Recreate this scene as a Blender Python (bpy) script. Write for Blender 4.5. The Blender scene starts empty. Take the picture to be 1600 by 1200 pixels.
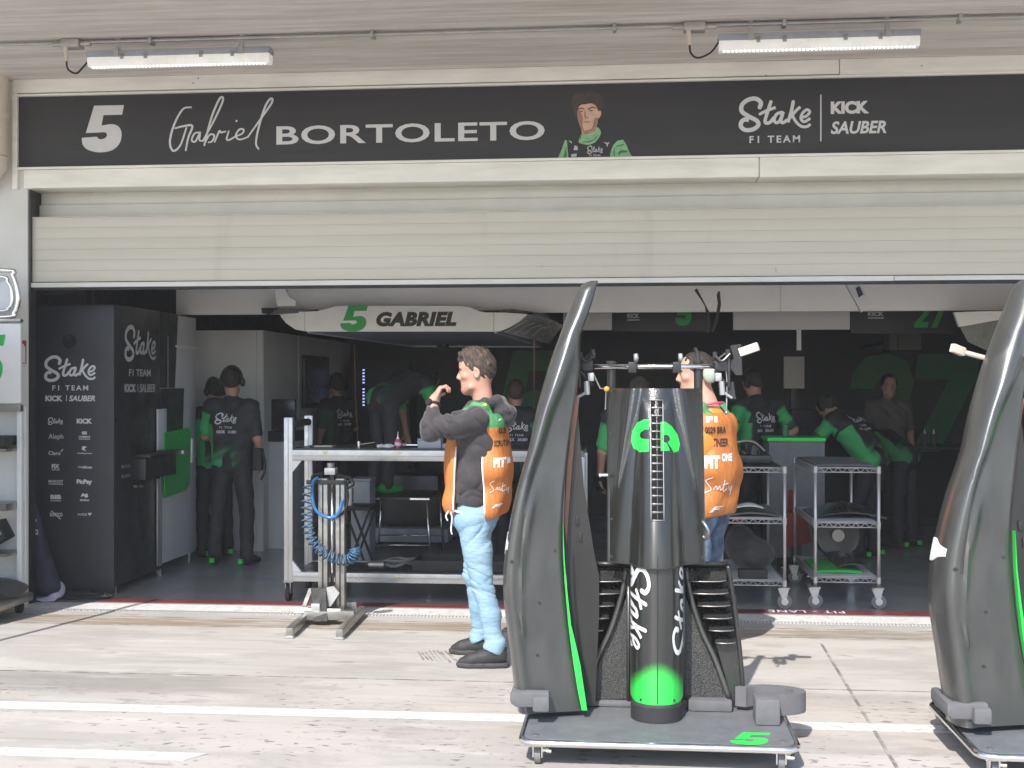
import bpy, bmesh, math, random
import numpy as np
from mathutils import Vector, Matrix
from mathutils.bvhtree import BVHTree
from mathutils.geometry import tessellate_polygon

random.seed(7)
rng = np.random.default_rng(7)
SC = bpy.context.scene
COL = SC.collection
PI = math.pi

# ------------------------------------------------------------------ camera
CAM_Y, CAM_Z, FPX, YAW = -8.7, 1.65, 1900.0, math.radians(5.4)
cd = bpy.data.cameras.new('camera'); cam = bpy.data.objects.new('camera', cd); COL.objects.link(cam)
cam.location = (0, CAM_Y, CAM_Z)
cam.rotation_euler = (PI/2, 0, YAW)
cd.sensor_width = 36; cd.lens = 36*FPX/1600; cd.clip_start = .1; cd.clip_end = 600
SC.camera = cam

# ------------------------------------------------------------------ sky, sun, exposure
SUN_EL, SUN_AZ = 46.9, 196.5          # degrees; azimuth clockwise from +Y
W = bpy.data.worlds.new('World'); SC.world = W; W.use_nodes = True
nt = W.node_tree; bg = nt.nodes['Background']
sky = nt.nodes.new('ShaderNodeTexSky'); sky.sky_type = 'NISHITA'; sky.sun_disc = False
sky.sun_elevation = math.radians(SUN_EL); sky.sun_rotation = math.radians(SUN_AZ)
nt.links.new(sky.outputs[0], bg.inputs[0]); bg.inputs[1].default_value = .15
sl = bpy.data.lights.new('sun', 'SUN'); sl.energy = 3.3; sl.angle = math.radians(.5); sl.color = (1, .95, .88)
sun = bpy.data.objects.new('sun', sl); COL.objects.link(sun)
a_ = math.radians(SUN_AZ); e_ = math.radians(SUN_EL)
sdir = Vector((math.sin(a_)*math.cos(e_), math.cos(a_)*math.cos(e_), math.sin(e_)))
sun.rotation_euler = sdir.to_track_quat('Z', 'Y').to_euler(); sun.location = (-3, -12, 12)
SC.view_settings.view_transform = 'Standard'; SC.view_settings.look = 'None'
SC.view_settings.exposure = 1.0; SC.view_settings.gamma = 1
SC.cycles.max_bounces = 10; SC.cycles.diffuse_bounces = 6; SC.cycles.glossy_bounces = 4
SC.cycles.sample_clamp_indirect = 6

# ------------------------------------------------------------------ pixel of the photograph -> point of the place
FW = (-math.sin(YAW), math.cos(YAW)); RT = (math.cos(YAW), math.sin(YAW))
def at(px, py, Y):
    a = (px-800)/FPX; b = (600-py)/FPX
    t = (Y-CAM_Y)/(FW[1]+RT[1]*a)
    return Vector(((FW[0]+RT[0]*a)*t, Y, CAM_Z+b*t))
def gnd(px, py, z=0.):
    t = (z-CAM_Z)/((600-py)/FPX); a = (px-800)/FPX
    return Vector(((FW[0]+RT[0]*a)*t, CAM_Y+(FW[1]+RT[1]*a)*t, z))
def atx(px, py, X):                       # point on the plane x = X
    a = (px-800)/FPX; t = X/(FW[0]+RT[0]*a)
    return Vector((X, CAM_Y+(FW[1]+RT[1]*a)*t, CAM_Z+(600-py)/FPX*t))

# ------------------------------------------------------------------ materials
class NT:
    def __init__(s, m):
        s.t = m.node_tree; s.b = s.t.nodes['Principled BSDF']
        s.tc = s.t.nodes.new('ShaderNodeTexCoord')
    def n(s, typ, **kw):
        d = s.t.nodes.new('ShaderNode'+typ)
        for k, v in kw.items(): setattr(d, k, v)
        return d
    def put(s, inp, v):
        if hasattr(v, 'is_output'): s.t.links.new(v, inp)
        else: inp.default_value = v
    def coord(s, scale=(1, 1, 1), kind='Object', rot=(0, 0, 0)):
        m = s.n('Mapping'); s.t.links.new(s.tc.outputs[kind], m.inputs[0]); m.inputs['Scale'].default_value = scale; m.inputs['Rotation'].default_value = rot
        return m.outputs[0]
    def noise(s, scale, vec=None, detail=4, rough=.6):
        d = s.n('TexNoise'); d.inputs['Scale'].default_value = scale; d.inputs['Detail'].default_value = detail; d.inputs['Roughness'].default_value = rough
        s.t.links.new(vec if vec is not None else s.coord(), d.inputs['Vector']); return d.outputs[0]
    def voro(s, scale, vec=None, feature='F1'):
        d = s.n('TexVoronoi', feature=feature); d.inputs['Scale'].default_value = scale
        s.t.links.new(vec if vec is not None else s.coord(), d.inputs['Vector']); return d.outputs[0]
    def rng(s, v, a, b, c=0., d=1.):
        m = s.n('MapRange', interpolation_type='SMOOTHSTEP'); s.put(m.inputs[0], v)
        for i, x in enumerate((a, b, c, d)): m.inputs[i+1].default_value = x
        return m.outputs[0]
    def math(s, op, a, b=0., c=0.):
        m = s.n('Math', operation=op); s.put(m.inputs[0], a); s.put(m.inputs[1], b); s.put(m.inputs[2], c); return m.outputs[0]
    def mix(s, f, a, b, mode='MIX'):
        m = s.n('Mix', data_type='RGBA', blend_type=mode); s.put(m.inputs[0], f)
        s.put(m.inputs[6], a if hasattr(a, 'is_output') else (*a, 1)); s.put(m.inputs[7], b if hasattr(b, 'is_output') else (*b, 1)); return m.outputs[2]
    def sep(s, kind='Object'):
        d = s.n('SeparateXYZ'); s.t.links.new(s.tc.outputs[kind], d.inputs[0]); return d.outputs
    def bump(s, h, strength, dist=.01):
        d = s.n('Bump'); d.inputs['Strength'].default_value = strength; d.inputs['Distance'].default_value = dist
        s.put(d.inputs['Height'], h); s.t.links.new(d.outputs[0], s.b.inputs['Normal'])
    def color(s, c): s.put(s.b.inputs['Base Color'], c if hasattr(c, 'is_output') else (*c, 1))
    def rough(s, r): s.put(s.b.inputs['Roughness'], r)

MATS = {}
def mat(name):
    m = bpy.data.materials.new(name); m.use_nodes = True; MATS[name] = m
    return m, NT(m)
def pm(name, c, rough=.5, metal=0, var=.12, vs=9., bump=0, bs=60., coat=0, spec=.5, emit=None, rv=.12, stretch=(1, 1, 1), sheen=0):
    m, t = mat(name)
    nz = t.noise(vs, t.coord(stretch))
    t.color(t.mix(t.rng(nz, .25, .75), [x*(1-var) for x in c], [min(1, x*(1+var)) for x in c]))
    t.rough(t.rng(t.noise(vs*2.3, t.coord(stretch)), .2, .8, max(0, rough-rv), min(1, rough+rv)))
    t.b.inputs['Metallic'].default_value = metal
    t.b.inputs['Coat Weight'].default_value = coat; t.b.inputs['Coat Roughness'].default_value = .12
    t.b.inputs['Specular IOR Level'].default_value = spec
    t.b.inputs['Sheen Weight'].default_value = sheen
    if bump: t.bump(t.noise(bs, t.coord(stretch)), bump)
    if emit:
        t.b.inputs['Emission Color'].default_value = (*emit[0], 1); t.b.inputs['Emission Strength'].default_value = emit[1]
    return m
M = MATS
pm('facade_paint', (.64, .615, .545), .45, var=.06, vs=2.5, bump=.05, bs=30)
pm('trim_paint', (.82, .80, .725), .4, var=.09, vs=5, stretch=(.4, 1, 2.5), bump=.06, bs=3)
pm('column_paint', (.66, .65, .615), .5, var=.07, vs=2)
pm('banner_vinyl', (.024, .0235, .027), .5, var=.1, vs=2, bump=.08, bs=14, stretch=(.15, 1, 3))
pm('white_print', (.62, .62, .63), .5, var=.04)
pm('grey_print', (.5, .5, .52), .5, var=.05)
pm('white_paint', (.68, .68, .67), .4, var=.04)
pm('white_vinyl', (.74, .74, .74), .35, var=.02)
pm('black_print', (.02, .02, .022), .5)
pm('green_print', (.02, .38, .075), .45, var=.06)
pm('neon_green', (.028, .62, .075), .38, var=.05)
pm('deep_green', (.03, .17, .07), .6)
pm('pale_green_print', (.22, .45, .23), .5, var=.15, vs=30)
pm('skin_print', (.64, .41, .30), .5, var=.12, vs=25)
pm('skin_print_dark', (.34, .19, .13), .5, var=.1, vs=25)
pm('hair_print', (.058, .044, .04), .6, var=.3, vs=40)
pm('conduit_metal', (.42, .41, .39), .42, .6)
pm('slot_black', (.010, .010, .010), .85, spec=.12)
pm('black_rubber', (.022, .022, .023), .7)
pm('grey_rubber', (.16, .16, .16), .6)
pm('wire_metal', (.50, .50, .51), .4, .7, var=.06)
pm('aluminium', (.47, .47, .475), .36, .75, var=.05)
pm('steel', (.33, .32, .30), .38, .8, var=.15, vs=14)
pm('chrome', (.75, .75, .75), .16, 1, var=.04)
pm('dark_metal', (.05, .05, .052), .4, .6)
pm('cabinet_black', (.024, .025, .028), .38, var=.1, vs=3)
pm('cabinet_front', (.032, .033, .040), .5, var=.12, vs=2)
pm('panel_grey', (.58, .59, .62), .5, var=.04, vs=2)
pm('interior_wall', (.64, .63, .62), .6, var=.05, vs=2)
pm('header_white', (.86, .845, .82), .45, var=.04, vs=2)
pm('ceiling_dark', (.6, .6, .6), .7)
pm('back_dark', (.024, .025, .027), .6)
pm('screen_dark', (.02, .021, .025), .2)
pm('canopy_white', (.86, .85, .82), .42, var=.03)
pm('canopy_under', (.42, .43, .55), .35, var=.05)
pm('foam_grey', (.125, .125, .132), .8, bump=.2, bs=160)
pm('deck_grey', (.13, .135, .145), .55, var=.12, vs=12, bump=.12, bs=220)
pm('red_paint', (.27, .022, .03), .45)
pm('orange_cloth', (.88, .24, .028), .55, var=.1, vs=14, sheen=.2)
pm('cuff_orange', (.8, .3, .05), .5)
pm('hoodie_grey', (.034, .030, .034), .8, var=.18, vs=10, sheen=.25, bump=.12, bs=420)
pm('cloth_black', (.03, .03, .033), .8, var=.2, vs=12, sheen=.15, bump=.1, bs=300)
pm('trouser_black', (.026, .027, .032), .75, var=.2, vs=10)
pm('shoe_black', (.028, .026, .027), .65, var=.25, vs=60, bump=.15, bs=300)
pm('sole_grey', (.045, .043, .043), .7, var=.2, vs=40)
pm('hair_brown', (.055, .038, .027), .55, var=.5, vs=70, bump=.7, bs=130, stretch=(1, 1, .35))
pm('hair_dark', (.025, .018, .014), .6, var=.5, vs=70, bump=.6, bs=130)
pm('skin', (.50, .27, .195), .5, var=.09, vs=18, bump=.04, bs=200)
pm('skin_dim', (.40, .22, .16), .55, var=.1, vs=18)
pm('lip', (.5, .2, .17), .45)
pm('blue_hose', (.02, .13, .34), .3, var=.1)
pm('blue_coil', (.035, .10, .19), .3, var=.1)
pm('pink_plastic', (.62, .05, .16), .4)
pm('white_plastic', (.75, .75, .75), .4)
pm('box_grey', (.30, .32, .36), .5)
pm('cap_cloth', (.55, .53, .62), .8)
pm('ear_green', (.36, .40, .33), .4)
pm('tan_cloth', (.10, .092, .08), .8)
pm('navy_cloth', (.025, .027, .05), .8, var=.3, vs=9)
pm('glass_white', (.72, .71, .68), .35, emit=((1, .97, .92), .12))
pm('lens_led', (1, 1, .97), .4, emit=((1, .98, .92), 1.1))
pm('blue_led', (.3, .35, .9), .4, emit=((.5, .55, 1), .7))
pm('yellow_sticker', (.75, .62, .08), .5)
pm('red_sign', (.35, .03, .04), .5)
pm('beige_pipe', (.60, .52, .42), .5, var=.06, vs=3)
pm('tape_brown', (.25, .12, .08), .4)  # brown of the hanging cords and of the reflection painted on the side panel

def streaky(t, an):
    tg = t.n('Tangent', direction_type='RADIAL', axis='Z'); t.b.inputs['Anisotropic'].default_value = an; t.b.inputs['Anisotropic Rotation'].default_value = .25
    t.t.links.new(tg.outputs[0], t.b.inputs['Tangent'])
def carbon(name, base, rough, coat, weave=900., bump=.05, aniso=0):
    m, t = mat(name)
    if aniso: streaky(t, aniso)
    v = t.coord((1, 1, 1), 'Object', (0, .6, .78))
    ch = t.n('TexChecker'); ch.inputs['Scale'].default_value = weave; t.t.links.new(v, ch.inputs[0])
    nz = t.noise(5, t.coord((1.5, 1.5, .5)))
    c = t.mix(t.rng(nz, .3, .7), base, [x*1.7 for x in base])
    t.color(t.mix(t.math('MULTIPLY', ch.outputs[1], .10), c, [x*2.2 for x in base]))
    scr = t.rng(t.noise(14, t.coord((6, 6, .6))), .45, .8)
    t.rough(t.math('ADD', t.math('MULTIPLY', scr, .12), rough))
    t.b.inputs['Coat Weight'].default_value = coat; t.b.inputs['Coat Roughness'].default_value = .09
    if aniso: t.b.inputs['Specular IOR Level'].default_value = .85
    t.bump(t.math('ADD', t.noise(70, t.coord((1, 1, .5))), t.math('MULTIPLY', t.noise(6), 2.)), bump, .004)
    return m
carbon('carbon_satin', (.034, .0345, .0325), .33, .32, aniso=.6)
carbon('carbon_gloss', (.018, .018, .0175), .27, .45, bump=.05)
carbon('carbon_dark', (.013, .013, .013), .35, .2)
m, t = mat('carbon_mesh')
v = t.voro(260); t.color(t.mix(t.rng(v, .1, .5), (.22, .21, .2), (.02, .02, .02))); t.rough(.45); t.bump(v, .5, .003)

# engine cover: black carbon with the green nose end
m, t = mat('cover_paint')
z = t.sep()[2]; x = t.sep()[0]
nz = t.noise(5, t.coord((2, 2, .4)))
base = t.mix(t.rng(nz, .3, .7), (.013, .013, .012), (.024, .024, .022))
edge = t.math('ADD', z, t.math('MULTIPLY', t.math('MULTIPLY', x, x), 6.))
g = t.rng(t.math('ADD', edge, t.math('MULTIPLY', t.noise(240), .05)), .34, .43, 1, 0)
t.color(t.mix(g, base, (.028, .62, .075)))
sp = t.rng(z, .95, 1.5)
t.rough(t.math('ADD', .25, t.math('MULTIPLY', t.noise(9, t.coord((4, 4, .5))), .12)))
t.b.inputs['Coat Weight'].default_value = .1; t.b.inputs['Coat Roughness'].default_value = .1; streaky(t, .8)
t.b.inputs['Specular IOR Level'].default_value = .85
t.bump(t.math('MULTIPLY', t.math('ADD', t.noise(150), t.voro(120)), sp), .22, .003)

# shutter, soffit, pavement, floor
m, t = mat('shutter_slat')
nz = t.noise(3, t.coord((.15, 1, 2.5)))
c = t.mix(t.rng(nz, .3, .7), (.535, .497, .418), (.585, .547, .466))
c = t.mix(t.rng(t.noise(2.2, t.coord((1.6, 1, .25)), 6, .7), .56, .74, 0, .35), c, (.40, .375, .31))
t.color(c); t.rough(.42); t.bump(t.math('ADD', t.noise(1.4, t.coord((1, 1, 2)), 2), t.math('MULTIPLY', t.noise(40), .03)), .5, .02)
m, t = mat('soffit_concrete')
st = t.noise(5, t.coord((.18, 2.4, 1)), 8, .7)
c = t.mix(t.rng(st, .3, .72), (.50, .465, .415), (.74, .70, .645))
fine = t.noise(26, t.coord((.12, 3, 1)), 6, .7)
c = t.mix(t.rng(fine, .50, .68, 0, .5), c, (.78, .74, .68))
dk_ = t.rng(t.noise(17, t.coord((.06, 2.2, 1)), 5, .7), .56, .68, 0, .45)
c = t.mix(dk_, c, (.36, .31, .255))
blot = t.rng(t.noise(1.1, t.coord((.5, 1.2, 1))), .55, .75, 0, .4)
c = t.mix(blot, c, (.42, .345, .26)); t.color(c); t.rough(.8); t.bump(t.math('ADD', fine, st), .5, .01)

m, t = mat('pavement')
px, py, _ = t.sep()
big = t.noise(.55, t.coord((.35, 1, 1)), 5)
med = t.noise(3.2, t.coord((.3, 1.6, 1)), 6, .65)
fine = t.noise(60, None, 5, .7)
c = t.mix(t.rng(big, .35, .68), (.345, .329, .306), (.438, .422, .397))
c = t.mix(t.rng(med, .45, .75, 0, .55), c, (.29, .275, .26))
c = t.mix(t.rng(fine, .35, .7, 0, .3), c, (.52, .485, .455))
# darker greasy smear past the slab joint, left side
wob = t.math('MULTIPLY', t.math('SUBTRACT', t.noise(2.6, t.coord((.5, 1, 1))), .5), .28)
yy = t.math('ADD', py, wob)
# far brown strip in front of the threshold
bs_ = t.math('MULTIPLY', t.rng(yy, -.70, -.64), t.rng(yy, -.42, -.37, 1, 0))
c = t.mix(t.math('MULTIPLY', bs_, t.rng(t.noise(7, t.coord((.2, 3, 1))), .35, .6, .35, .95)), c, (.23, .17, .115))
near = t.rng(t.math('ADD', py, t.math('MULTIPLY', wob, .1)), -2.03, -1.99, 1, 0)
c = t.mix(t.math('MULTIPLY', near, .5), c, (.45, .41, .378))
pat = t.rng(t.noise(1.5, t.coord((.5, 1.3, 1)), 8, .68), .47, .57)
c = t.mix(t.math('MULTIPLY', pat, .42), c, (.27, .255, .232))
sm_ = t.rng(t.noise(2.4, t.coord((.10, 2.6, 1)), 6, .7), .52, .66)
c = t.mix(t.math('MULTIPLY', sm_, .40), c, (.26, .25, .235))
pale = t.rng(t.noise(3.1, t.coord((.35, 1.6, 1)), 5, .65), .56, .70)
c = t.mix(t.math('MULTIPLY', pale, .45), c, (.54, .51, .485))
tyre = t.math('MULTIPLY', t.rng(t.noise(3.3, t.coord((.045, 1.9, 1), 'Object', (0, 0, .06)), 3), .60, .66), t.rng(t.noise(16, t.coord((.3, 1, 1))), .35, .6))
c = t.mix(t.math('MULTIPLY', tyre, .30), c, (.16, .155, .15))
band = t.math('MULTIPLY', t.rng(yy, -2.52, -2.32), t.rng(yy, -2.02, -1.99, 1, 0))
band = t.math('MULTIPLY', band, t.rng(px, -2.6, -1.2, 1, .0))
c = t.mix(t.math('MULTIPLY', band, t.rng(t.noise(5, t.coord((.3, 2, 1))), .25, .5, .2, .62)), c, (.19, .182, .168))
wet = t.rng(t.noise(2.2, t.coord((.55, 1.3, 1)), 3), .62, .66)
c = t.mix(t.math('MULTIPLY', wet, .35), c, (.24, .215, .185))
# pits and rubber crumbs on the nearer slab
pit = t.rng(t.noise(26, t.coord((.5, 1.2, 1)), 3, .55), .60, .66)
msk = t.math('MULTIPLY', t.rng(py, -2.2, -2.0, 1, .08), t.rng(t.noise(1.6), .40, .56))
c = t.mix(t.math('MULTIPLY', pit, msk), c, (.17, .155, .145))
spot = t.rng(t.noise(6.5, t.coord((.5, 1.4, 1)), 2, .4), .70, .74)
c = t.mix(t.math('MULTIPLY', spot, .7), c, (.24, .22, .20))
crk = t.rng(t.voro(1.7, t.coord((.6, 1.2, 1)), 'DISTANCE_TO_EDGE'), 0, .006, 1, 0)
c = t.mix(t.math('MULTIPLY', crk, t.rng(t.noise(1.2), .55, .7, 0, .5)), c, (.26, .24, .22))
t.color(c); t.rough(.85)
t.bump(t.math('SUBTRACT', t.math('ADD', t.math('MULTIPLY', fine, .5), med), t.math('MULTIPLY', pit, msk)), .35, .01)

m, t = mat('joint_dark'); t.color(t.mix(t.rng(t.noise(6), .4, .65), (.16, .15, .14), (.36, .34, .32))); t.rough(.9)
m, t = mat('line_paint')
w = t.math('MULTIPLY', t.rng(t.noise(22, t.coord((.7, 1, 1)), 6, .7), .34, .50), t.rng(t.noise(1.3, t.coord((1, .3, 1)), 4), .3, .55, .62, 1))
t.color(t.mix(w, (.40, .385, .365), (.60, .595, .585))); t.rough(.6)
m, t = mat('garage_floor')
t.color(t.mix(t.rng(t.noise(1.6), .3, .7), (.31, .313, .325), (.37, .373, .385))); t.rough(t.rng(t.noise(4), .3, .7, .12, .24))
m, t = mat('floor_red'); t.color(t.mix(t.rng(t.noise(9), .3, .7), (.12, .032, .036), (.17, .042, .046))); t.rough(.3)

# denim, pale blue with worn fronts
m, t = mat('denim')
nz = t.noise(7, t.coord((1, 1, .7)), 5)
c = t.mix(t.rng(nz, .32, .68), (.195, .325, .44), (.255, .39, .505))
c = t.mix(t.rng(t.noise(160, t.coord((1, 1, .3))), .4, .7, 0, .25), c, (.34, .48, .585))
t.color(c); t.rough(.85); t.bump(t.math('ADD', t.noise(26, t.coord((.6, .6, 2.2)), 4), t.math('MULTIPLY', t.noise(300), .1)), .55, .012)
m, t = mat('denim_dark')
t.color(t.mix(t.rng(t.noise(9), .35, .7), (.05, .075, .13), (.16, .24, .36))); t.rough(.85)

# team shirt, colour from the garment's own pattern (attribute 'dye')
m, t = mat('team_shirt')
at_ = t.n('Attribute', attribute_name='dye'); 
t.color(t.mix(at_.outputs['Fac'], (.026, .026, .029), (.05, .38, .115))); t.rough(.75); t.bump(t.noise(260), .1, .002)
m, t = mat('vest_shirt')
at_ = t.n('Attribute', attribute_name='dye')
t.color(t.mix(at_.outputs['Fac'], (.52, .175, .040), (.05, .24, .085))); t.rough(.55)
t.bump(t.math('ADD', t.noise(13, t.coord((1, 1, .35)), 4), t.math('MULTIPLY', t.noise(300), .05)), .9, .02)

# ------------------------------------------------------------------ mesh building
class MB:
    def __init__(s): s.v = []; s.f = []
    def add(s, vs, fs):
        o = len(s.v); s.v += [tuple(map(float, p)) for p in vs]; s.f += [tuple(i+o for i in f) for f in fs]; return s
    def box(s, x0, x1, y0, y1, z0, z1, bev=0., rot=None, piv=None):
        bm = bmesh.new(); bmesh.ops.create_cube(bm, size=1)
        c = Vector(((x0+x1)/2, (y0+y1)/2, (z0+z1)/2)); d = Vector((abs(x1-x0), abs(y1-y0), abs(z1-z0)))
        for v in bm.verts: v.co = Vector((v.co.x*d.x, v.co.y*d.y, v.co.z*d.z))
        if bev: bmesh.ops.bevel(bm, geom=bm.edges[:], offset=min(bev, min(d)*.45), segments=2, affect='EDGES', profile=.6)
        if rot is not None:
            p = (Vector(piv)-c) if piv is not None else Vector()
            for v in bm.verts: v.co = rot @ (v.co-p) + p
        bm.verts.index_update()
        s.add([v.co+c for v in bm.verts], [[v.index for v in f.verts] for f in bm.faces]); bm.free(); return s
    def bar(s, a, b, w, h=None, bev=0., up=(0, 0, 1)):     # rectangular bar from a to b
        a, b = Vector(a), Vector(b); h = h or w; d = b-a; L = d.length; z = d.normalized()
        x = Vector(up).cross(z)
        if x.length < 1e-4: x = Vector((1, 0, 0)).cross(z)
        x.normalize(); y = z.cross(x); R = Matrix((x, y, z)).transposed()
        t = MB().box(-w/2, w/2, -h/2, h/2, 0, L, bev)
        return s.add([R @ Vector(p)+a for p in t.v], t.f)
    def tube(s, path, r, seg=10, closed=False, caps=True):
        P = [Vector(p) for p in path]; n = len(P); R = r if hasattr(r, '__len__') else [r]*n
        T = []
        for i in range(n):
            a = P[i-1] if (i > 0 or closed) else P[i]; b = P[(i+1) % n] if (i < n-1 or closed) else P[i]
            T.append((b-a).normalized())
        u = T[0].orthogonal().normalized(); vs = []; prev = T[0]
        for i in range(n):
            q = prev.rotation_difference(T[i]); u = (q @ u); u = (u - T[i]*u.dot(T[i])).normalized(); w = T[i].cross(u); prev = T[i]
            for k in range(seg):
                an = 2*PI*k/seg; vs.append(P[i]+(u*math.cos(an)+w*math.sin(an))*R[i])
        fs = []
        for i in range(n if closed else n-1):
            j = (i+1) % n
            for k in range(seg):
                l = (k+1) % seg; fs.append((i*seg+k, i*seg+l, j*seg+l, j*seg+k))
        if caps and not closed: fs += [tuple(range(seg))[::-1], tuple((n-1)*seg+k for k in range(seg))]
        return s.add(vs, fs)
    def cyl(s, a, b, r, seg=16, r2=None): return s.tube([a, b], [r, r if r2 is None else r2], seg)
    def ball(s, c, r, seg=12, rings=8):
        r = r if hasattr(r, '__len__') else (r, r, r); vs = []; fs = []
        for i in range(rings+1):
            th = PI*i/rings
            for k in range(seg):
                ph = 2*PI*k/seg; vs.append((c[0]+r[0]*math.sin(th)*math.cos(ph), c[1]+r[1]*math.sin(th)*math.sin(ph), c[2]+r[2]*math.cos(th)))
        for i in range(rings):
            for k in range(seg):
                l = (k+1) % seg; fs.append((i*seg+k, (i+1)*seg+k, (i+1)*seg+l, i*seg+l))
        return s.add(vs, fs)
    def torus(s, c, R, r, axis='y', seg=24, ss=8):
        pts = []
        for k in range(seg):
            a = 2*PI*k/seg; p = {'y': (R*math.cos(a), 0, R*math.sin(a)), 'x': (0, R*math.cos(a), R*math.sin(a)), 'z': (R*math.cos(a), R*math.sin(a), 0)}[axis]
            pts.append(Vector(c)+Vector(p))
        return s.tube(pts, r, ss, closed=True)
    def poly(s, pts):
        pts = [Vector(p) for p in pts]; tr = tessellate_polygon([pts]); return s.add(pts, [tuple(t) for t in tr])
    def prism(s, pts, d):                                     # 3D planar outline pushed along d
        pts = [Vector(p) for p in pts]; d = Vector(d); n = len(pts); tr = tessellate_polygon([pts])
        fs = [tuple(t) for t in tr]+[tuple(i+n for i in t[::-1]) for t in tr]+[(i, (i+1) % n, (i+1) % n+n, i+n) for i in range(n)]
        s.add(pts+[p+d for p in pts], fs); s.fix = True; return s
    def loft(s, rings, caps=True, closed=True):
        n = len(rings[0]); vs = [p for r in rings for p in r]; fs = []
        for i in range(len(rings)-1):
            for k in range(n if closed else n-1):
                l = (k+1) % n; fs.append((i*n+k, i*n+l, (i+1)*n+l, (i+1)*n+k))
        if caps and closed: fs += [tuple(range(n))[::-1], tuple((len(rings)-1)*n+k for k in range(n))]
        return s.add(vs, fs)

def link_mesh(name, mb, material, base=(0, 0, 0), parent=None, smooth=None, recalc=True):
    me = bpy.data.meshes.new(name); bx, by, bz = base
    me.from_pydata([(x-bx, y-by, z-bz) for x, y, z in mb.v], [], mb.f); me.update()
    if recalc:
        bm = bmesh.new(); bm.from_mesh(me); bmesh.ops.recalc_face_normals(bm, faces=bm.faces[:]); bm.to_mesh(me); bm.free()
    ms = material if isinstance(material, (list, tuple)) else [material]
    for x in ms: me.materials.append(M[x])
    o = bpy.data.objects.new(name, me); COL.objects.link(o)
    if smooth is not None:
        if smooth >= 180: me.shade_smooth()
        else:
            me.shade_smooth(); bm = bmesh.new(); bm.from_mesh(me)
            for e in bm.edges: e.smooth = (len(e.link_faces) == 2 and e.calc_face_angle(0) < math.radians(smooth))
            bm.to_mesh(me); bm.free()
    if parent is not None: o.parent = parent
    return o

def tag(o, label=None, cat=None, group=None, kind=None):
    if label: o['label'] = label
    if cat: o['category'] = cat
    if group: o['group'] = group
    if kind: o['kind'] = kind
    return o

class Thing:
    def __init__(s, name, label, cat, base, group=None):
        s.base = Vector(base); s.o = bpy.data.objects.new(name, None); COL.objects.link(s.o); s.o.empty_display_size = .1
        s.o.location = s.base; tag(s.o, label, cat, group)
    def part(s, name, mb, material, parent=None, smooth=35, recalc=True, label=None):
        o = link_mesh(name, mb, material, s.base, parent or s.o, smooth, recalc)
        if label: o['label'] = label
        return o
def single(name, mb, material, label, cat, group=None, smooth=35, base=None):
    b = Vector(base) if base is not None else Vector((sum(p[0] for p in mb.v)/len(mb.v), sum(p[1] for p in mb.v)/len(mb.v), min(p[2] for p in mb.v)))
    o = link_mesh(name, mb, material, b, None, smooth); o.location = b
    return tag(o, label, cat, group)
def structure(name, mb, material, smooth=None):
    return tag(link_mesh(name, mb, material, (0, 0, 0), None, smooth), kind='structure')
def kids(o): return [c for c in bpy.data.objects if c.parent is o]
def copy_tree(o, parent=None):
    c = o.copy(); COL.objects.link(c)
    if parent is not None: c.parent = parent
    for ch in kids(o): copy_tree(ch, c)
    return c
def bvh(mb): return BVHTree.FromPolygons([Vector(p) for p in mb.v], [tuple(f) for f in mb.f])

# ------------------------------------------------------------------ lettering (flat 2D meshes, u right, v up)
def font2d(s, bold=0., shear=0., space=1.):
    cu = bpy.data.curves.new('letters', 'FONT'); cu.body = s; cu.size = 1; cu.offset = bold; cu.shear = shear; cu.space_character = space
    cu.resolution_u = 4; cu.fill_mode = 'BOTH'
    ob = bpy.data.objects.new('letters', cu); me = bpy.data.meshes.new_from_object(ob)
    v = [(p.co.x, p.co.y, 0.) for p in me.vertices]; f = [tuple(p.vertices) for p in me.polygons]
    bpy.data.objects.remove(ob); bpy.data.curves.remove(cu); bpy.data.meshes.remove(me)
    return v, f
def catmull(pts, n=8):
    P = [np.array(p, float) for p in pts]; P = [2*P[0]-P[1]]+P+[2*P[-1]-P[-2]]; out = []
    for i in range(1, len(P)-2):
        for k in range(n):
            t = k/n; out.append(.5*((2*P[i])+(-P[i-1]+P[i+1])*t+(2*P[i-1]-5*P[i]+4*P[i+1]-P[i+2])*t*t+(-P[i-1]+3*P[i]-3*P[i+1]+P[i+2])*t**3))
    out.append(P[-2]); return out
def strokes2d(strokes, taper=.0):
    vs, fs = [], []; lay = 0.
    for pts, w in strokes:
        c = catmull(pts, 6) if len(pts) > 2 else [np.array(p, float) for p in pts]
        n = len(c); o = len(vs)
        W_ = [w*(1-taper*abs(2*i/(n-1)-1)**2)/2 for i in range(n)]
        row = []
        for i in range(n):
            d = c[min(i+1, n-1)]-c[max(i-1, 0)]; L = np.hypot(*d) or 1; nx, ny = -d[1]/L, d[0]/L
            zz = lay+i*.02/n
            vs += [(c[i][0]+nx*W_[i], c[i][1]+ny*W_[i], zz), (c[i][0]-nx*W_[i], c[i][1]-ny*W_[i], zz)]
        for i in range(n-1): fs.append((o+2*i, o+2*i+1, o+2*i+3, o+2*i+2))
        for e, sg in ((0, 1), (n-1, -1)):                      # round ends
            d = c[min(e+1, n-1)]-c[max(e-1, 0)]; a0 = math.atan2(d[1], d[0])+sg*PI/2; o2 = len(vs); zz = lay+(0 if e == 0 else .02)
            vs.append((c[e][0], c[e][1], zz))
            for k in range(7):
                a = a0+sg*PI*k/6; vs.append((c[e][0]+W_[e]*math.cos(a), c[e][1]+W_[e]*math.sin(a), zz))
            for k in range(6): fs.append((o2, o2+1+k, o2+2+k))
        lay += .035
    return vs, fs
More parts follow.
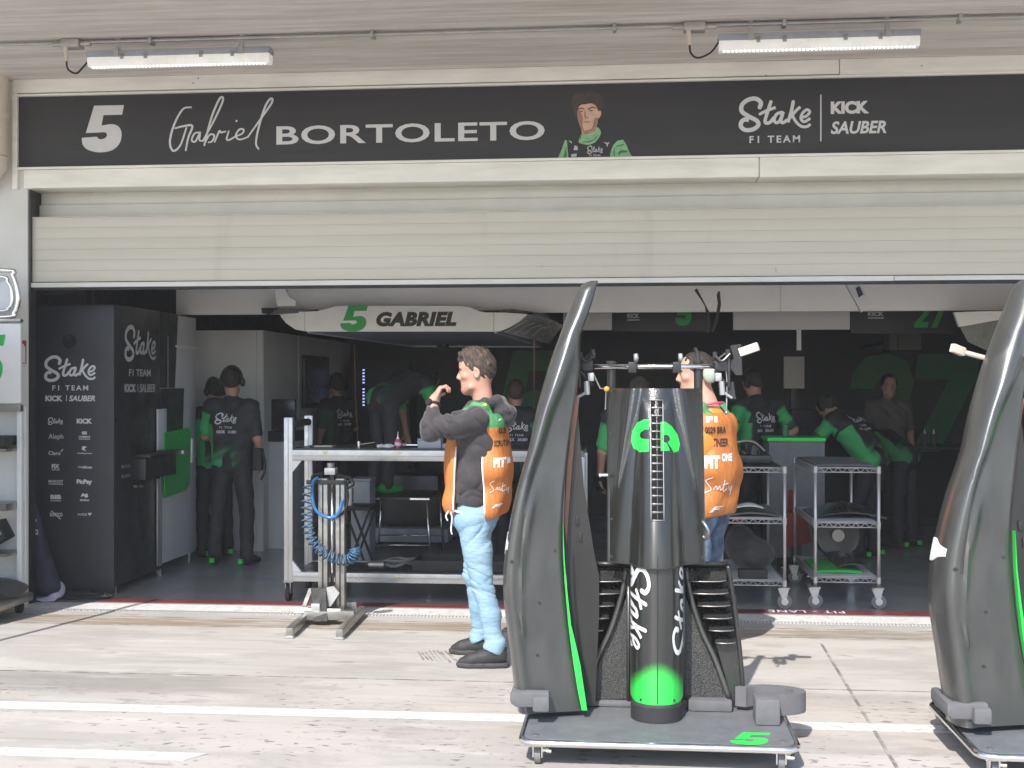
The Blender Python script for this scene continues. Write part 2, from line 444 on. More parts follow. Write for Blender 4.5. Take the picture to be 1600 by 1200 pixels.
def poly2d(pts):
    v = [Vector((x, y, 0)) for x, y in pts]; return [tuple(p) for p in v], [tuple(t) for t in tessellate_polygon([v])]
def flipy(pts): return [(x, -y) for x, y in pts]
SCRIPT = strokes2d([(flipy(p), w) for p, w in [
    ([(432, 288), (440, 250), (400, 218), (340, 226), (292, 265), (290, 318), (350, 362), (408, 395), (420, 430), (382, 462), (322, 468), (284, 442), (287, 402), (318, 382), (346, 390)], 34),
    ([(520, 246), (494, 325), (474, 395), (486, 416), (515, 408), (545, 372)], 27), ([(434, 342), (490, 315), (558, 292)], 24),
    ([(606, 332), (566, 346), (546, 388), (560, 414), (588, 402), (612, 344)], 25), ([(616, 338), (600, 398), (616, 416), (650, 392)], 25),
    ([(696, 250), (680, 330), (654, 414)], 27), ([(676, 372), (718, 322), (752, 292)], 24), ([(688, 356), (716, 408), (756, 446), (800, 452), (832, 432)], 22),
    ([(762, 378), (800, 366), (826, 334), (802, 316), (768, 345), (756, 386), (782, 412), (830, 386)], 22)]])
NAME = strokes2d([(flipy(p), w) for p, w in [
    ([(797, 440), (762, 448), (726, 512), (708, 585), (722, 624), (752, 600), (778, 525)], 9), ([(730, 528), (765, 520), (802, 520), (785, 570), (774, 626)], 9),
    ([(836, 548), (812, 552), (800, 580), (815, 586), (834, 552), (832, 580), (846, 585)], 8),
    ([(846, 585), (895, 495), (930, 415), (918, 404), (888, 470), (866, 545), (852, 606)], 9), ([(852, 600), (874, 560), (894, 562), (886, 586), (868, 592)], 8),
    ([(896, 590), (915, 545), (922, 550), (944, 546)], 8), ([(955, 545), (946, 578), (958, 582), (986, 566)], 8), ([(986, 504), (990, 500)], 10),
    ([(986, 568), (1012, 556), (1016, 540), (998, 540), (984, 566), (1000, 582), (1034, 572)], 8),
    ([(1034, 572), (1085, 500), (1134, 428), (1128, 412), (1106, 446), (1080, 530), (1068, 598), (1080, 626)], 9)]], .25)
_bow = [tuple(p) for p in catmull([(424, 526), (470, 521), (497, 534), (508, 562), (499, 602), (466, 630), (414, 637), (368, 626), (345, 604), (341, 575)], 4)]
_inn = [tuple(p) for p in catmull([(405, 572), (411, 580), (421, 583), (438, 579), (447, 567), (443, 557), (434, 554)], 3)]
FIVE = poly2d(flipy([(393, 443), (518, 443), (510, 483), (432, 483)]+_bow+_inn+[(358, 556)]))
TWO = poly2d([(0, 0), (.9, 0), (.98, .22), (.5, .22), (.95, .5), (1.02, .72), (.92, .92), (.65, 1), (.3, .97), (.1, .8), (.06, .64), (.4, .64), (.5, .74), (.62, .72), (.63, .6), (.5, .48), (.05, .2)])
SEVEN = poly2d([(.15, 1), (1.05, 1), (1, .76), (.45, 0), (.05, 0), (.6, .74), (.1, .74)])
def place2d(mb, g, org, U, V, box=None, out=(0, 0, 0), keep=False):
    """Lay a flat drawing on the plane org + u*U + v*V, fitted to the box (u0, u1, v0, v1); its layers rise along out."""
    v, f = g; v = np.array(v, float); lo = v.min(0); hi = v.max(0); out = Vector(out)
    if box is not None:
        u0, u1, v0, v1 = box; sx = (u1-u0)/(hi[0]-lo[0]); sy = (v1-v0)/(hi[1]-lo[1])
        if keep: sx = sy = min(sx, sy)
        v = v.copy(); v[:, 0] = u0+(v[:, 0]-lo[0])*sx; v[:, 1] = v0+(v[:, 1]-lo[1])*sy
    O, U, V = Vector(org), Vector(U), Vector(V)
    mb.add([O+U*p[0]+V*p[1]+out*(1+p[2]*6) for p in v], f); return mb
def on_y(mb, g, x0, y0, x1, y1, Y, lift=.0025):
    """Fit a drawing to a box of photograph pixels on the facade-parallel plane y = Y (facing the pit lane)."""
    a = at((x0+x1)/2-(x1-x0)/2, (y0+y1)/2, Y); b = at(x1, (y0+y1)/2, Y); zt = at((x0+x1)/2, y0, Y).z; zb = at((x0+x1)/2, y1, Y).z
    return place2d(mb, g, (0, Y, 0), (1, 0, 0), (0, 0, 1), (a.x, b.x, zb, zt), (0, -lift, 0))
def densify(g, cuts=2):
    me = bpy.data.meshes.new('d'); me.from_pydata(g[0], [], g[1]); bm = bmesh.new(); bm.from_mesh(me)
    for _ in range(cuts): bmesh.ops.subdivide_edges(bm, edges=bm.edges[:], cuts=1, use_grid_fill=True)
    bmesh.ops.triangulate(bm, faces=bm.faces[:]); bm.verts.index_update()
    r = ([tuple(v.co) for v in bm.verts], [tuple(v.index for v in f.verts) for f in bm.faces]); bm.free(); bpy.data.meshes.remove(me); return r
def wrap(mb, g, tree, org, U, V, box, ray, lift=.003):
    """Drop a drawing along ray onto a curved surface."""
    v, f = g; v = np.array(v, float); lo = v.min(0); hi = v.max(0); u0, u1, v0, v1 = box
    O, U, V, ray = Vector(org), Vector(U), Vector(V), Vector(ray).normalized(); P = []; ok = []
    for p in v:
        q = O+U*(u0+(p[0]-lo[0])*(u1-u0)/(hi[0]-lo[0]))+V*(v0+(p[1]-lo[1])*(v1-v0)/(hi[1]-lo[1]))
        h = tree.ray_cast(q-ray*2, ray)
        ok.append(h[0] is not None); P.append((h[0] if h[0] is not None else q)-ray*(lift+p[2]*.012))
    mb.add(P, [t for t in f if all(ok[i] for i in t)]); return mb

# ------------------------------------------------------------------ smooth solids (people): distance field -> one continuous surface
class Field:
    def __init__(s, vox): s.vox = vox; s.p = []
    def cap(s, a, b, ra, rb=None, k=.02, op='+'):
        s.p.append(('c', np.array(a, float), np.array(b, float), ra, ra if rb is None else rb, k, op)); return s
    def chain(s, pts, rs, k=.02):
        for i in range(len(pts)-1): s.cap(pts[i], pts[i+1], rs[i], rs[i+1], k)
        return s
    def ell(s, c, r, k=.02, op='+', R=None):
        s.p.append(('e', np.array(c, float), np.array(r, float), R, None, k, op)); return s
    def mesh(s, disp=None, cut=None):
        lo = np.full(3, 1e9); hi = -lo
        for q in s.p:
            if q[6] != '+': continue
            if q[0] == 'c': r = max(q[3], q[4]); pts = [q[1]-r, q[1]+r, q[2]-r, q[2]+r]
            else: r = q[2].max() if q[3] is not None else q[2]; pts = [q[1]-r, q[1]+r]
            for p in pts: lo = np.minimum(lo, p); hi = np.maximum(hi, p)
        h = s.vox; lo = lo-4*h; n = np.ceil((hi+4*h-lo)/h).astype(int)+1
        ax = [lo[i]+h*np.arange(n[i]) for i in range(3)]; F = np.full(n, .5, np.float32)
        for q in s.p:
            k = q[5]
            if q[0] == 'c': r = max(q[3], q[4]); a = np.minimum(q[1], q[2])-r; b = np.maximum(q[1], q[2])+r
            else: r = q[2].max() if q[3] is not None else q[2]; a = q[1]-r; b = q[1]+r
            mg = k+3*h; i0 = np.clip(np.floor((a-mg-lo)/h).astype(int), 0, n-1); i1 = np.clip(np.ceil((b+mg-lo)/h).astype(int)+1, 1, n)
            X, Y, Z = np.meshgrid(ax[0][i0[0]:i1[0]], ax[1][i0[1]:i1[1]], ax[2][i0[2]:i1[2]], indexing='ij')
            if q[0] == 'c':
                ba = q[2]-q[1]; L = max(ba@ba, 1e-9); t = np.clip(((X-q[1][0])*ba[0]+(Y-q[1][1])*ba[1]+(Z-q[1][2])*ba[2])/L, 0, 1)
                d = np.sqrt((X-q[1][0]-t*ba[0])**2+(Y-q[1][1]-t*ba[1])**2+(Z-q[1][2]-t*ba[2])**2)-(q[3]+(q[4]-q[3])*t)
            else:
                x, y, z = X-q[1][0], Y-q[1][1], Z-q[1][2]
                if q[3] is not None:
                    R = np.array(q[3]).T; x, y, z = R[0, 0]*x+R[0, 1]*y+R[0, 2]*z, R[1, 0]*x+R[1, 1]*y+R[1, 2]*z, R[2, 0]*x+R[2, 1]*y+R[2, 2]*z
                r = q[2]; k0 = np.sqrt((x/r[0])**2+(y/r[1])**2+(z/r[2])**2); k1 = np.sqrt((x/r[0]**2)**2+(y/r[1]**2)**2+(z/r[2]**2)**2)+1e-9
                d = k0*(k0-1)/k1
            sl_ = tuple(slice(i0[i], i1[i]) for i in range(3)); A = F[sl_]
            if q[6] == '-': A, d = -A, d
            hh = np.maximum(k-np.abs(A-d), 0)/max(k, 1e-6); m_ = np.minimum(A, d)-hh*hh*k*.25
            F[sl_] = -m_ if q[6] == '-' else m_
        if disp is not None or cut is not None:
            X, Y, Z = np.meshgrid(*ax, indexing='ij')
            if disp is not None: F = F+disp(X, Y, Z).astype(np.float32)
            if cut is not None: F = np.maximum(F, cut(X, Y, Z).astype(np.float32))
        return nets(F, lo, h)
def nets(F, lo, h):
    S = F < 0; n = np.array(F.shape); cnt = np.zeros(n-1, np.int8)
    offs = [(i, j, k) for i in (0, 1) for j in (0, 1) for k in (0, 1)]
    for o in offs: cnt += S[o[0]:n[0]-1+o[0], o[1]:n[1]-1+o[1], o[2]:n[2]-1+o[2]]
    act = np.argwhere((cnt > 0) & (cnt < 8)); idx = -np.ones(n-1, np.int64); idx[tuple(act.T)] = np.arange(len(act))
    cv = np.stack([F[act[:, 0]+o[0], act[:, 1]+o[1], act[:, 2]+o[2]] for o in offs], 1); acc = np.zeros((len(act), 3)); c = np.zeros(len(act))
    for i in range(8):
        for j in range(i+1, 8):
            if sum(abs(offs[i][q]-offs[j][q]) for q in range(3)) != 1: continue
            m_ = (cv[:, i] < 0) != (cv[:, j] < 0); t = np.where(m_, cv[:, i]/(cv[:, i]-cv[:, j]+1e-12), 0)
            p = np.array(offs[i])+t[:, None]*(np.array(offs[j])-np.array(offs[i])); acc += p*m_[:, None]; c += m_
    V = lo+h*(act+acc/np.maximum(c, 1)[:, None]); Q = []
    for a in range(3):
        b, d = (a+1) % 3, (a+2) % 3; A = S; sl0 = [slice(None)]*3; sl1 = [slice(None)]*3
        sl0[a] = slice(0, n[a]-1); sl1[a] = slice(1, n[a]); E0, E1 = A[tuple(sl0)], A[tuple(sl1)]
        e = np.argwhere(E0 != E1); e = e[(e[:, b] > 0) & (e[:, d] > 0) & (e[:, b] < n[b]-1) & (e[:, d] < n[d]-1)]
        if not len(e): continue
        ins = E0[tuple(e.T)]; cs = []
        for ob, od in ((-1, -1), (0, -1), (0, 0), (-1, 0)):
            q = e.copy(); q[:, b] += ob; q[:, d] += od; cs.append(idx[tuple(q.T)])
        q = np.stack(cs, 1); q[~ins] = q[~ins][:, ::-1]; Q.append(q)
    mb = MB(); mb.v = [tuple(p) for p in V.tolist()]; mb.f = [tuple(q) for q in np.concatenate(Q).tolist()]
    return mb
_LAT = np.random.default_rng(5).random((32, 32, 32)).astype(np.float32)
def vn(X, Y, Z, sc, st=(1, 1, 1), off=0.):
    P = [(q*sc*a+off+7.3*i).astype(np.float32) for i, (q, a) in enumerate(zip((X, Y, Z), st))]; I = [np.floor(p).astype(int) for p in P]; Fr = [p-i for p, i in zip(P, I)]; Fr = [f*f*(3-2*f) for f in Fr]; r = 0
    for a in (0, 1):
        for b in (0, 1):
            for c in (0, 1): r = r+_LAT[(I[0]+a) % 32, (I[1]+b) % 32, (I[2]+c) % 32]*(Fr[0] if a else 1-Fr[0])*(Fr[1] if b else 1-Fr[1])*(Fr[2] if c else 1-Fr[2])
    return r
def ridge(X, Y, Z, sc, st=(1, 1, 1), off=0.): return 1-np.abs(2*vn(X, Y, Z, sc, st, off)-1)
def relax(mb, it=2, w=.5):
    V = np.array(mb.v); E = np.array([(f[i], f[(i+1) % 4]) for f in mb.f for i in range(4)]); n = len(V)
    for _ in range(it):
        s_ = np.zeros_like(V); c = np.zeros(n); np.add.at(s_, E[:, 0], V[E[:, 1]]); np.add.at(c, E[:, 0], 1)
        V = V*(1-w)+w*s_/np.maximum(c, 1)[:, None]
    mb.v = [tuple(p) for p in V.tolist()]; return mb
def dye(o, fn):
    me = o.data; a = me.attributes.new('dye', 'FLOAT', 'POINT'); co = np.empty(len(me.vertices)*3); me.vertices.foreach_get('co', co)
    a.data.foreach_set('value', np.clip(fn(*co.reshape(-1, 3).T), 0, 1).astype(np.float32))
def sst(a, b, x): t = np.clip((x-a)/(b-a), 0, 1); return t*t*(3-2*t)

# ================================================================== SETTING
PAVE = MB(); PAVE.box(-60, 60, -70, -.12, -.3, 0)
structure('pavement', PAVE, 'pavement')
structure('garage_floor', MB().box(-6.2, 8.2, -.12, 7.2, -.3, .001), 'garage_floor')
structure('threshold_strip', MB().box(-4.46, 3.8, -.119, .10, .0015, .006), 'line_paint')
structure('red_floor_line', MB().box(-4.0, 3.8, .165, .315, .0015, .005), 'floor_red')
g = MB(); place2d(g, font2d('PIT - LANE', .012, 0, 1.15), (0, 0, .0065), (-1, 0, 0), (0, -1, 0), (-1.56, -1.02, -.285, -.195), (0, 0, .0004))
structure('floor_lettering', g, 'white_print')
g = MB()
for i in range(330):
    x = -4.44+i*.0248
    g.box(x, x+.0125, -.20 if i % 2 else -.19, -.125, .001, .006)
structure('threshold_grating', g, 'grey_print')
g = MB()                                                  # painted box lines and slab joints
g.box(-30, 30, -2.785, -2.665, .001, .004)
g.box(-30, gnd(322, 1180).x, -3.535, -3.43, .001, .004); g.v = [(x+(-.07 if (y < -3.5 and x > -10 and x < 0) else 0), y, z) for x, y, z in g.v]
structure('painted_lane_line', g, 'line_paint')
g = MB(); g.bar(gnd(1283, 1005, .002), gnd(1408, 1210, .002), .016, .003)
g.box(-30, 30, -2.012, -2.0, .0008, .0028); g.box(-30, 30, -.372, -.362, .0008, .0028); g.box(-30, 30, -.655, -.645, .0008, .0028)
structure('slab_joint', g, 'joint_dark')
g = MB()                                                  # scuffed rubber streaks beside the standing man
for i in range(9):
    a = gnd(653+i*6, 1016+random.uniform(0, 5), .002); b = gnd(662+i*7, 1030+random.uniform(0, 6), .002); g.bar(a, b, .010, .002)
structure('pavement_scuff', g, 'joint_dark')
g = MB()                                                  # a pale wet-looking stain of spilled water on the brown strip
pl_ = Thing('flag_pole', 'thin steel pole whose long shadow crosses the pavement beside the pit board trolley', 'pole', (-4.31, -2.2, 0))  # stands out of view, inferred from its thin shadow on the pavement
pl_.part('shaft', MB().cyl((-4.31, -2.2, .03), (-4.31, -2.2, 3.2), .022, 10), 'steel')
pl_.part('base', MB().cyl((-4.31, -2.2, .001), (-4.31, -2.2, .03), .14, 20), 'dark_metal')
pl_.part('plate', MB().bar((-4.42, -2.23, .9), (-4.2, -2.23, .9), .04, .1), 'steel')
gb_ = Thing('garage_building', 'pit garage building with pale columns and a concrete soffit over a dark interior', 'garage', (0, 0, 0))
gb_.part('soffit', MB().box(-14, 14, -3.2, .6, 3.92, 4.3), 'soffit_concrete', smooth=None)
gb_.part('ceiling', MB().box(-6.2, 8.2, .45, 7.2, 2.95, 3.2), 'ceiling_dark', smooth=None)

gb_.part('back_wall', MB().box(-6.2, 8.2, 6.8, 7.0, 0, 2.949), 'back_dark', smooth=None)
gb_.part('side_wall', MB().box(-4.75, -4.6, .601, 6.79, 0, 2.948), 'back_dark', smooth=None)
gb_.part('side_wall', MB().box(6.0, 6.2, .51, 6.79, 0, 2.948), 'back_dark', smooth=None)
WA = at(401, 600, 3.0).x
gb_.part('column', MB().box(-8, -4.455, 0, .1, 0, 3.919, .012), 'column_paint')
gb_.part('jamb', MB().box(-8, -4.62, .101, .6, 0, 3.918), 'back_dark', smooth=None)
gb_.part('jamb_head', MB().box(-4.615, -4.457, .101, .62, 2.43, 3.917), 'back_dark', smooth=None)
gb_.part('facade_wall', MB().box(-4.456, 3.84, .25, .5, 3.13, 3.915), 'facade_paint', smooth=None)
gb_.part('column', MB().box(3.86, 8, 0, .5, 0, 3.919, .012), 'column_paint')

# partition walls inside the garage
pw = Thing('partition_wall', 'pale grey partition wall with a dark wall screen on its receding side', 'partition wall', (WA, 3, 0))
pw.part('front_panel', MB().box(-4.6, WA-.002, 3.0, 3.06, .0, 2.18), 'interior_wall')
pw.part('side_panel', MB().box(WA, WA+.06, 3.0, 6.8, 0, 2.18), 'interior_wall')
g = MB()
for yy in (3.02, 4.3): g.box(WA+.06, WA+.066, yy, yy+.02, 0, 2.18)
g.box(WA+.06, WA+.066, 3.04, 4.3, 1.86, 1.868)
pw.part('seam', g, 'panel_grey')
s0, s1 = atx(472, 600, WA+.07).y, atx(511, 600, WA+.07).y
sc_ = Thing('wall_screen', 'dark portrait screen hanging on the grey partition wall', 'screen', (WA+.07, (s0+s1)/2, atx(490, 638, WA+.07).z))
sc_.part('housing', MB().box(WA+.062, WA+.10, s0, s1, atx(490, 637, WA+.07).z, atx(490, 556, WA+.07).z, .01), 'dark_metal')
sc_.part('display', MB().box(WA+.1005, WA+.104, s0+.05, s1-.05, atx(490, 637, WA+.07).z+.05, atx(490, 556, WA+.07).z-.05), 'screen_dark')
cb = at(410, 600, 3.3)
cab = Thing('base_cabinet', 'grey cabinet with a dark recess standing against the partition wall', 'cabinet', (cb.x+.2, 3.6, 0))
x0, x1 = at(412, 700, 3.2).x, at(456, 700, 3.2).x
cab.part('carcass', MB().box(x0, x1, 3.2, 3.7, .0, at(430, 690, 3.2).z, .006), 'interior_wall')
cab.part('worktop', MB().box(x0-.02, x1+.02, 3.18, 3.72, at(430, 690, 3.2).z, at(430, 674, 3.2).z, .006), 'cabinet_black')
cab.part('monitor', MB().box(x0+.01, x1, 3.3, 3.36, at(430, 672, 3.2).z, at(430, 624, 3.2).z, .006), 'screen_dark')

# ---------------------------------------------------------------- fascia, banner, shutter
fa = Thing('fascia_frame', 'cream metal fascia frame running round the dark name banner', 'fascia', (-.8, 0, 3.1))
zt = 3.795
fa.part('upper_trim', MB().box(-4.56, at(1310, 100, 0).x, -.03, .24, 3.815, 3.919, .006).box(at(1311, 100, 0).x, 3.85, -.034, .24, 3.805, 3.919, .006), 'trim_paint')
fa.part('upper_bead', MB().box(-4.52, 3.85, -.045, .0, 3.79, 3.806, .005), 'trim_paint')
fa.part('lower_bead', MB().box(-4.52, 3.85, -.05, .0, 3.243, 3.262, .006), 'trim_paint')
fa.part('lower_trim', MB().box(-4.47, at(1185, 270, 0).x, -.034, .24, 3.105, 3.242, .008).box(at(1186, 270, 0).x, 3.85, -.04, .24, 3.102, 3.242, .008), 'trim_paint')
fa.part('side_trim', MB().box(-4.56, -4.52, -.036, .0, 3.1, 3.815, .005), 'trim_paint')
for px, py in ((302, 130), (310, 122), (1197, 118), (1440, 103)):
    p = at(px, py, -.032); fa.part('bolt', MB().cyl(p, p+Vector((0, -.006, 0)), .006, 8), 'conduit_metal')
bn = Thing('name_banner', 'long charcoal driver name banner with white lettering above the shutter', 'banner', (-.8, 0, 3.262))
bn.part('vinyl', MB().box(-4.519, 3.85, -.012, .23, 3.263, 3.789), 'banner_vinyl')
YB = -.0125
g = MB(); on_y(g, FIVE, 128, 165, 194, 238, YB); bn.part('number', g, 'white_print', smooth=None)
g = MB(); on_y(g, NAME, 264, 150, 428, 236, YB); bn.part('script_name', g, 'white_print', smooth=None)
g = MB(); on_y(g, font2d('BORTOLETO', .018, 0, 1.06), 432, 193, 851, 222.5, YB); bn.part('surname_lettering', g, 'white_print', smooth=None)
g = MB(); on_y(g, SCRIPT, 1154, 150, 1267.5, 206, YB); on_y(g, font2d('F1 TEAM', .02, 0, 1.35), 1171, 212, 1250, 223, YB)
on_y(g, poly2d([(0, 0), (1, 0), (1, 1), (0, 1)]), 1281.5, 148, 1283.5, 221, YB)
on_y(g, font2d('KICK', .055, 0, .98), 1298, 158, 1358, 178, YB); on_y(g, font2d('SAUBER', .03, .22, 1.0), 1298, 189, 1385, 209, YB)
bn.part('team_lettering', g, 'white_print', smooth=None)
def pz(pts, mb, lift):                                    # printed shapes in pixels of the enlarged view (850,110 at 7.5x)
    P = [at(850+x/7.5, 110+y/7.5, YB) for x, y in pts]; P = [Vector((p.x, YB-lift, min(max(p.z, 3.2635), 3.7885))) for p in P]; mb.poly(P); return mb
def cl(pts, n=4):
    P = [pts[-1]]+list(pts)+[pts[0], pts[1]]; return [tuple(p) for p in catmull(P, n)][n:-n-0 or None][:len(pts)*n]
def pp(name, m, lift, *polys, parent=None, sm=True):
    g = MB()
    for q in polys: pz(cl(q) if sm and len(q) > 4 else q, g, lift)
    return bn.part(name, g, m, parent, smooth=None)
pt = pp('portrait', 'black_print', .001, [(160, 1072), (205, 935), (245, 815), (300, 800), (405, 800), (640, 720), (780, 830), (860, 815), (930, 815), (975, 880), (1000, 965), (1070, 1072)], sm=False)
R_ = dict(parent=pt)
pp('race_suit_sleeve', 'pale_green_print', .0022, [(160, 1072), (205, 935), (245, 815), (268, 820), (285, 1072)], sm=False, **R_)
pp('race_suit_sleeve', 'pale_green_print', .0022, [(770, 1072), (785, 940), (815, 870), (860, 825), (925, 812), (965, 870), (1000, 960), (1040, 1015), (1070, 1072)], sm=False, **R_)
pp('sleeve_print', 'deep_green', .0032, [(870, 960), (900, 935), (980, 940), (978, 960), (905, 965), (878, 1005)], [(845, 885), (935, 862), (938, 875), (850, 900)], [(822, 1072), (815, 960), (826, 900), (832, 902), (826, 960), (832, 1072)], [(225, 1072), (240, 960), (262, 900), (268, 1072)], sm=False, **R_)
pp('collar', 'pale_green_print', .0022, [(408, 842), (418, 790), (435, 755), (470, 742), (600, 690), (628, 665), (668, 722), (645, 785), (595, 845), (520, 872), (450, 862)], **R_)
pp('collar_fold', 'deep_green', .0034, [(440, 828), (520, 832), (590, 800), (640, 745), (600, 805), (525, 845)], [(425, 770), (440, 756), (432, 806), (420, 812)], **R_)
pp('hair', 'hair_print', .0018, [(352, 500), (338, 440), (325, 370), (340, 305), (385, 270), (430, 258), (490, 262), (540, 240), (600, 262), (650, 275), (688, 330), (690, 410), (676, 470), (655, 520), (500, 480), (380, 545)], **R_)
pp('ear', 'skin_print', .0025, [(632, 480), (655, 470), (670, 490), (665, 530), (645, 560), (628, 555)], **R_)
pp('face', 'skin_print', .003, [(390, 500), (394, 455), (410, 425), (450, 395), (500, 388), (545, 376), (590, 400), (622, 440), (636, 500), (632, 560), (625, 630), (598, 680), (560, 712), (500, 720), (455, 700), (425, 655), (400, 590)], **R_)
pp('neck', 'skin_print', .0027, [(435, 660), (620, 640), (606, 720), (560, 745), (480, 752), (445, 745)], sm=False, **R_)
pp('face_shade', 'skin_print_dark', .0042, [(394, 455), (420, 470), (445, 520), (455, 580), (450, 650), (470, 705), (440, 690), (412, 630), (396, 560)], **R_)
pp('face_shade', 'skin_print_dark', .0042, [(590, 570), (628, 560), (618, 640), (588, 690), (545, 715), (500, 722), (470, 708), (520, 700), (565, 670)], **R_)
pp('neck_shade', 'skin_print_dark', .0046, [(448, 700), (500, 726), (560, 716), (604, 680), (600, 712), (540, 738), (470, 748)], **R_)
pp('nose', 'skin_print_dark', .0046, [(476, 470), (492, 500), (490, 535), (500, 548), (522, 548), (524, 558), (498, 566), (474, 552), (470, 520)], **R_)
pp('lip', 'lip', .0046, [(455, 602), (480, 594), (500, 598), (522, 593), (552, 600), (525, 614), (500, 618), (476, 614)], **R_)
pp('eye', 'hair_print', .0048, [(420, 482), (440, 472), (462, 480), (442, 488)], [(528, 474), (552, 464), (580, 472), (552, 482)], **R_)
pp('brow', 'hair_print', .0048, [(404, 448), (430, 436), (470, 448), (470, 460), (432, 450), (406, 460)], [(514, 452), (555, 430), (605, 436), (610, 446), (556, 444), (518, 464)], **R_)
pp('fringe', 'hair_print', .0052, [(385, 470), (380, 400), (420, 350), (500, 330), (580, 345), (640, 400), (648, 480), (632, 470), (615, 425), (580, 396), (540, 388), (490, 398), (440, 404), (410, 425), (396, 470)], **R_)
g = MB()
for s_, x0, y0, x1, y1 in ((SCRIPT, 505, 880, 690, 980), (font2d('F1 TEAM', .02), 530, 985, 660, 1008), (font2d('KICK SAUBER', .03), 500, 1015, 675, 1045)):
    on_y(g, s_, 850+x0/7.5, 110+y0/7.5, 850+x1/7.5, 110+y1/7.5, YB-.0035)
pz([(318, 985), (385, 975), (380, 1012), (322, 1016)], g, .0045); pz([(345, 935), (360, 880), (392, 890), (396, 935)], g, .0045); pz([(695, 838), (738, 850), (772, 842), (748, 872), (742, 905), (730, 865)], g, .0045); pz([(285, 825), (325, 832), (325, 860)], g, .0045)
bn.part('suit_lettering', g, 'grey_print', pt, smooth=None)

sh = Thing('roller_shutter', 'cream slatted roller shutter pulled halfway up over the garage opening', 'shutter', (-.3, .12, 2.37))
zs = at(800, 330, .04).z; XSH = at(46.5, 380, .04).x
g = MB(); n = 6; hS = (zs-2.415)/n
for i in range(n):
    z0 = 2.415+i*hS; w = rng.uniform(-.001, .001)
    g.box(XSH, 3.84, .042+w, .072, z0+.0003, z0+hS-.0003, .0013)
sh.part('curtain', g, 'shutter_slat')
sh.part('curtain_backing', MB().box(XSH, 3.84, .074, .082, 2.415, zs), 'shutter_slat')
sh.part('bottom_rail', MB().box(XSH, 1.86, .02, .09, 2.372, 2.408, .006).box(1.863, 3.84, .022, .09, 2.374, 2.406, .006), 'column_paint')
sh.part('rubber_seal', MB().box(XSH, 3.84, .035, .075, 2.352, 2.371), 'black_rubber')
g = MB(); zm = at(800, 310, .19).z
g.box(-4.455, 3.84, .18, .20, zs+.004, zm-.002, .004); g.box(-4.455, 3.84, .21, .23, zm+.002, 3.12, .004)
sh.part('shutter_box', g, 'facade_paint')
sh.part('seam_strip', MB().box(XSH, 3.84, .034, .179, zs-.002, zs+.003), 'conduit_metal')
sh.part('guide_rail', MB().box(-4.454, -4.44, .012, .09, 0, 3.1), 'dark_metal')
g = MB()
for px, py, l in ((945, 415, 4), (1212, 418, 7), (846, 414, 3)):
    p = at(px, py, .041); sh.part('scratch', MB().bar(p, p+Vector((.003, 0, -.012-.003*l)), .004, .002), 'joint_dark')

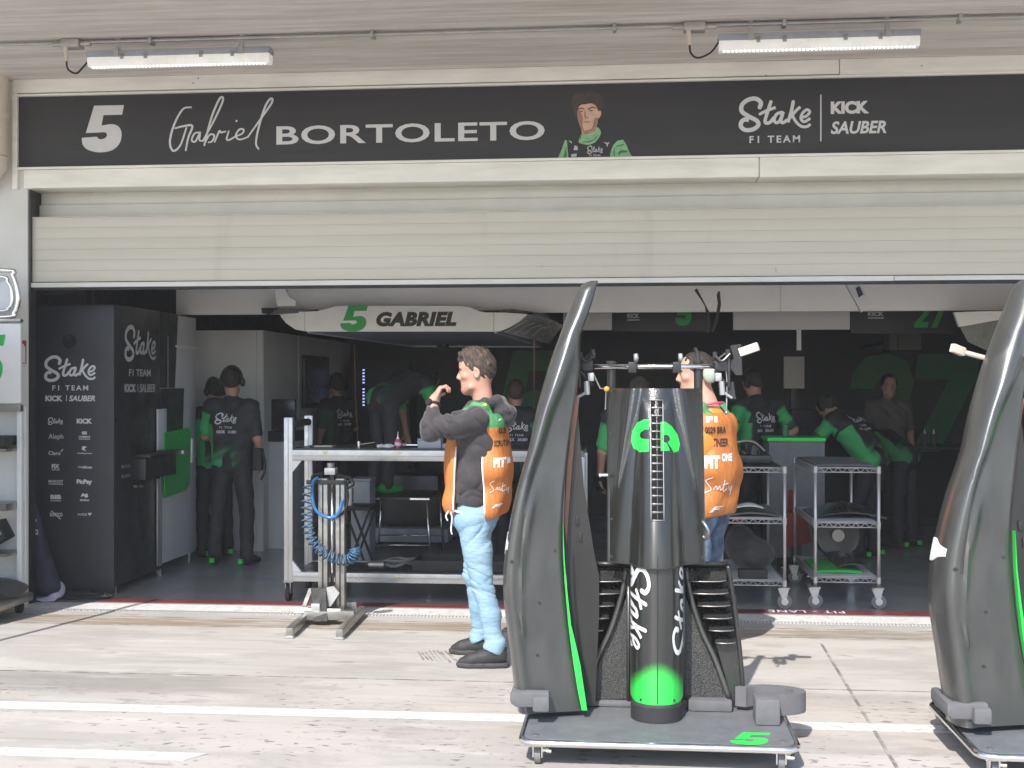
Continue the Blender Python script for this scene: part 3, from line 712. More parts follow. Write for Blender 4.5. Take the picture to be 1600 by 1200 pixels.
# conduit, junction boxes and lamps under the soffit
cy = -1.0
cn = Thing('ceiling_conduit', 'grey steel conduit clipped along the concrete soffit', 'conduit', (0, cy, 3.86))
cn.part('pipe', MB().tube([(-13, cy, 3.898), (13, cy, 3.898)], .0125, 10).tube([(-13, cy+.035, 3.904), (13, cy+.035, 3.904)], .008, 8), 'conduit_metal')
for px in (236, 582, 960, 1225, 1500):
    x = at(px, 50, cy).x; cn.part('clip', MB().box(x-.012, x+.012, cy-.03, cy+.05, 3.875, 3.919, .003), 'conduit_metal')
for k, (bx, x0, x1, bra, lab) in enumerate((((98, 126), 139, 425, (187, 380), 'lit strip lamp under the soffit above the large white 5 of the banner'),
                                           ((1068, 1102), 1121, 1437, (1172, 1385), 'lit strip lamp under the soffit above the team lettering of the banner'))):
    a, b = at(bx[0], 50, cy).x, at(bx[1], 50, cy).x
    jb = Thing('junction_box', ('small conduit junction box feeding the lamp over the white 5', 'small conduit junction box feeding the lamp over the team lettering')[k], 'junction box', (a, cy, 3.85), 'junction boxes on the soffit conduit')
    jb.part('housing', MB().box(a, b, cy-.035, cy+.06, 3.862, 3.917, .008), 'conduit_metal')
    
    for q0, q1 in ((a-.001, a-.07), (b+.001, b+.07)): jb.part('spout', MB().cyl((q0, cy, 3.89), (q1, cy, 3.89), .017, 10), 'conduit_metal')
    jb.part('plug', MB().cyl((a+.03, cy-.02, 3.862), (a+.035, cy-.02, 3.77), .016, 10, .013), 'beige_pipe')
    yl = cy+.03; xa, xb = at(x0, 85, yl).x, at(x1, 80, yl).x
    jb.part('cable', MB().tube(catmull([(a+.035, cy-.02, 3.785), (a+.045, cy-.02, 3.72), (a+.09, yl-.03, 3.695), (xa-.045, yl-.01, 3.73), (xa+.01, yl, 3.80)], 6), .0065, 8), 'black_rubber')
    lp = Thing('strip_lamp', lab, 'lamp', ((xa+xb)/2, yl, 3.72), 'strip lamps under the soffit')
    lp.part('housing', MB().box(xa, xb, yl-.055, yl+.055, 3.795, 3.838, .012), 'box_grey')
    lp.part('diffuser', MB().loft([[(x, yl+dy*s_, z) for dy, z in ((-.05, 3.794), (-.052, 3.765), (-.036, 3.735), (.036, 3.735), (.052, 3.765), (.05, 3.794))] for x, s_ in ((xa+.008, .9), (xa+.02, 1), (xb-.02, 1), (xb-.008, .9))]), 'glass_white')
    g = MB(); n = 46
    for i in range(n):
        x = xa+.04+(xb-xa-.08)*i/(n-1); g.box(x-.007, x+.007, yl-.034, yl-.018, 3.727, 3.7345, .003)
    lp.part('light_row', g, 'lens_led')
    for px in bra:
        x = at(px, 60, yl).x
        lp.part('bracket', MB().box(x-.016, x+.016, yl-.03, yl-.024, 3.838, 3.919).box(x-.016, x+.016, yl-.06, yl-.0245, 3.832, 3.842).box(x-.016, x+.016, yl-.061, yl-.056, 3.79, 3.842), 'conduit_metal')
    for q in (.2, .33, .63, .8):
        x = xa+(xb-xa)*q; lp.part('latch', MB().box(x-.012, x+.012, yl-.060, yl-.0535, 3.775, 3.81, .003), 'steel')

# drainpipe on the far left column, sign on the jamb
xp = at(2, 180, -.12).x
dp = Thing('drainpipe', 'beige drainpipe running down the left column beside the banner', 'drainpipe', (xp, -.12, 3.1))
dp.part('pipe', MB().cyl((xp-.02, -.13, 3.62), (xp-.02, -.13, 3.92), .072, 20).cyl((xp-.025, -.13, 3.33), (xp-.025, -.13, 3.62), .078, 20), 'beige_pipe')
dp.part('collar', MB().cyl((xp-.02, -.13, 3.60), (xp-.02, -.13, 3.645), .084, 20), 'beige_pipe')
dp.part('elbow', MB().tube([(xp-.025, -.13, 3.33), (xp-.03, -.13, 3.26), (xp-.11, -.13, 3.17), (xp-.22, -.13, 3.12)], .076, 16), 'beige_pipe')
sg = Thing('fire_sign', 'small red and white fire extinguisher sign on the left jamb', 'sign', (at(36, 550, 0).x, -.01, 1.75))
a, b = at(32.5, 532, -.004), at(41, 568, -.004)
sg.part('plate', MB().box(a.x, b.x, -.006, -.0005, b.z, a.z), 'red_sign')
a2, b2 = at(33.5, 537, -.004), at(40, 567, -.004)
sg.part('symbol', MB().box(a2.x, b2.x, -.009, -.0065, b2.z, a2.z-.02, .004).box((a2.x+b2.x)/2-.012, (a2.x+b2.x)/2+.005, -.009, -.0065, a2.z-.02, a2.z-.002), 'white_paint')
sg.part('caption', MB().box(a.x, b.x, -.006, -.0005, at(36, 574, 0).z, at(36, 569.5, 0).z), 'white_print')

# ---------------------------------------------------------------- inside the garage, overhead
hp = Thing('ceiling_header', 'wide pale header panel hanging under the garage ceiling behind the shutter', 'header panel', (-.6, 2.2, 2.25))
YH = 2.2; zb = at(800, 489, YH).z
hp.part('panel', MB().box(at(275, 480, YH).x, 5.9, YH, YH+.06, zb, 2.94, .004), 'header_white')
hp.part('end_panel', MB().box(-4.55, at(274.5, 480, YH).x, YH+.01, YH+.06, zb, 2.94), 'back_dark')
hp.part('seam', MB().box(at(1219, 480, YH).x, at(1219, 480, YH).x+.006, YH-.005, YH-.001, zb, 2.94), 'panel_grey')
g = MB()
a, b = at(430, 440, 1.3), at(462, 478, 1.3)
fin = Thing('boom_bracket', 'curved white bracket at the top left of the white name canopy', 'bracket', (a.x, 1.36, b.z))
fin.part('plate', MB().prism([at(x, y, 1.33) for x, y in ((427, 436), (443, 436), (445, 450), (451, 464), (462, 470), (461, 478), (433, 478))], (0, .05, 0)), 'white_paint')
fin.part('boom', MB().tube([at(443, 452, 1.39)+Vector((.35, 0, .1)), at(452, 440, 1.37)+Vector((2.6, 0, .1))], .06, 16), 'ceiling_dark')
hs = at(1342, 470, 1.2)
hb = Thing('hanging_bracket', 'tilted grey bracket with a blue label hanging below the shutter', 'bracket', hs)
hb.part('plate', MB().prism([at(x, y, 1.25) for x, y in ((1322, 444), (1341, 440), (1362, 475), (1346, 488))], (0, .05, 0)), 'panel_grey')
hb.part('label_plate', MB().prism([at(x, y, 1.245) for x, y in ((1337, 450), (1343, 447), (1349, 460), (1342, 465))], (0, .003, 0)), 'navy_cloth')
hk = Thing('cable_hook', 'black forked cable hook hanging before the pale header panel', 'hook', at(1108, 500, 1.3))
hk.part('fork', MB().tube([at(x, y, 1.3) for x, y in ((1087, 452), (1097, 466), (1104, 478), (1107, 500), (1106, 520))], .014, 8).tube([at(x, y, 1.3) for x, y in ((1122, 455), (1124, 475), (1120, 500), (1113, 518))], .014, 8), 'black_rubber')
hk.part('tag', MB().prism([at(x, y, 1.28) for x, y in ((1090, 452), (1097, 452), (1108, 476), (1118, 452), (1123, 454), (1107, 485))], (0, .004, 0)), 'white_paint')
sp_ = Thing('black_spar', 'black hanging cable tray in the upper left corner of the garage', 'cable tray', at(110, 455, .5))
sp_.part('tray', MB().bar(at(48, 462, .5), at(135, 453, .9), .05, .03), 'dark_metal')
sp_.part('hanger', MB().bar(at(141, 450, .9), at(142, 480, .9), .04, .04), 'dark_metal')

# white name canopy over the work bay
YC = 2.0
cz0 = at(620, 518, YC).z
cx = at(620, 518, YC).x
ca = Thing('overhead_canopy', 'white overhead canopy with a green 5 and a black first name', 'canopy', (cx, YC, cz0))
out = [(436, 487), (478, 487), (497, 486), (512, 482), (526, 478), (722, 478), (735, 480.5), (748, 486), (758, 488), (827, 489), (812, 502), (795, 512), (780, 518), (480, 518), (462, 515), (447, 505), (439, 495)]
ca.part('front_board', MB().prism([at(x, y, YC) for x, y in out], (0, .05, 0)), 'canopy_white')
g = MB(); on_y(g, FIVE, 532, 477.5, 575, 518, YC); ca.part('number', g, 'green_print', smooth=None)
g = MB(); on_y(g, font2d('GABRIEL', .062, .22, 1.08), 588, 487, 713.5, 510, YC); ca.part('name_lettering', g, 'black_print', smooth=None)
ca.part('board_seam', MB().box(*(lambda p, q: (p.x, p.x+.006, YC-.003, YC-.0008, q.z, p.z))(at(476, 487, YC), at(476, 517, YC))).box(*(lambda p, q: (p.x, p.x+.006, YC-.003, YC-.0008, q.z, p.z))(at(771, 489, YC), at(771, 517, YC))), 'conduit_metal')
B4 = [at(482, 518, YC+.052), at(774, 518, YC+.052), at(846, 541, 5.6), at(642, 540, 5.6)]
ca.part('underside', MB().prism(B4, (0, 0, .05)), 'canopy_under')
ca.part('edge_strip', MB().tube([p-Vector((0, 0, .008)) for p in (B4[0], B4[3], B4[2], B4[1])], .009, 6), 'white_plastic')
ca.part('body', MB().loft([[at(x, y, YC+.06) for x, y in ((486, 515), (505, 496), (735, 496), (770, 515))], [at(x, y, 5.6)+Vector((0, 0, .05)) for x, y in ((642, 539), (660, 515), (820, 515), (845, 539))]]), 'back_dark')
ca.part('reversing_light', MB().cyl(at(692, 536, 5.0), at(692, 540, 5.0)-Vector((0, 0, .03)), .07, 14), 'dark_metal')
wl = MB().loft([[at(x, y, Y_) for x, y, Y_ in ((408, 481, 1.9), (436, 481, 1.9), (498, 484, 2.1))], [at(x, y, Y_) for x, y, Y_ in ((409, 489, 1.85), (420, 492, 1.85), (497, 487, 2.1))], [at(x, y, Y_) for x, y, Y_ in ((410, 484, 2.6), (440, 482, 2.6), (498, 484, 2.6))]])
ca.part('tip_wing', wl, 'carbon_gloss')
rw = [[at(x, y, Y_) for x, y in pts] for Y_, pts in ((2.0, ((745, 485), (800, 483), (838, 492), (858, 503), (830, 489))), (2.05, ((829, 490), (850, 490), (880, 508), (858, 537), (784, 519))))]
ca.part('carbon_wing', MB().loft(rw, closed=True), 'carbon_gloss')
g = MB()
for k in range(4): g.tube(catmull([at(790+k*14, 519+k*2, 1.98), at(806+k*13, 510+k, 1.96), at(824+k*11, 500+k*4, 1.96)], 5), .006, 6)
ca.part('wing_slot', g, 'steel')
ca.part('hanging_cord', MB().tube([at(835, 520, 2.6), at(834, 690, 2.6)], .006, 6).tube([at(554, 538, 4), at(556, 640, 4), at(560, 700, 4)], .008, 6), 'tape_brown')

# dark number boards further in
def board(x0, y0, x1, y1, Y, lab, num, nbox, logo):
    t = Thing('number_board', lab, 'number board', (at((x0+x1)/2, y1, Y).x, Y, at(x0, y1, Y).z), 'dark number boards hanging behind the header panel')
    a, b = at(x0, y0, Y), at(x1, y1, Y)
    t.part('panel', MB().prism([at(x0, y0, Y), at(x1-2, y0, Y), at(x1+4, y1, Y), at(x0, y1, Y)], (0, .06, 0)), 'cabinet_black')
    g = MB()
    for q, bx in zip(num, nbox): on_y(g, q, *bx, Y)
    t.part('number', g, 'green_print', smooth=None)
    g = MB(); on_y(g, font2d('KICK', .05), logo[0], logo[1], logo[2], logo[1]+7, Y); on_y(g, poly2d([(0, 0), (1, 0), (1, 1), (0, 1)]), logo[0], logo[1]+9, logo[2], logo[1]+11, Y)
    t.part('logo', g, 'white_print', smooth=None)
    t.part('hanger', MB().cyl((a.x+.1, Y+.03, a.z-.02), (a.x+.1, Y+.03, 2.94), .012, 8).cyl((b.x-.1, Y+.03, a.z-.02), (b.x-.1, Y+.03, 2.94), .012, 8), 'dark_metal')
board(958, 462, 1108, 518, 3.4, 'dark hanging board with a green 5 above the engine cover', [FIVE], [(1055, 470, 1082, 509)], (980, 490, 999))
board(1330, 458, 1486, 521, 3.4, 'dark hanging board with a green 27 above the bending mechanic', [TWO, SEVEN], [(1428, 472, 1452, 512), (1455, 472, 1478, 512)], (1356, 487, 1381))
gb = Thing('grey_ceiling_panel', 'flat grey ceiling panel hanging right of the forked hook', 'ceiling panel', at(1240, 515, 3.0))
gb.part('panel', MB().box(at(1146, 500, 3.0).x, at(1328, 500, 3.0).x, 3.0, 3.06, at(1240, 515, 3.0).z, 2.9), 'interior_wall')
gb.part('post', MB().box(at(1246, 500, 3.02).x, at(1253, 500, 3.02).x, 3.065, 3.10, at(1240, 547, 3.0).z, 2.6), 'interior_wall')
gb = Thing('small_ceiling_panel', 'small grey ceiling panel beside the tip of the tall body panel', 'ceiling panel', at(930, 515, 3.0))
gb.part('panel', MB().box(at(880, 500, 3.0).x, at(956, 500, 3.0).x, 3.0, 3.06, at(930, 515, 3.0).z, 2.9), 'interior_wall')
gb.part('rim', MB().box(at(880, 500, 3.0).x, at(956, 500, 3.0).x, 2.99, 2.999, at(930, 516, 3.0).z, at(930, 514, 3.0).z), 'panel_grey')
lb = Thing('wall_box', 'brownish wall box mounted under the dark 27 board', 'wall box', at(1415, 547, 4.5))
lb.part('case', MB().box(at(1389, 530, 4.5).x, at(1440, 530, 4.5).x, 4.5, 4.8, at(1415, 547, 4.5).z, at(1415, 517, 4.5).z, .01), 'tan_cloth')
lb.part('rib', MB().box(*(lambda a: (a.x, a.x+.01, 4.49, 4.499, at(1415, 546, 4.5).z, at(1415, 518, 4.5).z))(at(1402, 530, 4.5))), 'dark_metal')
lb.part('arm', MB().box(at(1410, 530, 4.5).x, at(1418, 530, 4.5).x, 4.81, 6.8, at(1415, 535, 4.5).z, at(1415, 530, 4.5).z), 'dark_metal')
nb = Thing('wall_number', 'huge dark green 27 painted on the black back wall', 'wall graphic', at(1420, 705, 6.79))
g = MB(); on_y(g, TWO, 1322, 552, 1428, 706, 6.795); nb.part('digit', g, 'deep_green', smooth=None)
g = MB(); on_y(g, SEVEN, 1424, 553, 1532, 706, 6.795); nb.part('digit', g, 'deep_green', smooth=None)
nb = tag(link_mesh('wall_graphic', on_y(MB(), FIVE, 770, 548, 880, 700, 6.795), 'deep_green'), 'huge dark green 5 painted on the back wall behind the standing man', 'wall graphic')

c2 = Thing('dark_canopy', 'black carbon canopy wing with a pale end panel behind the right hand side panel', 'canopy', at(1560, 560, 2.0))
c2.part('end_panel', MB().prism([at(x, y, 1.95) for x, y in ((1491, 488), (1640, 483), (1640, 494), (1560, 500), (1499, 511))], (0, .05, 0)), 'canopy_white')
c2.part('carbon_wing', MB().loft([[at(x, y, Y_) for x, y in pts] for Y_, pts in ((2.02, ((1500, 512), (1560, 500), (1660, 494), (1660, 562), (1560, 556), (1512, 534))), (2.5, ((1500, 512), (1560, 500), (1660, 494), (1660, 552), (1560, 546), (1512, 530))))]), 'carbon_gloss')
c2.part('hanger', MB().cyl(at(1600, 500, 2.3), at(1600, 500, 2.3)+Vector((0, 0, .55)), .02, 10), 'dark_metal')

# ================================================================== OBJECTS ROUND THE GARAGE
# ---- black sponsor cabinet, left
XC = -3.985
zc = at(120, 477, .42).z
tc_ = Thing('tool_cabinet', 'tall black cabinet with white sponsor marks at the left jamb', 'cabinet', (-4.2, .42, 0))
xf0, xf1 = at(40, 700, .42).x, at(178, 700, .42).x
tc_.part('front_panel', MB().box(xf0, xf1, .42, .45, .02, zc, .006), 'cabinet_front')
ye = atx(251, 800, XC).y
tc_.part('side_panel', MB().box(-4.60, XC-.005, .452, ye, .06, zc+.01, .006), 'cabinet_black')
g = MB()
on_y(g, SCRIPT, 69, 555, 150.5, 597, .42); on_y(g, font2d('F1 TEAM', .02, 0, 1.35), 82, 602, 138, 610, .42)
on_y(g, font2d('KICK', .055), 71, 618, 98, 627, .42); on_y(g, poly2d([(0, 0), (1, 0), (1, 1), (0, 1)]), 103.5, 617, 104.5, 627, .42); on_y(g, font2d('SAUBER', .03, .22), 108, 618, 149, 627, .42)
L = lambda s, b=.02, sh=0: font2d(s, b, sh)
bar_ = poly2d([(0, 0), (1, 0), (1, 1), (0, 1)])
rows = [(SCRIPT, 75, 652, 99, 664), (L('KICK', .055), 120, 654, 144, 662), (L('Aleph', .0), 76, 678, 99, 688), (L('cc', .06), 128, 674, 136, 679), (L('COMMERCE', .03), 123, 681, 141, 684), (bar_, 123, 685.5, 141, 686.5),
        (L('Claro', .02), 76, 705, 95, 711), (poly2d([(0, .3), (.4, .2), (.9, 1), (1, .6), (.5, 0)]), 93, 701, 99, 706), (poly2d([(.2, 1), (1, .9), (.55, .45), (.9, 0), (.1, .3)]), 128, 697, 136, 705), (L('CoinPayments', .03), 121, 707, 144, 710),
        (L('FIX', .05), 81, 725, 93, 732), (L('NETWORK', .03), 81, 733, 94, 735), (poly2d([(0, 0), (.3, .8), (.4, .5), (1, .6), (1, .3), (.4, .3), (.3, .5)]), 121, 728, 129, 732), (L('LBH.com', .04, .2), 129, 728, 144, 732),
        (L('MASCOT', .03), 76, 750, 99, 754), (L('WORKWEAR', .03), 76, 755, 99, 757.5), (L('PicPay', .05), 120, 749, 144, 758),
        (L('BIB', .06), 79, 773, 96, 780), (bar_, 79, 782, 96, 783), (poly2d([(0, .2), (.3, 1), (.5, .7), (.9, .9), (1, .2), (.6, 0), (.5, .4)]), 126, 770, 138, 778), (L('SENNA', .04), 125, 780, 140, 783),
        (L('SUNOCO', .04, .1), 78, 801, 98, 807), (poly2d([(0, 1), (.15, 1), (.6, .45), (1, 0), (.85, 0), (.45, .5)]), 79, 798, 96, 811), (L('WEB', .0, 0), 121, 802, 136, 806), (poly2d([(0, .8), (.3, 1), (.5, .8), (.75, 1), (1, .8), (.5, 0)]), 137, 801, 144, 806)]
for q in rows: on_y(g, *q, .42)
tc_.part('sponsor_lettering', g, 'white_print', smooth=None)
p = at(108, 533, .415); tc_.part('round_magnet', MB().cyl(p, p+Vector((0, -.006, 0)), .055, 24), 'screen_dark')
g = MB()                                                   # marks on the receding side, u along +Y
def on_x(mb, gg, x0, y0, x1, y1, X=XC, lift=.003):
    a, b = atx(x0, (y0+y1)/2, X), atx(x1, (y0+y1)/2, X); m_ = atx((x0+x1)/2, y0, X).z; n_ = atx((x0+x1)/2, y1, X).z
    return place2d(mb, gg, (X, 0, 0), (0, 1, 0), (0, 0, 1), (a.y, b.y, n_, m_), (lift, 0, 0))
on_x(g, SCRIPT, 194, 509, 242, 566); on_x(g, L('F1 TEAM', .02), 201, 577, 235, 588); on_x(g, L('KICK', .05), 194, 600, 212, 613); on_x(g, bar_, 214.6, 600, 215.4, 613); on_x(g, L('SAUBER', .02, .15), 218, 600, 242, 613)
tc_.part('side_lettering', g, 'grey_print', smooth=None)
def xbox(mb, x0, y0, x1, y1, d0, d1, X=XC, bev=.003):        # box on the plane x = X, thickness d0..d1 towards the garage
    ya, yb = atx(x0, (y0+y1)/2, X).y, atx(x1, (y0+y1)/2, X).y; xm = (x0+x1)/2
    return mb.box(X+d0, X+d1, ya, yb, atx(xm, y1, X).z, atx(xm, y0, X).z, bev)
tc_.part('vent', xbox(xbox(MB(), 189, 726, 202, 731, .001, .012), 189, 741, 202, 746, .001, .012), 'steel')
sf = tc_.part('folding_shelf', xbox(MB(), 209, 706, 263, 711, .0, .14), 'cabinet_black')
xbox(q := MB(), 209, 713, 258, 745, .0, .10); tc_.part('drawer', q, 'cabinet_black')
xbox(q := MB(), 259, 703, 268, 709, .12, .16); tc_.part('shelf_end', q, 'aluminium', sf)
xbox(q := MB(), 244, 639, 257, 703, .002, .02); tc_.part('flap', q, 'panel_grey')
g = MB()
for px in (209, 218):
    p = atx(px, 760, XC); tc_.part('knob', MB().cyl(p, p+Vector((.03, 0, 0)), .011, 10), 'steel')
tc_.part('grip_rail', xbox(xbox(MB(), 243.5, 748, 246, 884, .002, .02), 247, 748, 249.5, 884, .002, .02), 'aluminium')
tc_.part('door_gap', xbox(xbox(MB(), 212.8, 764, 213.6, 895, .0005, .002), 183, 770, 183.6, 905, .0005, .002), 'back_dark')
tc_.part('hinge_wire', xbox(MB(), 261.5, 525, 262.5, 705, .002, .006), 'steel')
g = MB()
for px, py in ((180, 925), (250, 897)):
    p = atx(px, py, XC-.02); g.cyl((p.x, p.y, .012), (p.x, p.y, .06), .012, 10).cyl((p.x, p.y, 0.001), (p.x, p.y, .012), .022, 12)
tc_.part('foot', g, 'steel')
# black upper locker behind it and the white door panel
lk = Thing('wall_locker', 'black hanging locker between the sponsor cabinet and the white panel', 'locker', (XC, ye+.3, 1.3))
y1_, y2_ = atx(279, 550, XC).y, atx(285, 650, XC).y
lk.part('upper_case', MB().prism([(XC-.3, ye+.005, atx(274, 606, XC).z), (XC-.3, ye+.005, zc+.008), (XC-.3, y1_, zc+.008), (XC-.3, atx(274, 600, XC).y, atx(274, 606, XC).z)], (.296, 0, 0)), 'cabinet_black')
lk.part('lower_case', MB().prism([(XC-.3, ye+.005, atx(270, 606, XC).z-.004), (XC-.3, atx(286, 606, XC).y, atx(286, 606, XC).z-.004), (XC-.3, atx(283, 702, XC).y, atx(283, 702, XC).z), (XC-.3, ye+.005, atx(270, 704, XC).z)], (.31, 0, 0)), 'cabinet_black')
wp = Thing('white_panel', 'tall white panel standing on small feet behind the black cabinet', 'panel', (XC-.03, ye+.2, 0))
ywe = atx(307, 700, XC).y
wp.part('board', MB().box(XC-.36, XC-.335, ye-.1, 2.98, .09, 2.2, .004), 'panel_grey')
wp.part('door', MB().box(XC-.33, XC-.005, ye+.01, ywe, .10, atx(306, 497, XC).z, .004), 'panel_grey')
wp.part('ledge', MB().box(XC-.003, XC+.01, ye+.35, ywe, atx(306, 545, XC).z, atx(306, 542, XC).z), 'white_paint')
g = MB()
for y in (ye+.06, ywe-.06): g.cyl((XC-.05, y, .001), (XC-.05, y, .098), .012, 8)
wp.part('foot', g, 'steel')
gs = Thing('green_board', 'green rounded board hanging on the tall white panel', 'board', (XC+.02, ye+.3, atx(280, 772, XC).z))
ya, yb = ye+.02, atx(293, 720, XC).y; za, zb_ = atx(280, 771, XC).z, atx(285, 669, XC).z
gs.part('plate', MB().prism([(XC+.02, ya, za), (XC+.02, yb-.12, za+.02), (XC+.02, yb-.03, za+.06), (XC+.02, yb, zb_-.05), (XC+.02, yb-.05, zb_), (XC+.02, ya, zb_-.02)], (.012, 0, 0)), 'green_print')
gs.part('handle', MB().box(XC+.021, XC+.04, yb+.0, yb+.05, za+.26, za+.48, .008), 'white_plastic')

# ---- pit board trolley at the left edge
YT = -.42
def tz(x, y): return at(x, y, YT)
pb = Thing('pit_board_trolley', 'white pit board trolley with shelves and a bent tube frame at the left column', 'trolley', (at(10, 940, YT).x-.3, YT+.2, 0))
xr = tz(32, 570).x; xl = xr-.85
A = tz(32, 505); B = tz(32, 631)
pb.part('board', MB().box(xl, xr, YT, YT+.03, B.z, A.z, .012), 'white_paint')
g = MB()
cx5 = tz(-60, 570)
place2d(g, FIVE, (0, YT, 0), (1, 0, 0), (0, 0, 1), (tz(-70, 560).x, tz(9, 560).x, tz(0, 606).z, tz(0, 523).z), (0, -.003, 0)); pb.part('number', g, 'green_print', smooth=None)
pb.part('board_rail', MB().box(xl-.01, xr+.004, YT-.01, YT+.04, tz(0, 504).z, tz(0, 498).z, .008), 'steel'); pb.part('board_rail', MB().box(xl-.01, xr+.004, YT-.01, YT+.04, tz(0, 643).z, tz(0, 632).z, .006), 'steel')
g = MB()
for dx, r_ in ((0, 1), (-.045, 1)):
    pts = [(xl+.1-dx, YT+.02, tz(0, 422).z), (tz(8, 422).x+dx*1.2, YT+.02, tz(0, 422-dx*200).z), (tz(18, 428).x+dx*.9, YT+.02, tz(0, 430).z+dx), (tz(25, 450).x+dx, YT+.02, tz(0, 452).z), (tz(26, 470).x+dx, YT+.02, tz(0, 472).z), (tz(20, 490).x+dx, YT+.02, tz(0, 488).z-dx*.7), (tz(6, 496).x+dx, YT+.02, tz(0, 495).z-dx*.9), (xl+.1, YT+.02, tz(0, 496).z)]
    g.tube(catmull(pts, 6), .017 if dx == 0 else .012, 12)
pb.part('tube_frame', g, 'chrome')
pb.part('frame_panel', MB().box(xl+.1, tz(22, 450).x-.04, YT+.03, YT+.036, tz(0, 486).z, tz(0, 440).z), 'panel_grey')
for yy in (YT+.032, YT+.09):
    for x in (xr-.045, xl): pb.part('post', MB().box(x, x+.035, yy, yy+.035, .10, B.z-.02, .004), 'white_paint')
pb.part('side_board', MB().box(-5.0, -4.35, -1.02, -.98, .12, 2.1, .01), 'white_paint')  # out of view, added to cast the shade on the left pavement
pb.part('side_frame', MB().box(-5.0, -4.36, -.979, YT-.40, .09, .14, .01), 'steel')  # carries the added shade board, also out of view
for py, hh in ((700, .022), (785, .05), (862, .022)):
    z = tz(10, py).z; pb.part('shelf', MB().box(xl+.036, xr-.046, YT-.12, YT+.13, z-hh, z, .004), 'steel')
pb.part('back_board', MB().box(xl+.04, xr-.05, YT+.132, YT+.14, .2, B.z-.05), 'white_paint')
pb.part('base', MB().box(xl-.02, xr+.02, YT-.38, YT+.16, .085, .15, .02), 'steel')
bc = MB()
for x in (xr-.06, xl+.06):
    for y in (YT-.3, YT+.1): bc.cyl((x-.015, y, .043), (x+.015, y, .043), .042, 16).box(x-.02, x+.02, y-.02, y+.02, .05, .09)
pb.part('caster', bc, 'black_rubber')
pb.part('mast', MB().tube([(xr-.9, YT+.1, .15), (xr-.9, YT+.1, 2.9)], .02, 10), 'steel')
z = tz(10, 697).z; single('tool_case', MB().box(xl+.3, tz(18, 690).x, YT-.1, YT+.12, z+.003, tz(0, 681).z, .006), 'black_rubber', 'flat black case on the upper shelf of the pit board trolley', 'case')
z = tz(10, 862).z
dv = Thing('headset_bag', 'black boxy device lying tilted on a lower shelf of the pit board trolley', 'device', (tz(5, 840).x, YT+.1, z))
R_ = Matrix.Rotation(-.5, 3, 'Y')
dv.part('body', MB().box(tz(-8, 820).x-.1, tz(12, 820).x, YT, YT+.16, z+.05, z+.20, .012, R_, (tz(-8, 820).x, YT, z+.05)), 'black_rubber')
dv.part('screen', MB().box(tz(-8, 820).x-.06, tz(9, 820).x, YT-.004, YT-.0005, z+.09, z+.165, .002, R_, (tz(-8, 820).x, YT, z+.05)), 'box_grey')
bg_ = Thing('kit_bag', 'black soft bag lying on the base of the pit board trolley', 'bag', (tz(10, 925).x, YT-.1, .15))
f_ = Field(.012); f_.ell((tz(-12, 920).x, YT-.08, .21), (.30, .16, .075)).ell((tz(12, 925).x, YT-.08, .19), (.16, .13, .05)); bg_.part('body', relax(f_.mesh(disp=lambda X, Y, Z: .008*np.sin(30*X+20*Z)*np.sin(25*Y+9*X))), 'cloth_black', smooth=180)
bg_.part('buckle', MB().cyl((tz(-1, 922).x, YT-.235, .2), (tz(-1, 922).x, YT-.25, .2), .028, 14), 'white_plastic')

# ---- small things on the floor at the foot of the cabinet
cp = gnd(76, 940, .002)
ct = Thing('baseball_cap', 'pale baseball cap lying on its side on the floor before the black cabinet', 'cap', (cp.x, cp.y+.05, .002))
f_ = Field(.006); f_.ell((cp.x+.03, cp.y+.07, .075), (.055, .085, .075), .01)
ct.part('crown', relax(f_.mesh(cut=lambda X, Y, Z: .02-Z)), 'cap_cloth', smooth=180)
brim = [(cp.x-.10, cp.y-.0, .03), (cp.x-.085, cp.y-.03, .018), (cp.x-.02, cp.y-.05, .008), (cp.x+.06, cp.y-.03, .012), (cp.x+.085, cp.y+.02, .05), (cp.x+.02, cp.y+.0, .045)]
ct.part('brim', MB().prism(brim, (0, .012, .004)), 'cap_cloth')
um = Thing('folded_tripod_bag', 'slim dark blue bag leaning in the corner beside the black cabinet', 'bag', gnd(72, 925, .001))
pa = [at(46, 778, .28), at(52, 810, .26), at(60, 850, .22), at(72, 900, .15), at(80, 928, .12)]
um.part('body', MB().tube(catmull(pa, 6), [.03, .035, .04, .045, .05, .052, .055, .058, .06, .062, .065, .067, .07, .072, .075, .078, .08, .082, .085, .088, .088, .088, .086, .08, .06], 12), 'navy_cloth', smooth=180)
um.part('cap', MB().tube([at(43, 772, .29), at(47, 780, .28), at(51, 787, .27)], [.012, .034, .03], 12), 'black_rubber', smooth=180)
g = MB(); on_y(g, font2d('Q', .06), 54, 827, 60, 836, .13); on_y(g, bar_, 56, 811, 57.3, 815, .13); um.part('mark', g, 'white_print', smooth=None)
cc = gnd(132, 936, .004)
g = MB(); pts = []
for i in range(90):
    a = i*.42; pts.append((cc.x+.17*math.cos(a)*(1+.25*math.sin(i*.9)), cc.y+.02+.055*math.sin(a)*(1+.3*math.cos(i*.7)), .014+.045*(i/90)+.008*math.sin(i*1.7)))
single('cable_coil', g.tube(catmull(pts, 3), .007, 6), 'black_rubber', 'tangled black cables on the floor against the black cabinet', 'cable', smooth=180)

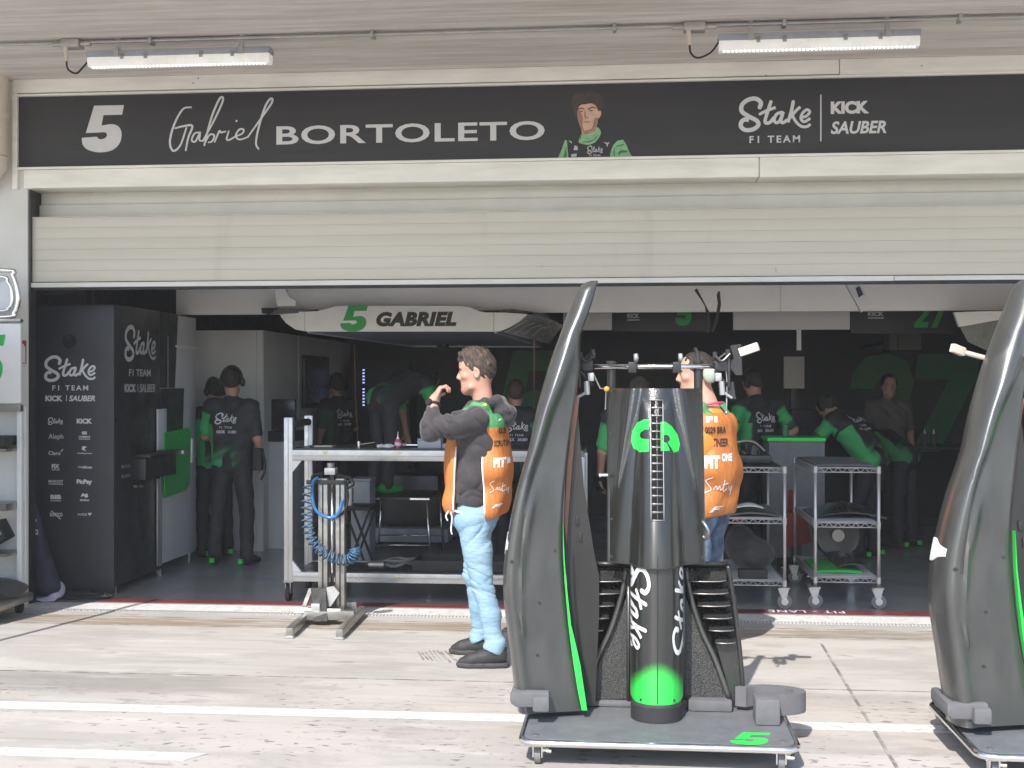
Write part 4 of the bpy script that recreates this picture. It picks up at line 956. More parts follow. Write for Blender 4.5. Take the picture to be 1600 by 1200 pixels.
# ---- aluminium profile trolley
YA = .33
def ta(x, y): return at(x, y, YA)
X0, X1 = ta(443.5, 800).x, ta(914, 800).x; PW = ta(457, 800).x-X0; DPT = .62
ZT = ta(600, 653).z
al = Thing('profile_trolley', 'long aluminium profile work trolley on casters in the garage opening', 'trolley', ((X0+X1)/2, YA+.3, 0))
def prof(mb, a, b, w, h=None):                                 # extrusion with grooves
    mb.bar(a, b, w, h, .004); return mb
zt_, zb2 = ta(600, 703).z, ta(600, 896).z
for (x, y, top) in ((X0+PW/2, YA+PW/2, ZT), (X0+PW/2, YA+DPT, ZT), (X1-PW/2, YA+PW/2, zt_-.045), (X1-PW/2, YA+DPT, zt_-.045)):
    p = al.part('post', prof(MB(), (x, y, .155), (x, y, top), PW), 'aluminium')
    al.part('groove', MB().box(x-.004, x+.004, y-PW/2-.0015, y-PW/2-.0002, .16, top-.01), 'steel', p)
al.part('handle', MB().tube([(X0+PW/2, YA+PW, ZT-.05), (X0+PW/2, YA+DPT-PW/2, ZT-.05)], .028, 14), 'black_rubber', smooth=180)
g = MB(); prof(g, (X0+PW+.001, YA+.03, zt_-.043), (X1-PW/2, YA+.03, zt_-.043), .082, .08); al.part('top_beam', g, 'aluminium')
g = MB(); prof(g, (X0+PW+.001, YA+DPT, zt_-.043), (X1-PW/2, YA+DPT, zt_-.043), .082, .06); al.part('top_beam', g, 'aluminium')
al.part('worktop', MB().box(X0+PW+.002, X1-.01, YA+.0, YA+DPT+.03, zt_-.001, zt_+.009), 'dark_metal')
g = MB()
g.box(X0+PW+.001, X1-PW, YA-.0125, YA-.0105, zt_-.05, zt_-.044).box(X0+PW+.001, X1-PW, YA-.0125, YA-.0105, zb2-.036, zb2-.032); al.part('beam_groove', g, 'steel')
for yy in (YA+.03, YA+DPT): al.part('lower_beam', prof(MB(), (X0+PW+.001, yy, zb2-.035), (X1-PW/2, yy, zb2-.035), .07, .07), 'aluminium')
al.part('lower_shelf', MB().box(X0+PW+.002, X1-PW, YA+.06, YA+DPT-.04, zb2-.012, zb2-.002), 'dark_metal')
g = MB()
for x, z, s_ in ((X0+PW, zt_-.085, -1), (X0+PW, zb2+.002, 1)):
    al.part('corner_bracket', MB().prism([(x+.001, YA-.004, z), (x+.07, YA-.004, z), (x+.001, YA-.004, z+.085*s_)], (0, .03, 0)), 'white_paint')
for x in (X0+PW/2, X1-PW/2):
    for y in (YA+PW/2, YA+DPT):
        c = al.part('caster', MB().box(x-.04, x+.04, y-.04, y+.04, .143, .155, .003).box(x-.022, x-.016, y-.045, y+.03, .06, .143).box(x+.016, x+.022, y-.045, y+.03, .06, .143), 'steel')
        al.part('wheel', MB().cyl((x-.014, y-.015, .063), (x+.014, y-.015, .063), .062, 20), 'black_rubber', c)
g = MB()
for px in (505, 620): p = ta(px, 707); g.box(p.x, p.x+.035, YA-.0135, YA-.0107, p.z-.006, p.z+.004)
p = ta(618, 902); g.box(p.x, p.x+.04, YA-.0075, YA-.0052, p.z-.003, p.z+.008); al.part('sticker', g, 'yellow_sticker')
# things on it
def top(px, dy, z=None): return Vector((ta(px, 700).x, YA+dy, (zt_+.009) if z is None else z))
p = top(617, .12)
bt = Thing('fluid_bottle', 'small pink bottle with a white nozzle on the aluminium trolley', 'bottle', p)
bt.part('body', MB().loft([[(p.x+r*math.cos(a), p.y+r*math.sin(a), p.z+h) for a in [2*PI*k/16 for k in range(16)]] for r, h in ((.024, 0), (.026, .005), (.026, .052), (.02, .062), (.012, .068))]), 'pink_plastic')
bt.part('nozzle', MB().cyl(p+Vector((0, 0, .068)), p+Vector((0, 0, .082)), .012, 12, .009).cyl(p+Vector((0, 0, .082)), p+Vector((0, 0, .125)), .005, 10, .0015), 'white_plastic')
bt.part('label_band', MB().cyl(p+Vector((0, 0, .018)), p+Vector((0, 0, .042)), .0266, 16), 'white_print')
p = top(668, .12)
cs = Thing('grey_case', 'low grey plastic case on the aluminium trolley near the standing man', 'case', p)
cs.part('body', MB().box(p.x-.09, p.x+.09, p.y-.05, p.y+.07, p.z, p.z+.062, .006), 'box_grey')
cs.part('lid', MB().box(p.x-.09, p.x+.09, p.y-.05, p.y+.07, p.z+.063, p.z+.075, .005), 'box_grey')
cs.part('tray', MB().box(p.x+.095, p.x+.20, p.y-.03, p.y+.05, p.z, p.z+.035, .005), 'box_grey')
p = top(600, .1); f_ = Field(.006)
for i in range(7): f_.ell((p.x+random.uniform(-.055, .05), p.y+random.uniform(-.03, .03), p.z+.014), (random.uniform(.02, .04), .03, .014), .01)
single('paper_towel', f_.mesh(disp=lambda X, Y, Z: .004*np.sin(150*X)*np.sin(120*Y+50*Z)), 'white_print', 'crumpled white paper towel beside the pink bottle', 'paper towel', smooth=60)
p = top(640, .16)
wr = Thing('torque_wrench', 'silver socket wrench lying between the pink bottle and the grey case', 'wrench', p)
wr.part('shaft', MB().cyl(p+Vector((-.07, 0, .02)), p+Vector((.06, .01, .02)), .009, 10), 'chrome')
wr.part('head', MB().cyl(p+Vector((-.09, -.01, .02)), p+Vector((-.06, 0, .02)), .02, 12), 'steel')
g = MB(); p = top(500, .16); g.bar(p+Vector((-.1, 0, .008)), p+Vector((.06, .03, .008)), .02, .012)
single('spanner', g.ball(p+Vector((-.1, 0, .009)), (.02, .018, .008)).ball(p+Vector((.06, .03, .009)), (.02, .018, .008)), 'steel', 'dark steel spanner lying at the left end of the aluminium trolley', 'spanner')
p = top(560, .2)
rt = Thing('ratchet', 'thin chrome ratchet with a raised handle on the aluminium trolley', 'ratchet', p)
rt.part('handle', MB().cyl(p+Vector((-.03, 0, .02)), p+Vector((.08, .02, .035)), .006, 8), 'chrome')
rt.part('head', MB().cyl(p+Vector((-.04, 0, 0)), p+Vector((-.04, 0, .045)), .016, 12), 'chrome')
zsf = zb2-.002
g = MB(); pts = [(ta(614, 880).x+.11*math.cos(i*.5)*(1+.3*math.sin(i)), YA+.28+.09*math.sin(i*.5), zsf+.02+.05*abs(math.sin(i*.37))) for i in range(70)]
single('hose_bundle', g.tube(catmull(pts, 3), .009, 6), 'grey_rubber', 'bundle of dark hoses on the lower shelf of the aluminium trolley', 'hose', smooth=180)
for nm, x0, x1, y0, lab in (('plastic_tray', 640, 722, 878, 'long black tray on the lower trolley shelf beside the hoses'), ('plastic_tray', 735, 800, 880, 'black tray on the lower trolley shelf behind the jeans of the standing man')):
    t_ = Thing(nm, lab, 'tray', (ta(x0, 880).x, YA+.3, zsf), 'black trays on the lower trolley shelf'); a, b = ta(x0, 880).x, ta(x1, 880).x; h = zsf+.085
    t_.part('base', MB().box(a, b, YA+.12, YA+.5, zsf+.001, zsf+.008), 'black_rubber')
    t_.part('rim', MB().box(a, b, YA+.12, YA+.126, zsf+.009, h).box(a, b, YA+.494, YA+.5, zsf+.009, h).box(a, a+.006, YA+.127, YA+.493, zsf+.009, h).box(b-.006, b, YA+.127, YA+.493, zsf+.009, h), 'black_rubber')
a = ta(578, 885)
rl = Thing('air_gun', 'small silver air gun on the lower shelf left of the hoses', 'air gun', (a.x, YA+.2, zsf))
rl.part('barrel', MB().cyl((a.x-.05, YA+.2, zsf+.035), (a.x+.07, YA+.2, zsf+.035), .03, 14), 'steel')
rl.part('nose', MB().cyl((a.x-.08, YA+.2, zsf+.035), (a.x-.05, YA+.2, zsf+.035), .012, 10, .024), 'dark_metal')

# ---- steel jack with the blue coil hose
YJ = -.42
def tj(x, y): return at(x, y, YJ)
jk = Thing('quick_lift_jack', 'steel post jack with a blue coiled hose on the pavement before the garage', 'jack', gnd(512, 962))
zt2, zb3 = tj(515, 748).z, .06
for x0, x1 in ((497, 511.5), (524.5, 538)):
    a, b = tj(x0, 850).x, tj(x1, 850).x
    p = jk.part('post', MB().box(a, b, YJ, YJ+.07, zb3, zt2, .004), 'steel')
    jk.part('groove', MB().box((a+b)/2-.006, (a+b)/2+.006, YJ-.0015, YJ-.0002, zb3+.05, zt2-.02), 'dark_metal', p)
jk.part('piston', MB().cyl((tj(517, 800).x, YJ+.035, .1), (tj(517, 800).x, YJ+.035, zt2+.06), .013, 14).cyl((tj(522, 800).x, YJ+.06, .1), (tj(522, 800).x, YJ+.06, zt2-.03), .008, 10), 'chrome', smooth=180)
c = jk.part('head_block', MB().box(tj(507, 735).x, tj(524, 735).x, YJ-.01, YJ+.08, tj(515, 742).z, tj(515, 731).z, .006), 'aluminium')
jk.part('valve', MB().cyl((tj(515, 731).x, YJ+.03, tj(515, 731).z), (tj(515, 731).x, YJ+.03, tj(515, 724).z), .026, 14), 'steel', c)
jk.part('cross_arm', MB().box(tj(479, 755).x, tj(545, 755).x, YJ-.012, YJ-.002, tj(515, 757).z, tj(515, 750).z, .002), 'dark_metal')
jk.part('rear_plate', MB().box(tj(498, 850).x, tj(537, 850).x, YJ+.072, YJ+.08, .3, .95), 'steel')
jk.part('front_plate', MB().prism([tj(489, 917)+Vector((0, -.06, 0)), tj(512, 917)+Vector((0, -.06, 0)), (gnd(515, 976).x, YJ-.16, .035), (gnd(492, 976).x, YJ-.16, .035)], (0, .008, .004)), 'black_rubber')
g = MB()
g.bar((tj(466, 950).x, YJ-.10, tj(500, 950).z), (tj(538, 950).x, YJ-.10, tj(500, 950).z), .03, .03, .006); g.cyl((tj(462, 950).x, YJ-.10, tj(500, 950).z), (tj(466, 950).x, YJ-.10, tj(500, 950).z), .012)
jk.part('axle_bar', g, 'white_paint')
jk.part('clevis', MB().box(tj(493, 940).x, tj(507, 940).x, YJ-.13, YJ-.085, tj(500, 957).z, tj(500, 938).z, .006).prism([tj(513, 916)+Vector((0, -.05, 0)), tj(524, 914)+Vector((0, -.05, 0)), tj(533, 925)+Vector((0, -.05, 0)), tj(520, 945)+Vector((0, -.06, 0)), tj(513, 945)+Vector((0, -.06, 0))], (0, .012, 0)), 'aluminium')
jk.part('strut', MB().bar(tj(486, 920)+Vector((0, .0, 0)), (tj(481, 945).x, YJ-.09, .12), .03, .012), 'aluminium')
a0, a1, b0, b1 = gnd(452, 988, .04), gnd(484, 957, .05), gnd(530, 990, .04), gnd(563, 955, .05)
for p, q in ((a0, a1), (b0, b1)):
    l = jk.part('leg', MB().bar(p, q+(q-p).normalized()*.06, .045, .055, .004), 'steel')
    jk.part('foot', MB().box(p.x-.035, p.x+.03, p.y-.012, p.y+.03, .001, .016, .003), 'aluminium', l)
jk.part('base_beam', MB().bar(a1*.7+a0*.3+Vector((0, 0, .02)), b1*.7+b0*.3+Vector((0, 0, .02)), .07, .06, .004).bar(a1+Vector((.03, 0, .03)), b1+Vector((-.03, 0, .03)), .07, .08, .004), 'steel')
pts = [tj(x, y) for x, y in ((484, 756), (482, 790), (483, 820), (492, 846), (508, 862), (528, 872), (548, 873), (557, 862), (556, 855))]
ax_ = catmull([Vector(p)+Vector((0, -.04, 0)) for p in pts], 40); hel = []; u = Vector((1, 0, 0))
for i, p in enumerate(ax_[:-1]):
    d = (Vector(ax_[i+1])-Vector(p)); d = d.normalized() if d.length > 1e-6 else Vector((0, 0, -1))
    u = (u-d*u.dot(d)).normalized(); w = d.cross(u); an = i*.50; hel.append(Vector(p)+(u*math.cos(an)+w*math.sin(an))*.036)
jk.part('coil_hose', MB().tube(hel, .0056, 6), 'blue_coil', smooth=180)
jk.part('air_hose', MB().tube(catmull([tj(x, y)+Vector((0, -.05, 0)) for x, y in ((500, 745), (492, 752), (491, 775), (496, 795), (510, 806), (524, 807), (533, 798), (538, 780))], 8), .012, 10), 'blue_hose', smooth=180)
jk.part('black_hose', MB().tube(catmull([tj(x, y)+Vector((0, -.02, 0)) for x, y in ((540, 752), (545, 775), (538, 800), (520, 808))], 8), .009, 8).tube(catmull([tj(x, y)+Vector((0, -.01, 0)) for x, y in ((505, 740), (490, 742), (487, 752))], 6), .008, 8).tube(catmull([tj(x, y)+Vector((0, .02, 0)) for x, y in ((524, 742), (545, 747), (552, 757), (540, 765))], 6), .008, 8), 'black_rubber', smooth=180)

# ---- platform bench on chrome legs, behind the trolley
zB = .66; yb0, yb1 = gnd(566, 882).y, gnd(566, 882).y+.75
bxa, bxb = at(570, 776, yb0).x, at(668, 776, yb0).x
bn_ = Thing('step_bench', 'low work bench with thin chrome legs behind the aluminium trolley', 'bench', ((bxa+bxb)/2, yb0+.3, 0))
zB = at(600, 777, yb0).z
bn_.part('top', MB().box(bxa, bxb, yb0, yb1, zB-.028, zB, .006), 'dark_metal')
bn_.part('top_edge', MB().box(bxa-.02, bxa+.14, yb0-.012, yb0-.001, zB-.02, zB-.004).box(bxb-.16, bxb+.02, yb0-.012, yb0-.001, zB-.02, zB-.004), 'chrome')
for x, y, sx in ((bxa, yb0, -1), (bxb, yb0, 1), (bxa, yb1, -1), (bxb, yb1, 1)):
    bn_.part('leg', MB().cyl((x-sx*.01, y, zB-.028), (x+sx*(-.06 if 0 else .035), y, .001), .012, 10), 'chrome', smooth=180)
for y in (yb0+.01, yb1-.01): bn_.part('stretcher', MB().cyl((bxa-.03, y, .18), (bxb+.03, y, .18), .008, 8), 'chrome', smooth=180)
st = at(557, 815, 1.6)
fs = Thing('folding_stool', 'small folding stool with crossed black legs behind the jack', 'stool', (st.x, 1.7, 0))
a, b = at(541, 800, 1.6).x, at(577, 800, 1.6).x; z1 = at(557, 797, 1.6).z; z0 = .001
fs.part('seat', MB().box(a-.02, b+.02, 1.55, 1.9, z1, z1+.03, .008), 'black_rubber')
for y in (1.58, 1.86): fs.part('leg', MB().bar((a, y, z0+.02), (b, y+.03, z1), .025, .02).bar((b, y, z0+.02), (a, y-.03, z1), .025, .02), 'black_rubber')
a = at(548, 775, 1.62)
sp = Thing('spray_can', 'silver spray can standing on the folding stool', 'spray can', (a.x-.02, 1.68, z1+.03))
sp.part('can', MB().cyl((a.x-.02, 1.68, z1+.031), (a.x-.02, 1.68, z1+.18), .032, 16), 'aluminium')
sp.part('nozzle', MB().cyl((a.x-.02, 1.68, z1+.18), (a.x-.02, 1.68, z1+.22), .02, 12, .012), 'white_plastic')
single('grey_box', MB().box(at(546, 760, 1.95).x, at(576, 760, 1.95).x, 2.0, 2.25, .001, at(560, 752, 2.0).z, .01).box(at(546, 760, 1.95).x-.01, at(576, 760, 1.95).x+.01, 1.99, 2.26, at(560, 752, 2.0).z+.001, at(560, 748, 2.0).z, .01), 'box_grey', 'tall grey equipment box behind the folding stool', 'box')
dk = Thing('engine_stand', 'dark low engine stand in the shade below the work bench', 'stand', (at(620, 860, 3).x, 3.4, 0))
a, b = at(575, 860, 3.2).x, at(700, 860, 3.2).x
dk.part('base', MB().box(a, b, 3.2, 4.2, .08, .22, .02), 'box_grey')
dk.part('body', MB().box(a+.1, b-.1, 3.3, 4.1, .22, .75, .08), 'dark_metal')
g = MB()
for x in (a+.08, b-.08):
    for y in (3.28, 4.1): g.cyl((x-.02, y, .041), (x+.02, y, .041), .04, 12)
dk.part('wheel', g, 'black_rubber')
sr = Thing('server_rack', 'dark rack with a column of tiny blue lights behind the bending mechanic', 'rack', (at(566, 650, 6.2).x, 6.4, 0))
a, b = at(545, 650, 6.2).x, at(640, 650, 6.2).x
sr.part('case', MB().box(a, b, 6.2, 6.7, .05, 1.95, .01), 'back_dark')
sr.part('foot', MB().box(a+.05, b-.05, 6.25, 6.65, .001, .05), 'dark_metal')
g = MB()
for i in range(12):
    if i == 5: continue
    p = at(568, 578+i*5, 6.19); g.box(p.x-.012, p.x+.012, 6.188, 6.198, p.z-.008, p.z+.008)
sr.part('led', g, 'blue_led')

# ---- wire shelving trolleys
def lattice(mb, p, q, zlo, zhi, n):
    p, q = Vector(p), Vector(q)
    mb.tube([(p.x, p.y, zhi), (q.x, q.y, zhi)], .0045, 6); mb.tube([(p.x, p.y, zlo), (q.x, q.y, zlo)], .0045, 6)
    for i in range(n):
        a = p.lerp(q, i/n); b = p.lerp(q, (i+.5)/n); c = p.lerp(q, (i+1)/n)
        mb.tube([(a.x, a.y, zlo), (b.x, b.y, zhi), (c.x, c.y, zlo)], .0032, 5)
def wire_rack(lab, x0, x1, y0, y1, tops):
    r = Thing('wire_rack', lab, 'shelving trolley', ((x0+x1)/2, (y0+y1)/2, 0), 'chrome wire shelving trolleys')
    for x in (x0, x1):
        for y in (y0, y1):
            r.part('post', MB().cyl((x, y, .15), (x, y, tops[0]+.015), .0125, 12), 'wire_metal', smooth=180)
            dx = .015 if x == x0 else -.015
            c = r.part('caster', MB().prism([(x-.05, y-.018, .15), (x+.03, y-.018, .15), (x+.008, y-.018, .06), (x-.014, y-.018, .06)], (0, .005, 0)).prism([(x-.05, y+.013, .15), (x+.03, y+.013, .15), (x+.008, y+.013, .06), (x-.014, y+.013, .06)], (0, .005, 0)).box(x-.04, x+.035, y-.03, y+.03, .15, .158), 'wire_metal')
            w = r.part('wheel', MB().loft([[(x+rr*math.cos(a), y+dy_, .055+rr*math.sin(a)) for a in [2*PI*k/22 for k in range(22)]] for dy_, rr in ((-.0115, .044), (-.0115, .0535), (.0115, .0535), (.0115, .044))]), 'grey_rubber', c)
            r.part('hub', MB().cyl((x, y-.0125, .055), (x, y-.0195, .055), .026, 16).cyl((x, y-.0195, .055), (x, y-.022, .055), .010, 10), 'panel_grey', c)
    for i, z in enumerate(tops):
        s_ = MB(); lattice(s_, (x0, y0, 0), (x1, y0, 0), z-.032, z, 7); lattice(s_, (x0, y1, 0), (x1, y1, 0), z-.032, z, 7); lattice(s_, (x0, y0, 0), (x0, y1, 0), z-.032, z, 16); lattice(s_, (x1, y0, 0), (x1, y1, 0), z-.032, z, 16)
        for k in range(1, 40): y = y0+(y1-y0)*k/40; s_.tube([(x0, y, z+.002), (x1, y, z+.002)], .0018, 4)
        sh_ = r.part('shelf', s_, 'wire_metal', smooth=180)
        r.part('liner', MB().box(x0+.015, x1-.015, y0+.02, y1-.02, z+.0045, z+.0075), 'panel_grey' if i else 'dark_metal', sh_)
        r.part('collar', MB().cyl((x0, y0, z-.04), (x0, y0, z+.008), .0175, 12).cyl((x1, y0, z-.04), (x1, y0, z+.008), .0175, 12).cyl((x0, y1, z-.04), (x0, y1, z+.008), .0175, 12).cyl((x1, y1, z-.04), (x1, y1, z+.008), .0175, 12), 'aluminium', sh_)
    return r
YR = .42
xa, xb = at(1274, 800, YR).x, at(1373, 800, YR).x; WR = xb-xa
tops = [at(1320, y, YR).z for y in (731, 817, 903)]
wire_rack('chrome wire shelving trolley with a green panel on its bottom shelf', xa, xb, YR, YR+1.1, tops)
xd = at(1226, 800, YR-.05).x; xc_ = xd-WR*1.0
tops2 = [at(1200, y, YR-.05).z for y in (731, 811, 908)]
wire_rack('chrome wire shelving trolley partly hidden behind the orange vest', xc_, xd, YR-.05, YR+1.0, tops2)
def panel(name, lab, pts, m, z, th=.012, curl=.03, cat='body panel', group=None):
    n = 10; P = [Vector(p) for p in pts]; rings = []                     # bowed sheet spanned by four corners
    for i in range(n+1):
        s_ = i/n; a = P[0].lerp(P[3], s_); b = P[1].lerp(P[2], s_); row = []
        for k in range(9):
            t_ = k/8; q = a.lerp(b, t_); row.append((q.x, q.y, z+curl*math.sin(PI*t_)*math.sin(PI*(.15+.7*s_))))
        rings.append(row+[(x, y, zz-th) for x, y, zz in row[::-1]])
    g = MB().loft(rings); lo = min(p[2] for p in g.v); g.v = [(x, y, zz-lo+z) for x, y, zz in g.v]
    return single(name, g, m, lab, cat, group, smooth=50)
q = lambda x0, x1, y0, y1: [(x0, y0, 0), (x1, y0, 0), (x1, y1, 0), (x0, y1, 0)]
G_ = 'body panels lying on the shelving trolleys'
panel('body_panel', 'matt black panel covering the top of the trolley with the green panel', q(xa+.02, xb-.02, YR+.05, YR+1.05), 'deck_grey', tops[0]+.0085, .01, .005, group=G_)
panel('body_panel', 'bowed black wing panel on the middle shelf of the right wire trolley', q(xa+.02, xb+.10, YR+.2, YR+.8), 'carbon_gloss', tops[1]+.0085, .01, .09, group=G_)
panel('body_panel', 'green edged panel on the bottom shelf of the right wire trolley', q(xa+.02, xb-.09, YR+.15, YR+.75), 'green_print', tops[2]+.0085, .02, .015, group=G_)
panel('body_panel', 'black panel leaning over the green panel on the bottom shelf', q(xa+.2, xb-.03, YR+.2, YR+.9), 'carbon_gloss', tops[2]+.045, .01, .05, group=G_)
tb = Thing('tyre_blanket', 'round black tyre cover standing on the bottom shelf of the right trolley', 'tyre cover', ((xa+xb)/2, YR+.95, tops[2]+.0085))
tb.part('cover', MB().loft([[((xa+xb)/2+.09+r*math.cos(a), YR+y, tops[2]+.20+r*math.sin(a)) for a in [2*PI*k/28 for k in range(28)]] for y, r in ((.92, .13), (.91, .17), (.95, .188), (1.04, .188), (1.06, .15))]), 'carbon_dark', smooth=60)
tb.part('hub', MB().cyl(((xa+xb)/2+.09, YR+.9, tops[2]+.20), ((xa+xb)/2+.09, YR+.918, tops[2]+.20), .05, 18), 'steel')
panel('body_panel', 'wide bowed black panel on the middle shelf behind the orange vest', q(xc_+.03, xd-.03, YR, YR+.8), 'carbon_satin', tops2[1]+.0085, .012, .05, group=G_)
panel('body_panel', 'pale sheet lying at the front of the middle shelf behind the orange vest', q(xc_+.1, xd-.15, YR-.03, YR+.1), 'panel_grey', tops2[1]+.0755, .006, .03, group=G_)
du = Thing('duffel_bag', 'black draped duffel on the bottom shelf of the left wire trolley', 'bag', ((xc_+xd)/2, YR+.35, tops2[2]+.0085))
f_ = Field(.014); f_.ell(((xc_+xd)/2+.03, YR+.33, tops2[2]+.15), (.17, .28, .12), .04).ell(((xc_+xd)/2-.04, YR+.45, tops2[2]+.20), (.13, .25, .15), .04)
du.part('body', relax(f_.mesh(disp=lambda X, Y, Z: .01*np.sin(26*X+14*Z)*np.sin(18*Y+10*Z), cut=lambda X, Y, Z: tops2[2]+.0095-Z)), 'cloth_black', smooth=180)
du.part('base_box', MB().box((xc_+xd)/2-.10, (xc_+xd)/2+.11, YR-.02, YR+.08, tops2[2]+.0085, tops2[2]+.075, .006), 'black_rubber')
eg = Thing('gearbox_casting', 'cluster of dark engine parts on top of the left wire trolley', 'engine parts', ((xc_+xd)/2, YR+.4, tops2[0]+.0085))
z = tops2[0]+.009
eg.part('block', MB().box(xc_+.04, xd-.06, YR+.2, YR+.7, z, z+.07, .02), 'dark_metal')
g = MB()
for i in range(9): x = xc_+.06+random.random()*.3; y = YR+.2+random.random()*.4; g.cyl((x, y, z+.07), (x+random.uniform(-.03, .03), y, z+.09+random.random()*.08), .02+.015*random.random(), 12)
eg.part('port', g, 'dark_metal')
eg.part('pipe', MB().tube(catmull([(xc_+.08, YR+.25, z+.08), (xc_+.12, YR+.2, z+.16), (xc_+.25, YR+.25, z+.17), (xd-.1, YR+.3, z+.09)], 6), .012, 8), 'steel', smooth=180)

# ---- red and dark things between and behind the racks
rd = Thing('red_trolley_jack', 'red floor jack standing in the gap between the two wire trolleys', 'jack', gnd(1245, 905))
p = gnd(1247, 905)
def tr(x, y): return at(x, y, p.y)
rd.part('body', MB().prism([tr(1230, 803), tr(1246, 800), (tr(1262, 815)), tr(1268, 848), tr(1229, 856)], (0, .25, 0)), 'red_paint')
rd.part('column', MB().box(tr(1240, 850).x, tr(1254, 850).x, p.y+.05, p.y+.2, .12, tr(1245, 850).z, .01), 'dark_metal')
rd.part('base', MB().box(tr(1228, 880).x, tr(1268, 880).x, p.y-.1, p.y+.5, .07, .12, .01), 'dark_metal')
g = MB()
for x in (1234, 1262): g.cyl((tr(x, 900).x-.02, p.y-.06, .036), (tr(x, 900).x+.02, p.y-.06, .036), .035, 14).cyl((tr(x, 900).x-.02, p.y+.44, .036), (tr(x, 900).x+.02, p.y+.44, .036), .035, 14)
rd.part('wheel', g, 'chrome')
rd.part('lever', MB().cyl(tr(1237, 800)+Vector((0, .1, 0)), tr(1243, 772)+Vector((0, .3, 0)), .02, 10), 'red_paint')
rd2 = Thing('red_toolbox', 'red tool box behind the left wire trolley beside the orange vest', 'tool box', at(1152, 828, 1.8))
a, b = at(1143, 828, 1.9), at(1164, 818, 1.9)
rd2.part('case', MB().box(a.x, b.x, 1.9, 2.2, .5, b.z, .01), 'red_paint')
rd2.part('stand', MB().box(a.x+.01, b.x-.01, 1.92, 2.18, .001, .5), 'dark_metal')
YG = 2.2
gbx = Thing('green_topped_crate', 'dark crate with a bright green top edge beside the bending mechanic', 'crate', (at(1244, 712, YG).x, YG+.3, 0))
a, b = at(1201, 690, YG), at(1289, 712, YG)
gbx.part('crate', MB().box(a.x, b.x, YG, YG+.5, .12, at(1244, 690, YG).z-.002, .01), 'deck_grey')
gbx.part('rim', MB().box(a.x-.01, b.x+.005, YG-.012, YG+.51, at(1244, 690, YG).z, at(1244, 684, YG).z, .004), 'neon_green')
gbx.part('leg', MB().box(a.x+.02, a.x+.07, YG+.02, YG+.07, .001, .12).box(b.x-.07, b.x-.02, YG+.02, YG+.07, .001, .12).box(a.x+.02, a.x+.07, YG+.42, YG+.47, .001, .12).box(b.x-.07, b.x-.02, YG+.42, YG+.47, .001, .12), 'dark_metal')
zc2 = at(1244, 684, YG).z
a = at(1227, 672, YG+.2)
cn2 = Thing('drink_can', 'slim dark can standing on the green topped crate', 'can', (a.x, YG+.2, zc2))
cn2.part('can', MB().loft([[(a.x+r*math.cos(t_), YG+.2+r*math.sin(t_), zc2+h) for t_ in [2*PI*k/16 for k in range(16)]] for r, h in ((.022, .001), (.029, .008), (.029, .085), (.024, .096))]), 'deep_green')
cn2.part('lid', MB().cyl((a.x, YG+.2, zc2+.096), (a.x, YG+.2, zc2+.099), .024, 16), 'aluminium')
tq = Thing('work_table', 'dark work table deep in the garage under the big green 27', 'table', (at(1450, 760, 5).x, 5.2, 0))
a, b = at(1330, 700, 5).x, at(1530, 700, 5).x
tq.part('tabletop', MB().box(a, b, 4.9, 5.6, .93, .97, .006), 'dark_metal')
for x in (a+.05, b-.05):
    for y in (4.95, 5.55): tq.part('leg', MB().box(x-.03, x+.03, y-.03, y+.03, .001, .93), 'dark_metal')
for px, lab in ((1445, 'left small bottle on the dark work table by the tall panel'), (1459, 'right small bottle on the dark work table by the tall panel')):
    x = at(px, 690, 5.1).x; t_ = Thing('squeeze_bottle', lab, 'bottle', (x, 5.1, .97), 'small bottles on the dark work table')
    t_.part('body', MB().cyl((x, 5.1, .971), (x, 5.1, 1.10), .03, 12), 'tan_cloth'); t_.part('cap', MB().cyl((x, 5.1, 1.10), (x, 5.1, 1.15), .014, 10, .006), 'white_plastic')
mp = Thing('display_panel', 'grey wall panel behind the akimbo mechanic in the right of the garage', 'panel', at(1240, 607, 6.0))
a, b = at(1225, 557, 6.0), at(1257, 607, 6.0)
mp.part('plate', MB().box(a.x, b.x, 6.0, 6.04, b.z, a.z, .004), 'interior_wall')
mp.part('stand', MB().box((a.x+b.x)/2-.03, (a.x+b.x)/2+.03, 6.045, 6.1, .001, a.z-.05), 'dark_metal')
tc2 = Thing('engineer_desk', 'tall dark cabinet standing behind the green topped crate', 'cabinet', (at(1250, 700, 3.6).x, 3.8, 0))
a, b = at(1236, 700, 3.6).x, at(1330, 700, 3.6).x
tc2.part('carcass', MB().box(a, b, 3.6, 4.1, .05, at(1250, 640, 3.6).z, .01), 'trouser_black')
tc2.part('plinth', MB().box(a+.03, b-.03, 3.63, 4.07, .001, .05), 'dark_metal')
sb = Thing('grey_cart', 'narrow grey cart behind the tall body panel, its edge lit', 'cart', (at(905, 800, .9).x, 1.1, 0))
a, b = at(898, 800, 1.0).x, at(913, 800, 1.0).x
sb.part('case', MB().box(a-.1, b, 1.05, 1.6, .1, at(905, 702, 1.05).z, .008), 'box_grey')
sb.part('edge', MB().box(b+.001, b+.012, 1.04, 1.06, .1, at(905, 702, 1.05).z), 'aluminium')
g = MB()
for y in (1.1, 1.55): g.cyl((a-.06, y, .05), (a-.02, y, .05), .048, 12).cyl((b-.05, y, .05), (b-.01, y, .05), .048, 12)
sb.part('wheel', g, 'black_rubber')

